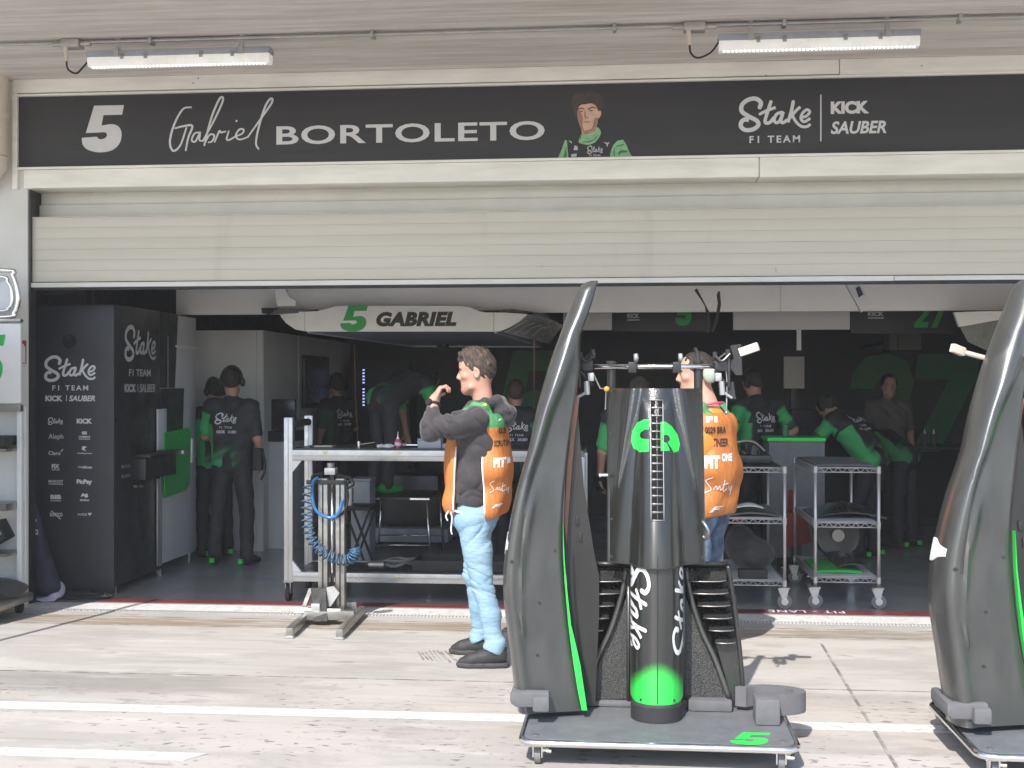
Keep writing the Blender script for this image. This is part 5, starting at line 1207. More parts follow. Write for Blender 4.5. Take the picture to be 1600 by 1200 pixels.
# ================================================================== BODYWORK STANDS
YS = -3.0
def S(x, y, Y=YS): return at(x, y, Y)
F0, F1 = gnd(812, 1160, .118), gnd(1247, 1163, .118)
yf = (F0.y+F1.y)/2; ybk = yf+.86; xc0 = S(1026, 700).x
bs = Thing('bodywork_stand', 'low grey bodywork stand with a green 5 on its deck', 'stand', (xc0, YS, 0), 'rolling bodywork stands')
BASE = (xc0, YS, 0)
pxl, pxr = F0.x, F1.x
def rrect(x0, x1, y0, y1, r, n=6):
    o = []
    for cx_, cy_, a0 in ((x1-r, y1-r, 0), (x0+r, y1-r, 90), (x0+r, y0+r, 180), (x1-r, y0+r, 270)):
        for k in range(n+1): a = math.radians(a0+90*k/n); o.append((cx_+r*math.cos(a), cy_+r*math.sin(a)))
    return o
rail = bs.part('rail', MB().tube([(x, y, .104) for x, y in rrect(pxl, pxr, yf, ybk, .07)], .0155, 12, closed=True), 'chrome', smooth=180)
bs.part('deck', MB().prism([(x, y, .088) for x, y in rrect(pxl+.012, pxr-.012, yf+.012, ybk-.012, .062)], (0, 0, .032)), 'deck_grey')
g = MB(); w5 = gnd(1140, 1163, .121), gnd(1196, 1145, .121)
place2d(g, FIVE, (0, 0, .1205), (1, 0, 0), (.0, 1, 0), (w5[0].x, w5[1].x, w5[0].y, w5[1].y), (0, 0, .0006)); g.v = [(x-(y-w5[0].y)*-.12, y, z) for x, y, z in g.v]
bs.part('number', g, 'neon_green', smooth=None)
g = MB()
for x in (pxl+.06, pxr-.06):
    for y in (yf+.07, ybk-.07): g.cyl((x, y, .1202), (x, y, .124), .014, 12)
bs.part('bolt', g, 'steel')
for x in (pxl+.07, pxr-.07):
    for y in (yf+.06, ybk-.06):
        c = bs.part('caster', MB().box(x-.04, x+.04, y-.04, y+.04, .080, .0875, .003).box(x-.022, x-.016, y-.02, y+.02, .03, .08).box(x+.016, x+.022, y-.02, y+.02, .03, .08).cyl((x, y+.03, .05), (x+.06, y+.02, .05), .013, 10), 'chrome')
        bs.part('wheel', MB().cyl((x-.013, y, .039), (x+.013, y, .039), .038, 20), 'grey_rubber', c)
# uprights, cross bar, clamps
yu = -2.80
zt = S(955, 568, yu).z; zb_ = S(955, 573, yu).z
for px in (955, 1091):
    x = S(px, 600, yu).x
    bs.part('upright', MB().cyl((x, yu, .121), (x, yu, zt), .021, 16), 'dark_metal', smooth=40)
    bs.part('upright_cap', MB().cyl((x, yu, zt), (x, yu, zt+.012), .025, 16), 'black_rubber', smooth=40)
bs.part('cross_bar', MB().cyl((S(925, 573, yu).x, yu-.026, zb_), (S(1141, 573, yu).x, yu-.026, zb_), .0115, 14), 'chrome', smooth=180)
for px in (988, 1057):
    x = S(px, 573, yu).x; c = bs.part('clamp', MB().box(x-.02, x+.02, yu-.05, yu-.004, zb_-.03, zb_+.022, .006), 'dark_metal')
    bs.part('lever', MB().tube([(x+.015, yu-.045, zb_+.02), (x+.018, yu-.05, zb_+.04), (x+.016, yu-.05, zb_+.062)], [.008, .013, .010], 10), 'aluminium', c, smooth=180)
def bracket(px, sg):
    o = S(px, 573, yu); x, z = o.x, o.z; y = yu-.03; g = MB()
    g.box(x-.03, x+.03, y-.02, y+.02, z-.02, z+.03, .005).box(x-sg*.035-.006, x-sg*.035+.006, y-.025, y+.02, z-.10, z+.06, .003)
    g.tube(catmull([(x-.03, y-.03, z+.05), (x, y-.04, z+.025), (x+.04, y-.03, z+.06)], 4), .007, 8).tube([(x-.035, y-.01, z+.02), (x+.035, y-.01, z+.075)], .006, 8).tube([(x-.03, y-.03, z-.02), (x+.03, y, z-.09)], .008, 8)
    g.cyl((x+.03, y-.02, z+.04), (x+.03, y-.02, z+.082), .012, 10).cyl((x-.03, y-.02, z+.04), (x-.03, y-.02, z+.07), .012, 10)
    b = bs.part('mirror_bracket', g, 'dark_metal')
    g = MB(); g.box(x-.012+sg*.018, x+.018+sg*.018, y-.035, y+.01, z-.07, z-.03, .005).cyl((x, y-.02, z-.07), (x+.005, y-.02, z-.135), .014, 10).cyl((x+.006, y-.02, z-.12), (x-sg*.05, y-.02, z-.15), .007, 8)
    bs.part('bracket_arm', g, 'aluminium', b); return o
lb_ = bracket(917, 1); rb_ = bracket(1126, -1)
bs.part('tension_wire', MB().tube([S(926, 582, yu-.03), S(938, 607, yu-.05), S(946, 607, yu-.05)], .004, 6).tube([S(947, 608, yu-.05), S(946, 640, yu-.05)], .0035, 6), 'steel')
bs.part('orange_knob', MB().ball(S(948, 608, yu-.05), .014), 'cuff_orange', smooth=180)
mr = [S(x, y, yu-.04) for x, y in ((1141, 540), (1158, 537), (1160, 586), (1150, 586), (1138, 570), (1147, 560))]
bs.part('mirror_pad', MB().prism(mr, (0, .045, 0)), 'black_rubber')
bs.part('mirror_pad', MB().prism([S(x, y, yu-.04) for x, y in ((1136, 600), (1146, 596), (1150, 624), (1139, 622))], (0, .03, 0)), 'black_rubber')
bs.part('mirror_arm', MB().bar(S(1156, 551, yu-.03), S(1185, 541, yu-.06), .03, .04, .004), 'beige_pipe')
bs.part('hook_wire', MB().tube(catmull([S(1134, 570, yu-.03), S(1136, 600, yu-.03), S(1135, 635, yu-.04), S(1134, 645, yu-.04)], 5), .004, 6).ball(S(1135, 645, yu-.04), .01), 'steel')
bs.part('hook', MB().tube(catmull([S(1098, 815, -3.0), S(1103, 822, -3.02), S(1107, 832, -3.02), S(1103, 841, -3.0), S(1098, 838, -3.0)], 5), .008, 8), 'steel', smooth=180)
bs.part('side_pin', MB().cyl(S(938, 742, -2.95), S(950, 742, -2.95), .008, 10).cyl(S(936, 742, -2.95), S(939, 742, -2.95), .011, 10), 'chrome')
# foam cradles
yc1 = -3.23
bs.part('foam_cradle', MB().box(S(802, 1090, yc1).x, S(858, 1090, yc1).x, yc1, yc1+.05, S(830, 1106, yc1).z, S(830, 1081, yc1).z, .012).box(S(833, 1090, yc1).x, S(859, 1090, yc1).x, yc1-.04, yc1+.06, S(830, 1113, yc1-.04).z, S(830, 1089, yc1-.04).z, .012).box(S(800, 1090, yc1).x-.01, S(803, 1090, yc1).x+.025, yc1, yc1+.3, S(830, 1104, yc1).z, S(830, 1081, yc1).z, .02), 'foam_grey')
yc2 = -3.1
g = MB(); a = S(1195, 1100, yc2); z0, z1 = .121, S(1215, 1080, yc2+.1).z
rings = []
cxr = a.x+.03; ro, ri = .17, .115
for k in range(15):
    th = math.radians(150-240*k/14); c_, s__ = math.cos(th), math.sin(th)*.62
    rings.append([(cxr+ri*c_, yc2+.12+ri*s__, z0+.02), (cxr+ro*c_, yc2+.12+ro*s__, z0+.02), (cxr+ro*c_, yc2+.12+ro*s__, z1), (cxr+ri*c_, yc2+.12+ri*s__, z1)])
g.loft(rings)
g.box(a.x-.05, a.x+.06, yc2-.08, yc2+.05, z0, z1+.005, .012)
bs.part('foam_cradle', g, 'foam_grey')
bs.part('foam_cradle', MB().box(S(1075, 1100, -2.95).x, S(1144, 1100, -2.95).x, -2.97, -2.85, .121, S(1100, 1093, -2.95).z, .012), 'foam_grey')
bs.part('foam_cradle', MB().box(S(918, 1100, -2.9).x, S(990, 1100, -2.9).x, -2.93, -2.82, .121, S(950, 1093, -2.9).z, .012), 'foam_grey')
nz_ = S(1026, 1110, -3.1)
bs.part('nose_socket', MB().loft([[(nz_.x+rx*math.cos(a), -3.08+ry*math.sin(a), z) for a in [2*PI*k/28 for k in range(28)]] for z, rx, ry in ((.121, .118, .115), (.19, .118, .115), (.2, .108, .105))]), 'black_rubber', smooth=40)

# ---- engine cover
ZT_, ZM, ZL = S(1026, 607, -3.06).z, S(1026, 878, -3.0).z, S(1026, 1103, -3.17).z
hw, hl = .2225, .122
ec = Thing('engine_cover', 'glossy black engine cover with a green nose end standing on the near left stand', 'engine cover', BASE)
def cover_y(x, z):
    t_ = min(max((ZT_-z)/(ZT_-ZM), 0), 1)
    if z >= ZM:
        return cover_top(x, t_)+.19*(1-t_)**1.6
    u = min(abs(x)/hl, 1); lo = (ZM-z)/(ZM-ZL)
    return -.015-.175*math.sqrt(max(0, 1-u**2.4))*(1-.08*lo)
def cover_top(x, t_):
    if True:
        w_ = hw*(1-.02*t_); y = -.150*(1-min(abs(x/w_), 1)**2.6)*(1-.55*t_)
        s_ = .12+.88*float(sst(.0, .9, t_)); ws_ = .075+.047*t_; y -= (.035+.105*t_)*max(0, 1-min(abs(x)/ws_, 1)**2.6)**.8*(.45+.55*s_)
        for sg in (-1, 1):
            xc_2 = sg*(.115+.075*t_/.62); wz = .05*(1-t_/.62)
            if wz > .004 and t_ < .62:
                q_ = abs(x-xc_2)/wz
                if q_ < 1: y -= .032*(1-q_**1.3)*(1-t_/.62)**.6
        return y
def shell(z0, z1, nz, w_fn, nx=57):
    vs, fs = [], []
    for i in range(nz+1):
        z = z0+(z1-z0)*i/nz; w_ = w_fn(z)
        for k in range(nx):
            u = math.sin((-1+2*k/(nx-1))*PI/2)*.35+(-1+2*k/(nx-1))*.65; x = u*w_
            vs.append((xc0+x, YS+cover_y(x*(.9999), z), z))
    for i in range(nz):
        for k in range(nx-1): fs.append((i*nx+k, i*nx+k+1, (i+1)*nx+k+1, (i+1)*nx+k))
    return MB().add(vs, fs)
up_ = shell(ZM, ZT_, 46, lambda z: hw*(1.0+.012*(ZT_-z)/(ZT_-ZM)))
lo_ = shell(ZL, ZM-.0004, 40, lambda z: hl*(1-.0*z)-(.02*max(0, 1-(z-ZL)/.02)**2))
def solid(o, th):
    m_ = o.modifiers.new('thickness', 'SOLIDIFY'); m_.thickness = th; m_.offset = -1
for n_, g in (('upper_shell', up_), ('spine_shell', lo_)):
    o = ec.part(n_, g, 'cover_paint', smooth=60, recalc=False); 
    for p in o.data.polygons[:1]: flip = p.normal.y > 0
    if flip: o.data.flip_normals()
    solid(o, .006)
tr_up, tr_lo = bvh(up_), bvh(lo_)
ec.part('seam_strip', MB().tube([(xc0-hw*1.01, YS-.002, ZM-.002)]+[(xc0+x, YS+cover_y(x, ZM+.001)-.002, ZM-.002) for x in np.linspace(-hw*.99, hw*.99, 40)], .004, 6), 'black_rubber')
ec.part('spine_seam', MB().tube([(xc0, YS+cover_y(0, z)-.0003, z) for z in np.linspace(ZL+.01, ZM+.06, 24)], .0022, 6), 'black_print')
g = MB(); k_ = 0
for py in np.linspace(632, 808, 15):
    zc_ = S(1025, py, YS-.2).z
    cols = ((-.0135, .0115), (.0135, .0115)) if k_ > 1 else ((0, .026),)
    for cx_, w_ in cols:
        pts = []
        for dx, dz in ((-w_, -.0135), (w_, -.0135), (w_, .0135), (-w_, .0135)):
            x = cx_+dx; z = zc_+dz; pts.append((xc0+x, YS+cover_y(x, z)-.0015, z))
        g.add(pts, [(0, 1, 2, 3)])
    k_ += 1
ec.part('cooling_slot', g, 'slot_black', smooth=None)
g = MB(); k_ = 0
for py in np.linspace(626, 814, 16):
    z = S(1025, py, YS-.2).z; g.tube([(xc0+x, YS+cover_y(x, z)-.003, z) for x in np.linspace(-.028, .028, 7)], .0022, 5)
zz = [S(1025, py, YS-.2).z for py in np.linspace(626, 816, 20)]
for x in (-.029, .029): g.tube([(xc0+x, YS+cover_y(x, z)-.003, z) for z in zz], .0028, 5)
ec.part('slot_frame', g, 'steel', smooth=180)
def cpx(pts): return [((900+x/4), -(520+y/4)) for x, y in pts]
def cover_decal(mb, g2, box, tree):
    a = S((box[0]+box[2])/2, box[1], YS-.12).z; b = S((box[0]+box[2])/2, box[3], YS-.12).z
    return wrap(mb, densify(g2, 2), tree, (0, YS-.5, 0), (1, 0, 0), (0, 0, 1), (S(box[0], 700, YS-.12).x, S(box[2], 700, YS-.12).x, b, a), (0, 1, 0), .0025)
smo = lambda P: [tuple(p) for p in catmull([P[-1]]+list(P)+[P[0]], 3)][3:-1]
d1 = poly2d(cpx([(458, 548), (428, 546), (385, 570), (354, 620), (345, 680), (360, 727), (400, 750), (458, 742), (458, 668), (430, 668), (408, 664), (398, 648), (405, 628), (430, 612), (458, 608)]))
d2 = poly2d(cpx([(532, 560), (562, 560), (605, 590), (640, 640), (656, 700), (646, 746), (616, 754), (600, 725), (576, 688), (592, 672), (586, 650), (566, 638), (545, 646), (540, 664), (552, 686), (570, 692), (590, 738), (532, 740)]))
g = MB(); cover_decal(g, d1, (986, 656, 1014.5, 708), tr_up); cover_decal(g, d2, (1033, 660, 1064, 709), tr_up)
ec.part('number', g, 'neon_green', smooth=180)
def turn(g2, sg):
    v, f = g2; return ([(-sg*y, sg*x, z) for x, y, z in v], f)
for sg, bx in ((-1, (972, 882, 1016, 1014)), (1, (1050, 886, 1080, 1024))):
    g = MB(); cover_decal(g, turn(SCRIPT, sg), bx, tr_lo); ec.part('script_lettering', g, 'white_vinyl', smooth=180)
g = MB()
for x, z in ((-.075, ZL+.022), (.075, ZL+.022)): y = YS+cover_y(x, z); g.cyl((xc0+x, y-.001, z), (xc0+x, y-.004, z), .006, 10)
for sg in (-1, 1):
    for py in (612, 680, 742, 812, 870): z = S(1026, py, YS).z; x = sg*(hw-.012); g.cyl((xc0+x, YS+cover_y(x, z)-.001, z), (xc0+x, YS+cover_y(x, z)-.006, z), .007, 10)
ec.part('fastener', g, 'dark_metal')

# ---- curved side body panel
sp2 = Thing('sidepod_panel', 'tall curved black side panel with a green edge left of the engine cover', 'body panel', BASE)
T_ = [(434, 921, 933), (438, 909, 932), (446, 901.5, 930), (460, 895.5, 926.5), (480, 887, 921), (505, 878, 912), (520, 873, 906.5), (545, 864, 905.5), (575, 854, 904), (605, 846, 901), (640, 837, 896.5), (670, 831, 892), (700, 825.5, 888), (730, 817, 885), (760, 808.5, 882), (790, 801.5, 880), (820, 796, 879), (850, 791, 878.5), (880, 787.5, 880), (905, 786, 881.5), (930, 787, 884), (960, 790, 887), (1000, 795, 892), (1040, 799.5, 899), (1080, 804, 907), (1106, 808, 912)]
TY = np.array([t_[0] for t_ in T_], float); TL = np.array([t_[1] for t_ in T_]); TR = np.array([t_[2] for t_ in T_])
YP = -3.08
LEAN = lambda z: .16*max(0, (z-1.05)/1.1)**1.6
rings = []; NU = 30
for py in np.concatenate([np.linspace(434, 446, 5), np.linspace(452, 1106, 58)]):
    xl_, xr_ = np.interp(py, TY, TL), np.interp(py, TY, TR)
    a, b = S(xl_, py, YP), S(xr_, py, YP); z = a.z
    c_ = float(np.interp(py, [430, 515, 560, 640, 725, 900, 1110], [1, 1, .82, .52, .32, .30, .28]))
    B = float(np.interp(py, [434, 446, 500, 600, 760, 900, 1050, 1110], [.02, .05, .09, .14, .17, .18, .15, .13]))
    ring = []; DR = float(np.interp(py, [434, 560, 700, 800, 1110], [.34, .38, .36, .24, .16]))
    for k in range(NU):
        u = (1-math.cos(PI*k/(NU-1)))/2*.5+.5*k/(NU-1)
        if u < .6*c_: h = math.sqrt(max(0, 1-(1-u/(.6*c_))**2))
        elif u < c_: h = 1-DR*((u-.6*c_)/(.4*c_))**2
        else: h = 1-DR+(.30-1+DR)*((u-c_)/max(1-c_, .01))
        if 740 < py < 1000: h += .15*max(0, 1-abs(u-.40+.0004*(py-740))/(.17*(1-(py-740)/262)))*min(1, (py-740)/60)
        if u > .96: h *= 1-.5*((u-.96)/.04)**2
        ring.append((a.x+(b.x-a.x)*u, YP-B*h+.02+LEAN(z), z))
    for k in range(8): u = 1-(k+.5)/8; ring.append((a.x+(b.x-a.x)*u, YP+.05+.03*math.sin(PI*u)+LEAN(z), z))
    rings.append(ring)
sg_ = MB().loft(rings)
sp2.part('shell', sg_, 'carbon_satin', smooth=50); tr_s = bvh(sg_)
edge = [(820, 879.3, 880.0), (880, 880.5, 882.5), (930, 884, 887), (975, 888, 892), (1000, 891, 898), (1040, 896.5, 907), (1080, 903, 913), (1110, 909, 917.5)]
vs, fs = [], []
for py, xa_, xb_ in edge:
    for Yd, xx in ((YP-.062, xa_), (YP-.058, xb_), (YP-.03, xb_), (YP-.03, xa_)): vs.append(S(xx, py, Yd))
g = MB().loft([vs[4*i:4*i+4] for i in range(len(edge))]); sp2.part('green_edge', g, 'neon_green', smooth=30)
g = MB()
for px, py in ((905, 513), (899, 562), (845, 937), (805, 870), (868, 858), (842, 1017)):
    p = S(px, py, YP); h = tr_s.ray_cast(Vector((p.x, YS-1, p.z)), Vector((0, 1, 0)))
    if h[0]: g.cyl(h[0]+Vector((0, .002, 0)), h[0]-Vector((0, .003, 0)), .008, 12)
sp2.part('fastener', g, 'dark_metal')
rr = [(r, z_) for r in rings for z_ in (r[0][2],) if S(790, 874, YP).z < z_ < S(790, 826, YP).z]
vs = []
for i, (r, z_) in enumerate(rr):
    w_ = math.sin(PI*(i+.15)/(len(rr)-.7))
    for k in range(5): q = r[0] if k == 0 else r[k]; q0 = r[0]; vs.append((q0[0]+(q[0]-q0[0])*w_-.003, q0[1]+(q[1]-q0[1])*w_-.003, z_))
g = MB()
for i in range(len(rr)-1):
    for k in range(4): g.f.append((i*5+k, i*5+k+1, (i+1)*5+k+1, (i+1)*5+k))
g.v = vs; sp2.part('white_marking', g, 'white_vinyl', smooth=180)
YI = -2.98
sp2.part('inner_side', MB().prism([S(x, y, YI) for x, y in ((901, 600), (904, 660), (912, 760), (928, 862), (936, 900), (936, 960), (930, 1100), (905, 1104), (880, 850), (884, 720))], (0, .02, 0)), 'carbon_dark')
sp2.part('inner_lip', MB().prism([S(x, y, YI-.022) for x, y in ((899, 618), (905, 622), (897, 690), (889, 790), (885, 850), (882, 815), (886, 730))], (0, .02, 0)), 'tape_brown')  # brownish reflection along the inner edge, put into the colour of a strip
for px, py in ((902, 813), (907, 838)):
    p = S(px, py, YI); sp2.part('clip', MB().box(p.x-.008, p.x+.008, YI-.012, YI-.001, p.z-.022, p.z+.022, .003), 'dark_metal')

# ---- louvred floor panels left and right of the spine
def louvre(lab, sg):
    mx = lambda x: x if sg > 0 else 2*1025-x
    t_ = Thing('louvre_panel', lab, 'body panel', BASE, 'louvred panels beside the engine cover spines')
    Yl = -2.9
    q_ = lambda x, y, Y=Yl: S(mx(x), y, Y)
    t_.part('back_plate', MB().prism([q_(x, y, Yl+.03) for x, y in ((1060, 882), (1139, 882), (1150, 940), (1158, 1020), (1166, 1094), (1066, 1094))], (0, .012, 0)), 'slot_black')
    t_.part('outer_rail', MB().tube(catmull([q_(x, y, Yl-.01) for x, y in ((1137, 884), (1141, 905), (1148, 950), (1155, 1010), (1163, 1094))], 6), .012, 8), 'carbon_gloss', smooth=180)
    t_.part('outer_skirt', MB().prism([q_(x, y, Yl-.012) for x, y in ((1118, 1003), (1151, 1000), (1157, 1040), (1165, 1094), (1144, 1094))], (0, .03, 0)), 'carbon_gloss')
    t_.part('top_rail', MB().tube([q_(1063, 881, Yl), q_(1138, 881, Yl)], .012, 8), 'carbon_dark', smooth=180)
    t_.part('inner_rail', MB().tube(catmull([q_(x, y, Yl-.02) for x, y in ((1071, 888), (1080, 935), (1096, 985), (1117, 1030), (1140, 1092))], 6), .013, 8), 'carbon_satin', smooth=180)
    for i in range(6):
        y0 = 887+i*19.3; y1 = y0+20; xl_ = 1075+i*7.2+(i*i)*.25; xr_ = 1135+i*3.0
        rows_ = []
        for k in range(8):
            f_ = k/7; yy = y0+(y1-y0)*f_; dY = Yl+.025-.075*(f_**1.6)
            rows_.append([q_(xl_, yy, dY+.012), q_(xl_+(xr_-xl_)*.15, yy+.5, dY), q_((xl_+xr_)/2, yy+1, dY-.004), q_(xr_-(xr_-xl_)*.15, yy+.5, dY), q_(xr_, yy-1, dY+.012)])
        full = [r+[p+Vector((0, .006, 0)) for p in r[::-1]] for r in rows_]
        b = t_.part('louvre_blade', MB().loft(full), 'carbon_gloss', smooth=50)
        t_.part('blade_lip', MB().tube([p+Vector((0, -.001, -.003)) for p in rows_[-1]], .0032, 6), 'steel', b, smooth=180)
    t_.part('mesh_panel', MB().prism([q_(x, y, Yl-.005) for x, y in ((1066, 935), (1072, 935), (1137, 1092), (1066, 1092))], (0, .02, 0)), 'carbon_mesh')
    t_.part('spine_rail', MB().tube([q_(1068, 890, Yl-.02), q_(1068, 1093, Yl-.02)], .010, 8), 'carbon_satin', smooth=180)
    return t_
louvre('black louvred panel with six gills right of the green nose end of the left stand', 1)
louvre('black louvred panel with six gills between the tall side panel and the engine cover', -1)

# ---- the second stand, same kind, to the right
OFF = Vector((1.914, -.02, 0))
labs = {'bodywork_stand': 'second low grey bodywork stand at the right edge of the view',
        'engine_cover': 'second black engine cover on the right hand bodywork stand', 'sidepod_panel': 'second tall curved black side panel with a green edge on the right stand'}
for o in [o for o in bpy.data.objects if o.parent is None and o.name.split('.')[0] in ('bodywork_stand', 'engine_cover', 'sidepod_panel', 'louvre_panel')]:
    left = 'between' in o.get('label', '')
    if o.name.startswith('louvre') and not left: continue
    c = copy_tree(o); c.location = o.location+OFF
    nm = o.name.split('.')[0]; c['label'] = labs.get(nm, 'black louvred panel inside the green edge of the right hand side panel')
    if nm == 'sidepod_panel': c.scale = (1.26, 1.1, 1); c.location.x += .26*.72
    if nm == 'bodywork_stand':
        q = link_mesh('mirror_arm', MB().bar(S(866, 552, yu-.03), S(846, 545, yu-.06), .03, .04, .004).cyl(S(866, 552, yu-.03), S(917, 566, yu-.03), .012, 10), 'beige_pipe', BASE, c, 35)
for n_, gname in (('engine_cover', 'engine covers on the bodywork stands'), ('sidepod_panel', 'tall side panels on the bodywork stands')):
    for o in bpy.data.objects:
        if o.parent is None and o.name.split('.')[0] == n_: o['group'] = gname

# ================================================================== PEOPLE
V3 = Vector
def frame(f, u):
    f = V3(f).normalized(); u = V3(u); l = u.cross(f).normalized(); u = f.cross(l).normalized(); return l, f, u
def add_head(F, C, f, u, s=1.):
    C = V3(C); l, f, u = frame(f, u); R = np.array([l, f, u]).T
    P = lambda a, b, c: C+(l*a+f*b+u*c)*s
    E_ = lambda c, r, k=.02, op='+': F.ell(P(*c), np.array(r)*s, k, op, R)
    E_((0, -.012, .03), (.075, .096, .098), .03); E_((0, .02, -.035), (.060, .072, .075), .03)
    E_((0, .055, -.083), (.032, .032, .028), .03); E_((0, .05, .05), (.058, .045, .05), .03)
    F.cap(P(-.05, .03, -.075), P(0, .065, -.092), .018*s, .018*s, .025); F.cap(P(.05, .03, -.075), P(0, .065, -.092), .018*s, .018*s, .025)
    F.cap(P(0, .088, .018), P(0, .104, -.017), .0085*s, .0125*s, .012); F.ell(P(-.011, .094, -.024), np.array((.008, .01, .008))*s, .008, '+', R); F.ell(P(.011, .094, -.024), np.array((.008, .01, .008))*s, .008, '+', R)
    F.cap(P(-.035, .082, .032), P(.035, .082, .032), .009*s, .009*s, .012)
    for q in (-1, 1):
        E_((q*.031, .096, .008), (.018, .015, .013), .012, '-'); E_((q*.031, .078, .009), (.013, .012, .011), .004)
        E_((q*.042, .062, -.012), (.022, .022, .018), .02)
        E_((q*.077, -.008, .0), (.009, .019, .031), .008); E_((q*.082, -.004, .004), (.006, .010, .017), .006, '-')
    F.cap(P(-.022, .080, -.049), P(.022, .080, -.049), .0075*s, .0075*s, .008); F.cap(P(-.018, .079, -.060), P(.018, .079, -.060), .008*s, .008*s, .008)
    return P, (l, f, u)
def add_hand(F, W, d, n, curl=.5, s=1., side=1, r=.0088):
    """W wrist, d direction of the palm, n the way the palm faces, side: +1 thumb on the d x n side."""
    W = V3(W); d = V3(d).normalized(); n = V3(n); n = (n-d*n.dot(d)).normalized(); t = d.cross(n).normalized()*side; R = np.array([t, d, n]).T
    F.ell(W+d*.048*s, np.array((.040, .052, .017))*s, .014, '+', R); F.cap(W-d*.02*s, W+d*.02*s, .026*s, .027*s, .02)
    for i, (o, L) in enumerate(((.029, .072), (.010, .081), (-.010, .075), (-.028, .058))):
        b = W+(d*(.088-abs(i-1.2)*.004)+t*o)*s; dirs = [d*math.cos(a)+n*math.sin(a) for a in (curl*.9, curl*2.0, curl*2.9)]
        for k, q in enumerate((.45, .32, .23)):
            e = b+dirs[k]*L*q*s; F.cap(b, e, r*s*(1-.07*k), r*s*(.95-.07*k), .004); b = e
    b = W+(d*.025+t*.034+n*.006)*s; e = b+(d*.55+t*.62+n*.35).normalized()*.038*s; F.cap(b, e, .0125*s, .0105*s, .010)
    e2 = e+(d*.85+t*(.15-.2*curl)+n*(.3+.5*curl)).normalized()*.032*s; F.cap(e, e2, .0102*s, .0085*s, .005)
def hairs(C, f, u, s=1., vox=.006, vol=.012, off=-.006, tilt=.62, top=.0, seed=0., wild=.004):
    C = V3(C); l, f, u = frame(f, u); R = np.array([l, f, u]).T; F = Field(vox)
    F.ell(C+(u*.03-f*.012)*s, (np.array((.075, .096, .098))+vol)*s, .02, '+', R)
    if top:
        F.ell(C+(u*(.085+top*.4)+f*.012)*s, np.array((.068, .088, .05+top*.5))*s, .03, '+', R)
        rg = np.random.default_rng(int(seed*10)+3)
        for i in range(80):
            a = rg.uniform(-1, 1); b_ = rg.uniform(-.9, 1.05); zz = math.sqrt(max(0, 1-a*a*.8-b_*b_*.55))
            p = C+(l*a*.062+f*(b_*.088-.0)+u*(.045+zz*(.082+top*.45)))*s; q = p+(f*rg.uniform(.012, .035)+l*rg.uniform(-.012, .012)+u*rg.uniform(-.004, .012))*s
            F.cap(p, q, .0072*s, .003*s, .005)
    n = (u*.82-f*tilt).normalized(); c0 = C; nn = np.array(n); cc_ = np.array(C); ff = np.array(f); uu = np.array(u)
    def cut(X, Y, Z):
        q = (X-cc_[0])*nn[0]+(Y-cc_[1])*nn[1]+(Z-cc_[2])*nn[2]; fr = (X-cc_[0])*ff[0]+(Y-cc_[1])*ff[1]+(Z-cc_[2])*ff[2]
        hh = (X-cc_[0])*uu[0]+(Y-cc_[1])*uu[1]+(Z-cc_[2])*uu[2]
        a_ = off*s-q
        return a_ if top == 0 else np.minimum(a_, np.maximum(.066*s-hh, -.2))
    return relax(F.mesh(disp=lambda X, Y, Z: wild*(np.sin(130*X+40*Z+seed)*np.sin(110*Y+60*Z)+.6*np.sin(210*X-90*Y+120*Z)), cut=cut), 1, .4)
def shoe_mesh(F, A, toe, r=.042):
    A, toe = V3(A), V3(toe); d = (toe-A); d.z = 0; d = d.normalized(); z0 = .05
    h = V3((A.x, A.y, z0))-d*.055; tp = V3((toe.x, toe.y, .035))
    F.cap(h, h.lerp(tp, .55)+V3((0, 0, .006)), .040, .043, .03).cap(h.lerp(tp, .5), tp-d*.03, .045, .031, .03).cap(V3((A.x, A.y, .10)), V3((A.x, A.y, .05))+d*.02, .045, .046, .03)
    return h, tp, d
def put(mb, rz, o):
    c, s = math.cos(rz), math.sin(rz); mb.v = [(o[0]+c*x-s*y, o[1]+s*x+c*y, o[2]+z) for x, y, z in mb.v]; return mb
def ear_defenders(t, C, f, u, s, m, xf, cup=.036, bk=.005):
    C = V3(C); l, f, u = frame(f, u); P = lambda a, b, c: C+(l*a+f*b+u*c)*s
    hs_ = t.part('ear_defenders', xf(MB().tube([P(.099*math.sin(a), -.005, .012+.138*math.cos(a)) for a in np.linspace(-1.55, 1.55, 15)], .010*s, 8)), 'black_rubber', smooth=180)
    for q in (-1, 1):
        F = Field(.006); F.ell(P(q*.098, -bk, .0), np.array((.026, cup*.85, cup*1.15))*s, .01, '+', np.array([l, f, u]).T)
        t.part('ear_cup', xf(relax(F.mesh(), 1)), m, hs_, smooth=180)
STD = dict(pel=(0, .0, .95), che=(0, .01, 1.28), nek=(0, .015, 1.47), hd=(0, -.015, 1.645), f=(0, -1, 0), u=(0, 0, 1),
           sL=(.185, .02, 1.415), eL=(.245, .03, 1.14), wL=(.255, -.05, .90), hL=(.25, -.10, .80), sR=(-.185, .02, 1.415), eR=(-.245, .03, 1.14), wR=(-.255, -.05, .90), hR=(-.25, -.10, .80),
           kL=(.12, -.02, .50), aL=(.125, .02, .10), tL=(.15, -.17, .03), kR=(-.12, -.02, .50), aR=(-.125, .02, .10), tR=(-.15, -.17, .03))
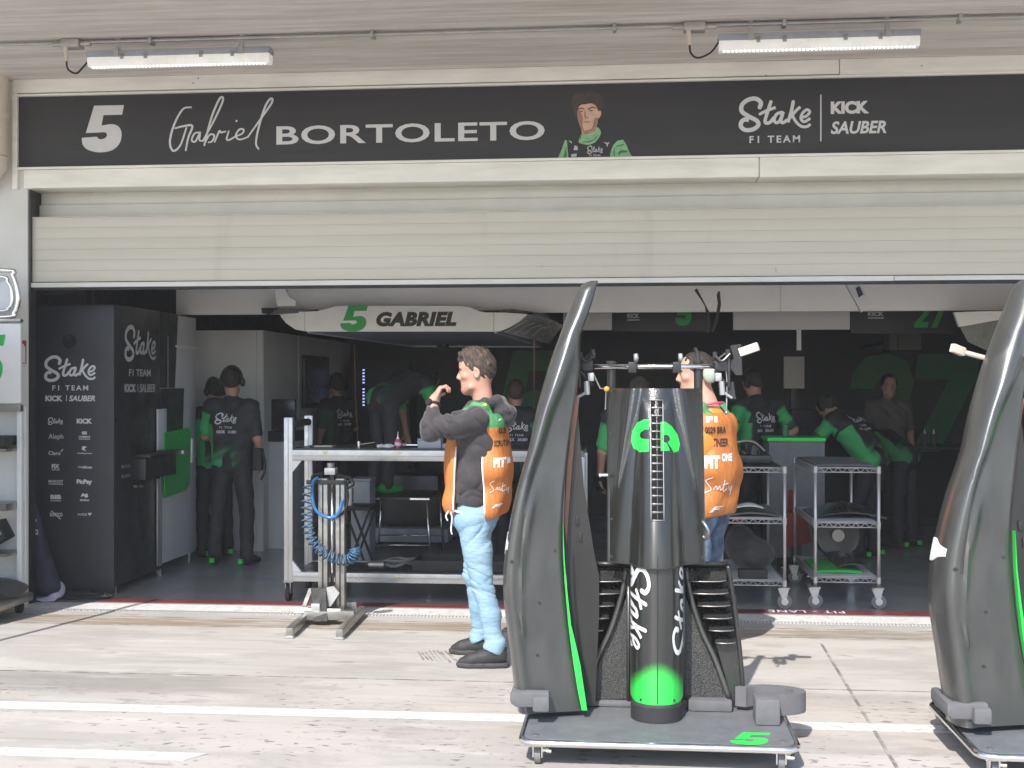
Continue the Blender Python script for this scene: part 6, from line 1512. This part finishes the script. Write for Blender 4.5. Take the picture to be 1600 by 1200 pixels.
def mechanic(lab, pos, rz, J=None, h=1.78, sides='LR', shirt='team_shirt', ears=True, glove=None, hair='hair_dark', logo=True, group='mechanics in black and green team kit', green=1., hd_skin='skin_dim', name='person', shoes='shoe_black'):
    j = dict(STD); j.update(J or {}); k = h/1.78
    j = {a: V3(b)*(k if a not in 'fu' else 1) for a, b in j.items()}
    t = Thing(name, lab, 'person', pos, group); xf = lambda mb: put(mb, rz, pos)
    lat = (j['sL']-j['sR']).normalized()
    F = Field(.0095*k); P, _ = add_head(F, j['hd'], j['f'], j['u'], k)
    F.cap(j['nek'], j['hd']-V3(j['u'])*.03*k, .055*k, .052*k, .03)
    F.chain([j['pel'], j['che'], j['nek']], [.07*k, .07*k, .05*k], .02); F.cap(j['sL'], j['sR'], .04*k, .04*k, .02)
    for q in 'LR':
        F.chain([j['s'+q], j['e'+q], j['w'+q]], [.050*k, .041*k, .028*k], .02)
        d = j['h'+q]-j['w'+q]; inward = (j['pel']-j['w'+q]); add_hand(F, j['w'+q]+d*.1, d, inward+V3((0, -.02, -.02)), .35, k, 1 if q == 'L' else -1, .0098)
        F.chain([j['pel']+lat*(.09*k if q == 'L' else -.09*k)-V3((0, 0, .05)), j['k'+q], j['a'+q]], [.08*k, .055*k, .042*k], .03); F.cap(j['a'+q], V3(j['t'+q])*.6+V3(j['a'+q])*.4-V3((0, 0, .02)), .035, .025, .03)
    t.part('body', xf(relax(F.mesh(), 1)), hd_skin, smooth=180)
    t.part('hair', xf(hairs(j['hd'], j['f'], j['u'], k, .008, .011, seed=pos[0])), hair, smooth=180)
    F = Field(.011*k)                                                    # shirt
    for q, sg in (('L', 1), ('R', -1)):
        F.chain([j['pel']+lat*sg*.075*k-V3((0, 0, .01)), j['pel'].lerp(j['che'], .5)+lat*sg*.075*k, j['che']+lat*sg*.085*k, j['s'+q]-lat*sg*.03*k], [.118*k, .112*k, .118*k, .075*k], .05)
        F.chain([j['s'+q], j['s'+q].lerp(j['e'+q], .78)], [.074*k, .064*k], .03)
    F.cap(j['nek']-V3((0, 0, .03)), j['nek']+(j['hd']-j['nek']).normalized()*.015, .066*k, .060*k, .04)
    for q in 'LR': F.cap(j['nek']-V3((0, 0, .035)), j['s'+q], .066*k, .070*k, .05)
    sm = relax(F.mesh(disp=lambda X, Y, Z: .004*np.sin(38*Z+17*X+pos[0])*np.sin(21*X-13*Y)+.003*np.sin(55*(X+Z)+20*Y)), 1)
    loc = np.array(sm.v); xf(sm); tree = bvh(sm); so = t.part('shirt', sm, shirt, smooth=180)
    pel, che = np.array(j['pel']), np.array(j['che']); ax_ = (che-pel)/np.linalg.norm(che-pel); la = np.array(lat)
    r_ = loc-pel; up_ = r_@ax_; sd = r_@la
    dots = np.full(len(loc), 0.)
    for q, sg in (('L', 1), ('R', -1)):
        s_, e_2 = np.array(j['s'+q]), np.array(j['e'+q]); v_ = (e_2-s_)/np.linalg.norm(e_2-s_); a_2 = (loc-s_)@v_; dist = np.linalg.norm(loc-s_-np.outer(a_2, v_), axis=1)
        dots = np.maximum(dots, sst(.03, .06, a_2)*(dist < .11)*(1-.85*sst(.185, .20, a_2))*(sd*sg > .12)*(q in sides))
    stripe = sst(-.1, .5, np.sin(70*(up_+.55*sd)))
    hem = sst(.17, .0, up_+.25*sd)*(.35+.65*stripe)*sst(-.16, .06, sd) + sst(.04, -.06, up_)*.9*sst(-.1, .1, sd)
    side = sst(.135, .15, np.abs(sd))*(up_ < .33)*(sd > 0)
    a = so.data.attributes.new('dye', 'FLOAT', 'POINT'); a.data.foreach_set('value', (np.clip(np.maximum(np.maximum(dots, hem), side), 0, 1)*green).astype(np.float32))
    if logo:                                                             # lettering across the shoulder blades
        mid = V3(tuple((che*.62+pel*.38+0*ax_)+ax_*.10)); nb_ = V3(tuple(la)).cross(V3(tuple(ax_))).normalized(); bk = -nb_ if nb_.dot(V3(j['f'])) > 0 else nb_
        cz, sz = math.cos(rz), math.sin(rz); rot = lambda v: V3((cz*v[0]-sz*v[1], sz*v[0]+cz*v[1], v[2])); Uu = rot(-V3(tuple(la)) if bk.dot(V3((0, 1, 0))) > -2 else la); Vv = rot(V3(tuple(ax_)))
        Uu = Vv.cross(rot(bk)).normalized(); O = rot(mid)+V3(pos)
        g = MB()
        for d2, bx in ((SCRIPT, (-.105, .105, .02, .125)), (font2d('F1 TEAM', .02, 0, 1.3), (-.06, .06, -.018, .003)), (font2d('KICK', .05), (-.09, -.015, -.062, -.035)), (font2d('SAUBER', .03, .2), (.01, .10, -.062, -.035))):
            wrap(g, densify(d2, 1), tree, O, Uu, Vv, bx, -rot(bk), .004)
        if g.f: t.part('shirt_lettering', g, 'white_print', so, smooth=180)
    F = Field(.012*k)                                                    # trousers
    for q, sg in (('L', 1), ('R', -1)):
        hp_ = j['pel']+lat*sg*.09*k-V3((0, 0, .06))*k
        F.cap(j['pel']-V3((0, 0, .0)), hp_, .112*k, .100*k, .05); F.chain([hp_, j['k'+q], j['a'+q]+V3((0, .0, -.03))], [.094*k, .068*k, .060*k], .015)
    t.part('trousers', xf(relax(F.mesh(disp=lambda X, Y, Z: .005*np.sin(30*Z+12*X)*np.sin(18*X+25*Y), cut=lambda X, Y, Z: .045-Z), 1)), 'trouser_black', smooth=180)
    for q in 'LR':
        F = Field(.009); h_, tp, d = shoe_mesh(F, j['a'+q], j['t'+q]); sm_ = xf(relax(F.mesh(cut=lambda X, Y, Z: .004-Z), 1))
        s_ = t.part('shoe', sm_, shoes, smooth=180)
        if shoes != 'shoe_black': pass
        else:
            g = MB().tube([h_-d*.036+V3((0, .0, -.02)), h_-d*.036+V3((0, 0, .02))], .026, 8); t.part('heel_tab', xf(g), 'neon_green', s_)
    if glove:
        F = Field(.009)
        for q in 'LR': d = (j['h'+q]-j['w'+q]).normalized(); F.ell(j['w'+q]+d*.07*k, (.045, .045, .075), .01); F.cap(j['w'+q], j['w'+q]+d*.06, .036, .04, .02)
        t.part('glove', xf(relax(F.mesh(), 1)), glove, smooth=180)
    if ears: ear_defenders(t, j['hd'], j['f'], j['u'], k, 'black_rubber', xf)
    return t
G3 = lambda px, py, Y: (at(px, py, Y).x, Y, .0015)
mechanic('mechanic with his back turned beside the white panel, green shirt hem and black ear defenders', G3(363, 885, 2.12), PI-.12, dict(
    sL=(.19, .02, 1.42), eL=(.27, -.02, 1.16), wL=(.25, -.24, 1.10), hL=(.20, -.33, 1.12), eR=(-.25, .02, 1.14), wR=(-.27, -.06, .93), hR=(-.27, -.1, .83), hd=(.015, -.02, 1.645), f=(.25, -1, -.1),
    kL=(.14, 0, .5), aL=(.165, .03, .10), tL=(.21, -.15, .03), kR=(-.14, 0, .5), aR=(-.155, .03, .10), tR=(-.20, -.15, .03)), 1.80, sides='L')
mechanic('mechanic in profile, half hidden behind the one beside the white panel', G3(336, 872, 2.62), PI/2+2.3, dict(f=(.2, -1, -.2)), 1.70, ears=True, logo=False)
rd_ = at(400, 720, 2.2)
rg_ = Thing('radio_pouch', 'black radio pouch and coiled lead at the hip of the mechanic by the white panel', 'pouch', at(403, 735, 2.0))
a, b = at(396, 735, 2.02), at(411, 700, 2.02)
rg_.part('pouch', MB().box(a.x, b.x, 1.98, 2.06, a.z, b.z, .02), 'black_rubber')
rg_.part('lead', MB().tube(catmull([at(404, 700, 2.0), at(412, 712, 2.0), at(414, 735, 2.0), at(408, 750, 2.0)], 6), .009, 6), 'black_rubber', smooth=180)
p = G3(604, 800, 2.75)
mechanic('mechanic bending over while standing on the low bench, green sleeve, arm hanging down', (p[0], yb0+.42, zB+.001), 2.45, dict(
    pel=(0, .02, .92), che=(0, -.26, 1.06), nek=(0, -.42, 1.10), hd=(0, -.56, 1.08), f=(0, -.75, -.65), u=(0, -.65, .75), sL=(.17, -.38, 1.07), eL=(.22, -.40, .80), wL=(.18, -.42, .56), hL=(.17, -.44, .46),
    sR=(-.17, -.38, 1.07), eR=(-.21, -.46, .80), wR=(-.12, -.5, .58), hR=(-.1, -.52, .48), kL=(.10, .0, .5), aL=(.10, .06, .10), kR=(-.10, .0, .5), aR=(-.10, .06, .10), tL=(.1, -.13, .03), tR=(-.1, -.13, .03)), 1.74, logo=False, shoes='green_print')
mechanic('mechanic in dark kit turned sideways in front of the wall screen', G3(527, 800, 5.0), PI+.9, dict(f=(-.3, -1, 0), eR=(-.3, -.05, 1.15), wR=(-.22, -.27, 1.08), hR=(-.15, -.34, 1.06)), 1.76, green=.15)
mechanic('mechanic seen from behind between the standing man and the tall side panel', G3(806, 800, 2.4), PI+.15, dict(), 1.69, green=.5, ears=False, hair='hair_brown')
mechanic('mechanic with a bright green sleeve and black gloves behind the engine cover', G3(988, 800, 1.15), PI+.05, dict(f=(-.1, -1, -.4), hd=(-.06, -.04, 1.63), eL=(.25, -.0, 1.14), wL=(.265, -.09, .93), hL=(.26, -.13, .84)), 1.72, glove='black_rubber', ears=False, logo=False, hair='hair_brown', hd_skin='skin')
mechanic('mechanic with hands on his hips beside the orange vest', G3(1182, 800, 2.9), PI+.55, dict(
    sL=(.19, .02, 1.42), eL=(.36, .10, 1.20), wL=(.21, .0, 1.02), hL=(.13, -.05, 1.0), sR=(-.19, .02, 1.42), eR=(-.36, .10, 1.20), wR=(-.21, .0, 1.02), hR=(-.13, -.05, 1.0), hd=(0, -.05, 1.63), f=(.3, -1, -.35)), 1.80)
mechanic('mechanic bending over the green topped crate, white lettering on his back', G3(1352, 800, 3.15), 3.95, dict(
    pel=(0, .08, .93), che=(0, -.15, 1.19), nek=(0, -.28, 1.33), hd=(0, -.42, 1.40), f=(0, -.8, -.6), u=(0, -.6, .8), sL=(.19, -.22, 1.29), eL=(.28, -.38, 1.08), wL=(.2, -.52, .95), hL=(.15, -.60, .93),
    sR=(-.19, -.22, 1.29), eR=(-.28, -.38, 1.08), wR=(-.2, -.52, .95), hR=(-.15, -.6, .93), kL=(.12, -.02, .5), kR=(-.12, -.02, .5)), 1.80)
mechanic('man in a pale shirt facing out from under the big green 27', G3(1388, 800, 4.7), .1, dict(), 1.76, shirt='tan_cloth', logo=False, ears=False, group=None)

mechanic('dim mechanic bent low in front of the pale shirted man under the green 27', G3(1412, 800, 3.9), 3.9, dict(
    pel=(0, .02, .92), che=(0, -.26, 1.06), nek=(0, -.42, 1.10), hd=(0, -.56, 1.08), f=(0, -.75, -.65), u=(0, -.65, .75), sL=(.17, -.38, 1.07), eL=(.22, -.46, .80), wL=(.15, -.58, .66), hL=(.12, -.64, .62),
    sR=(-.17, -.38, 1.07), eR=(-.21, -.46, .80), wR=(-.12, -.58, .66), hR=(-.1, -.64, .62), kL=(.10, .0, .5), kR=(-.10, .0, .5)), 1.78, logo=False, green=.6)
# ---- the two men in orange vests, facing left
def scrutineer(lab, pos, rz, up_arm, vox, headset, jeans, hair, jacket):
    t = Thing('person', lab, 'person', pos, 'men in orange vests'); xf = lambda mb: put(mb, rz, pos)
    C = V3((.0, 0, 1.712)); f = V3((-1, .0, -.06)); u = V3((-.05, 0, 1)); s = 1.07
    if headset: C = V3((-.045, 0, 1.70)); f = V3((-.8, -.6, -.06))
    sN, sF = V3((.02, -.195, 1.445)), V3((.02, .195, 1.445))
    if not up_arm: sN, sF = V3((.0, -.155, 1.44)), V3((.0, .155, 1.44))
    if up_arm: eN, wN, eF, wF = V3((-.235, -.27, 1.385)), V3((-.232, -.175, 1.545)), V3((.0, .25, 1.17)), V3((-.08, .19, .97))
    else: eN, wN, eF, wF = V3((-.20, -.13, 1.25)), V3((-.40, -.08, 1.14)), V3((-.03, .25, 1.17)), V3((-.2, .2, 1.06))
    kN, aN, tN, kF, aF, tF = V3((.045, -.13, .495)), V3((.125, -.16, .105)), V3((-.095, -.17, .03)), V3((-.03, .12, .49)), V3((.0, .17, .105)), V3((-.18, .185, .03))
    F = Field(vox); P, ax = add_head(F, C, f, u, s)
    F.cap((.045, 0, 1.50), C+V3((.02, 0, -.04)), .062, .058, .03); F.chain([(.0, 0, .95), (.02, 0, 1.28), (.04, 0, 1.5)], [.07, .07, .05], .02); F.cap(sN, sF, .04, .04, .02)
    for a, b, c in ((sN, eN, wN), (sF, eF, wF)): F.chain([a, b, c], [.05, .043, .030], .02)
    if up_arm:
        add_hand(F, wN, V3((.40, .16, .9)), V3((.85, .25, -.3)), .92, 1.05, 1, .0082); add_hand(F, wF, V3((-.2, 0, -.95)), V3((0, -1, 0)), .5, 1.05, 1)
    else:
        add_hand(F, wN, V3((-.8, .1, -.4)), V3((0, 1, -.3)), .5, 1.05, 1); add_hand(F, wF, V3((-.8, -.1, -.4)), V3((0, -1, -.3)), .5, 1.05, -1)
    for k_, a_2, t_2, sg in ((kN, aN, tN, -1), (kF, aF, tF, 1)): F.chain([(0, sg*.09, .90), k_, a_2], [.06, .045, .032], .03); F.cap(V3(a_2)-V3((0, 0, .05)), V3(t_2)*.6+V3(a_2)*.4-V3((0, 0, .03)), .03, .02, .03)
    bm_ = relax(F.mesh(), 1, .35); body = t.part('body', xf(bm_), 'skin', smooth=180)
    l, f_, u_ = ax; Rm = np.array([l, f_, u_]).T
    g = MB()
    for q in (-1, 1):
        e = P(q*.031, .0845, .009); g.ball(e, .0078*s, 10, 6)
    t.part('eye', xf(g), 'skin_print_dark', body, smooth=180)
    g = MB()
    for q in (-1, 1): g.ball(P(q*.031, .0895, .009), .0052*s, 8, 6)
    t.part('pupil', xf(g), 'black_print', body, smooth=180)
    F = Field(.004)
    for q in (-1, 1): F.cap(P(q*.016, .095, .026), P(q*.047, .086, .031), .0055, .0045, .004)
    t.part('brow', xf(F.mesh()), hair, body, smooth=180)
    F = Field(.003); F.cap(P(-.017, .0865, -.0525), P(.017, .0865, -.0525), .0055, .0055, .003); t.part('lip', xf(F.mesh()), 'lip', body, smooth=180)
    F = Field(.003); F.cap(P(-.019, .0905, -.0405), P(0, .096, -.037),   .0045, .006, .003).cap(P(.019, .0905, -.0405), P(0, .096, -.037), .0045, .006, .003); t.part('moustache', xf(F.mesh()), 'hair_print', body, smooth=180)
    t.part('hair', xf(hairs(C, f, u, s, .005, .0045 if up_arm else .008, .002, .62, .02 if up_arm else 0, 2.+pos[0], .0045)), hair, smooth=180)
    # jacket
    F = Field(vox*1.15)
    for sg, S_, E2, W2 in ((-1, sN, eN, wN), (1, sF, eF, wF)):
        F.chain([(-.012, sg*.075, .985), (.0, sg*.08, 1.12), (.022, sg*.085, 1.31), (.022, sg*.13, 1.43)], [.128, .125, .128, .080], .05)
        if jacket:
            F.chain([S_, S_.lerp(E2, .5)+V3((0, 0, -.012)), E2, E2.lerp(W2, .58)], [.080, .077, .061, .044], .03)
        else: F.chain([S_, S_.lerp(E2, .75)], [.08, .075], .03)
    F.cap((.045, 0, 1.46), (.035, 0, 1.53 if jacket else 1.495), .085, .068, .03)
    if jacket:
        ar = [(-.055, -.05, 1.505), (-.02, -.098, 1.515), (.06, -.105, 1.535), (.125, -.06, 1.545), (.14, 0, 1.545), (.125, .06, 1.545), (.06, .105, 1.535), (-.02, .098, 1.515), (-.055, .05, 1.505)]
        F.chain(ar, [.03, .036, .038, .038, .038, .038, .038, .036, .03], .02); F.ell((.165, 0, 1.485), (.075, .115, .055), .03); F.ell((.185, 0, 1.44), (.045, .10, .06), .03); F.ell((.085, 0, 1.575), (.06, .075, .028), .02, '-')
    e1, e2 = np.array(eN), np.array(sN)
    def wrk(X, Y, Z):
        r = .012*(vn(X, Y, Z, 7, (1, 1, 1))-.5)
        da = np.sqrt((X-e1[0])**2+(Y-e1[1])**2+(Z-e1[2])**2); w = np.exp(-(da/.17)**2)
        r += .020*w*(ridge(X*.8+Z*.6, Y, Z*.6-X*.8, 19, (1.5, .6, .55), 3)**3-.28)
        w2 = np.exp(-((Z-1.0)/.11)**2); r += .020*w2*(ridge(X, Y, Z, 14, (.6, .6, 1.4), 9)**3-.28)
        r += .013*(ridge(X*.7+Z*.7, Y, Z*.7-X*.7, 11, (1.2, .8, .5), 15)**4-.2)
        return r
    jm = F.mesh(disp=wrk if jacket else (lambda X, Y, Z: .004*np.sin(30*Z+20*X)), cut=lambda X, Y, Z: .945+.012*np.sin(22*X+9*Y)-Z)
    jm = relax(jm, 1, .3); t.part('hoodie' if jacket else 'shirt', xf(jm), 'hoodie_grey' if jacket else 'orange_cloth', smooth=180)
    # tabard vest: back sheet, front sheet, shoulder straps
    F = Field(vox*1.15)
    VW = 1 if jacket else .86; F.ell((.085, 0, 1.15), (.13, .205*VW, .38), .03); F.chain([(.085, -.10*VW, 1.40), (.085, .10*VW, 1.40)], [.098, .098], .03); F.cap((.095, -.11*VW, 1.14), (.095, .11*VW, 1.14), .11, .11, .04); F.cap((.07, -.12, .93), (.065, .12, .93), .10, .10, .05)
    edge_ = lambda Z: (.052 if jacket else -.07)+.02*np.clip((1.2-Z)/.35, 0, 1)+.0*Z
    vb = F.mesh(disp=lambda X, Y, Z: .006*np.sin(26*Y+7*Z+4*np.sin(9*Z))*np.clip((1.35-Z)*3, 0, 1)+.004*np.sin(50*X+13*Z), cut=lambda X, Y, Z: np.maximum(np.maximum(edge_(Z)-X, .862+.28*np.clip(X-.1, 0, 1)-Z), Z-1.475))
    vb = relax(vb, 1, .3); xf(vb); tv = bvh(vb); vo = t.part('vest', vb, 'vest_shirt', smooth=180)
    dye(vo, lambda x, y, z: sst(1.39, 1.40, z)*(1. if jacket else 0.))
    F = Field(vox*1.15); F.ell((-.10, 0, 1.12), (.095, .185, .30), .03); F.cap((-.10, -.10, .95), (-.10, .10, .95), .088, .088, .04)
    vf = relax(F.mesh(disp=lambda X, Y, Z: .005*np.sin(30*Y+9*Z), cut=lambda X, Y, Z: np.maximum(X+.095+.04*np.clip((1.25-Z), -.1, .4), .885-Z)), 1, .3)
    fo = t.part('vest_front', xf(vf), 'vest_shirt', vo, smooth=180); dye(fo, lambda x, y, z: 0*x)
    F = Field(vox)
    for sg in (-1, 1): F.chain([(.10, sg*.115, 1.455), (.06, sg*.125, 1.515), (.0, sg*.12, 1.518), (-.06, sg*.105, 1.475), (-.115, sg*.09, 1.40)], [.022, .026, .026, .024, .02], .02)
    if not jacket: F.chain([(.10, -.1, 1.45), (.11, .1, 1.45)], [.03, .03], .03)
    stp = relax(F.mesh(), 1, .3); xf(stp); ts_ = bvh(stp); sp_o = t.part('vest_strap', stp, 'vest_shirt', vo, smooth=180); dye(sp_o, lambda x, y, z: 1+0*x)
    cz, sz = math.cos(rz), math.sin(rz); W_ = lambda p: V3((pos[0]+cz*p[0]-sz*p[1], pos[1]+sz*p[0]+cz*p[1], pos[2]+p[2]))
    # piping along the near edge of the back and front sheets
    g = MB(); row = []
    for z in np.linspace(.885, 1.46, 24):
        h = tv.ray_cast(W_((edge_(z)+.006, -1, z)), W_((edge_(z)+.006, 0, z))-W_((edge_(z)+.006, -1, z)))
        if h[0]: row.append(h[0])
    if len(row) > 3: g.tube(row, .0055, 6)
    if not jacket:
        row = []
        for z in np.linspace(.90, 1.46, 24):
            h = tv.ray_cast(W_((.02, 1, z)), W_((.02, 0, z))-W_((.02, 1, z)))
            if h[0]: row.append(h[0])
        if len(row) > 3: g.tube(row, .0055, 6)
    tf = bvh(vf); row = []
    for z in np.linspace(.90, 1.28, 18):
        x = -.103-.04*min(max(1.25-z, -.1), .4); h = tf.ray_cast(W_((x, -1, z)), W_((x, 0, z))-W_((x, -1, z)))
        if h[0]: row.append(h[0])
    if len(row) > 3: g.tube(row, .0055, 6)
    t.part('piping', g, 'white_vinyl', vo, smooth=180)
    return t, tv, vo, W_, xf, bm_, sp_o, ts_
def jeans_(t, xf, m, vox, tucked=True):
    F = Field(vox)
    kN, aN, kF, aF = (.045, -.13, .495), (.122, -.16, .08), (-.03, .12, .49), (.0, .17, .08)
    for sg, k_, a_2 in ((-1, kN, aN), (1, kF, aF)):
        F.cap((-.01, sg*.04, .97), (-.005, sg*.085, .86), .115, .122, .05); F.ell((.045, sg*.085, .86), (.078, .08, .09), .04)
        F.chain([(-.01, sg*.095, .84), (k_[0]*.45, sg*.115, .66), k_, (k_[0]*.5+a_2[0]*.5+.015, (k_[1]+a_2[1])/2, .30), a_2], [.105, .083, .066, .058, .051], .03)
        F.cap((a_2[0]-.012, a_2[1], .10), (a_2[0]+.012, a_2[1], .145), .058, .056, .02)
    def w(X, Y, Z):
        r = .004*(vn(X, Y, Z, 9)-.5)
        for k_ in (kN, kF):
            ws = np.exp(-(((Z-k_[2]+.0)/.13)**2+((Y-k_[1])/.12)**2)); r += .013*ws*(ridge(X, Y, Z+.35*X, 21, (.35, .35, 1.5), 4)**4-.2)
        for a_2 in (aN, aF):
            ws = np.exp(-(((Z-.13)/.075)**2+((Y-a_2[1])/.12)**2+((X-a_2[0])/.14)**2)); r += .013*ws*(ridge(X, Y, Z, 22, (.35, .35, 1.6), 11)**3-.28)
        ws = np.exp(-((Z-.80)/.10)**2); r += .011*ws*(ridge(X*.7-Z*.7, Y, Z*.7+X*.7, 16, (1.5, .5, .4), 21)**4-.2)
        return r
    return t.part('jeans', xf(relax(F.mesh(disp=w, cut=lambda X, Y, Z: .088+.02*np.sin(25*X)-Z), 1, .3)), m, smooth=180)
def sneakers(t, xf, vox=.006):
    for A, T in (((.115, -.16, .105), (-.092, -.172, .03)), ((.0, .17, .105), (-.185, .185, .03))):
        A_, T_ = V3((A[0], A[1], 0)), V3((T[0], T[1], 0)); d = (T_-A_).normalized(); lx = V3((-d.y, d.x, 0)); H_ = A_-d*.075; U_ = V3((0, 0, 1)); L_ = (T_-H_).length
        P = lambda a, b, c: H_+d*(a*L_)+lx*b+U_*c
        F = Field(vox); F.chain([P(.10, 0, .058), P(.30, 0, .062), P(.50, 0, .054), P(.72, .004, .040), P(.90, .006, .031)], [.037, .040, .040, .036, .025], .03); F.cap(P(.12, 0, .085), P(.30, 0, .092), .036, .040, .02); F.ell(P(.20, 0, .135), (.034, .034, .03), .012, '-')
        s_ = t.part('shoe', xf(relax(F.mesh(disp=lambda X, Y, Z: .002*(vn(X, Y, Z, 40)-.5), cut=lambda X, Y, Z: np.maximum(.020-Z, Z-.118)), 1)), 'shoe_black', smooth=180)
        F = Field(vox); F.chain([P(.06, 0, .016), P(.30, 0, .016), P(.55, .002, .016), P(.78, .005, .017), P(.93, .006, .022)], [.036, .040, .041, .040, .029], .02)
        t.part('sole', xf(relax(F.mesh(cut=lambda X, Y, Z: np.maximum(.0015-Z, Z-.030)), 1)), 'sole_grey', s_, smooth=180)
        g = MB()
        for i in range(5): q = .40+.07*i; z = .106-.0085*i-.02*max(0, i-2)*.3; g.tube([P(q-.02, -.026, z-.016), P(q, 0, z-.002), P(q-.02, .026, z-.016)], .0034, 6)
        t.part('lace', xf(g), 'black_rubber', s_)
        t.part('pull_tab', xf(MB().tube([P(.02, 0, .07), P(.0, 0, .115)], .008, 8)), 'black_rubber', s_)
HP = (at(745, 900, -1.5).x, -1.5, .0015)
h1, tv, vo, W_, xf, bm_, sp_o, ts_ = scrutineer('man in orange vest, dark hoodie and pale blue jeans, hands raised to his mouth', HP, .0, True, .0052, False, None, 'hair_brown', True)
jeans_(h1, xf, 'denim', .0062); sneakers(h1, xf, .0055)
def vest_text(t, vo, tv, items, m, Y, nm='vest_lettering'):
    g = MB()
    for d2, x0, y0, x1, y1 in items:
        a, b = at(x0, (y0+y1)/2, Y), at(x1, (y0+y1)/2, Y)
        wrap(g, densify(d2, 1), tv, (0, Y-1, 0), (1, 0, 0), (0, 0, 1), (a.x, b.x, at(x0, y1, Y).z, at(x0, y0, Y).z), (0, 1, 0), .004)
    if g.f: t.part(nm, g, m, vo, smooth=180)
scr = strokes2d([(flipy(p), w) for p, w in [([(30, 0), (5, 10), (15, 25), (25, 40), (0, 50)], 3), ([(35, 40), (45, 28), (50, 40), (58, 28), (62, 42), (75, 30)], 3), ([(78, 10), (72, 45), (88, 38)], 3), ([(70, 25), (92, 20)], 3), ([(95, 30), (98, 45), (108, 28), (100, 60)], 3)]])
f1l = poly2d([(0, 0), (.3, 1), (.8, 1), (.75, .8), (.42, .8), (.38, .6), (.65, .6), (.6, .4), (.3, .4), (.2, 0)])
vest_text(h1, vo, tv, [(font2d('037', .03), 777, 669, 792, 679), (font2d('SCRUTINEER', .03), 770, 689, 801, 699)], 'black_print', -1.75)
vest_text(h1, vo, tv, [(f1l, 776, 652, 786, 658), (font2d('PIT', .06), 770, 716, 788, 731), (font2d('F1', .06), 789, 717, 803, 726), (scr, 763, 752, 792, 775), (f1l, 767, 789, 783, 795)], 'white_vinyl', -1.75, 'vest_print')
vest_text(h1, vo, ts_, [(poly2d([(0, .5), (.5, 1), (1, .5), (.5, 0)]), 751, 628, 765, 637)], 'yellow_sticker', -1.75, 'strap_badge')
F = Field(.004); a = V3((-.232, -.16, 1.53)); d = V3((-.03, .5, .86)).normalized()
_d = V3((0, .095, .16)).normalized(); _e1 = V3((1, 0, 0)); _e2 = _d.cross(_e1)
def wristband(c, R, r, n=22): return MB().tube([c+_e1*(R*math.cos(q))+_e2*(R*math.sin(q)) for q in np.linspace(0, 2*PI, n+1)[:-1]], r, 8, closed=True)
wc = V3((-.2325, -.186, 1.527))
wr_ = h1.part('watch', xf(wristband(wc, .034, .0095)), 'black_rubber', smooth=180)
fd = (V3((-.45, -.8, .1))-_d*_d.dot(V3((-.45, -.8, .1)))).normalized()
h1.part('watch_face', xf(MB().cyl(wc+fd*.034, wc+fd*.047, .021, 18)), 'dark_metal', wr_)
h1.part('bracelet', xf(wristband(wc-_d*.03, .036, .0045)), 'steel', smooth=180)
h1.part('drawstring', xf(MB().tube(catmull([(-.14, -.155, .915), (-.16, -.17, .88), (-.15, -.17, .85)], 5), .005, 6).tube(catmull([(-.14, -.155, .915), (-.125, -.17, .87), (-.13, -.17, .80), (-.125, -.165, .77)], 5), .005, 6).tube(catmull([(-.14, -.155, .915), (-.05, -.185, .895), (.06, -.18, .875)], 5), .007, 6)), 'white_vinyl', smooth=180)

S2 = (at(1098, 900, -1.35).x, -1.35, .0015)
h2, tv2, vo2, W2, xf2, _, _, _ = scrutineer('man in an orange vest and ear defenders behind the black engine cover', S2, -.55, False, .0075, True, None, 'hair_dark', False)
jeans_(h2, xf2, 'denim_dark', .009); sneakers(h2, xf2, .009)
ear_defenders(h2, (-.045, 0, 1.70), (-.8, -.6, -.06), (-.05, 0, 1), 1.07, 'ear_green', xf2, .046, .062)
h2.part('lanyard', xf2(MB().tube([(.045+.078*math.cos(q), .078*math.sin(q), 1.525+.012*math.cos(q)) for q in np.linspace(0, 2*PI, 24)[:-1]], .007, 6, closed=True)), 'pink_plastic', smooth=180)
vest_text(h2, vo2, tv2, [(font2d('0029 BRA', .025), 1104, 668, 1139, 679), (font2d('CRUTINEER', .03), 1101, 687, 1143, 700)], 'black_print', -1.7)
vest_text(h2, vo2, tv2, [(font2d('F1', .06), 1106, 652, 1124, 661), (font2d('PIT', .06), 1103, 714, 1128, 734), (font2d('ONE', .06), 1131, 711, 1149, 724), (scr, 1103, 748, 1149, 778), (f1l, 1110, 795, 1134, 804)], 'white_vinyl', -1.7, 'vest_print')

# ================================================================== VEIL: thin scattering volume added to lift the blacks as lens glare does
hz = MB().box(-62, 62, -72, 9, -1, 4.6)
m = bpy.data.materials.new('haze_air'); m.use_nodes = True; n_ = m.node_tree
for q in list(n_.nodes):
    if q.type != 'OUTPUT_MATERIAL': n_.nodes.remove(q)
v_ = n_.nodes.new('ShaderNodeVolumePrincipled'); v_.inputs['Color'].default_value = (.98, .97, .95, 1); v_.inputs['Density'].default_value = .0022; v_.inputs['Anisotropy'].default_value = 0.
n_.links.new(v_.outputs[0], [q for q in n_.nodes if q.type == 'OUTPUT_MATERIAL'][0].inputs['Volume'])
M['haze_air'] = m
tag(link_mesh('haze', hz, 'haze_air'), kind='stuff')
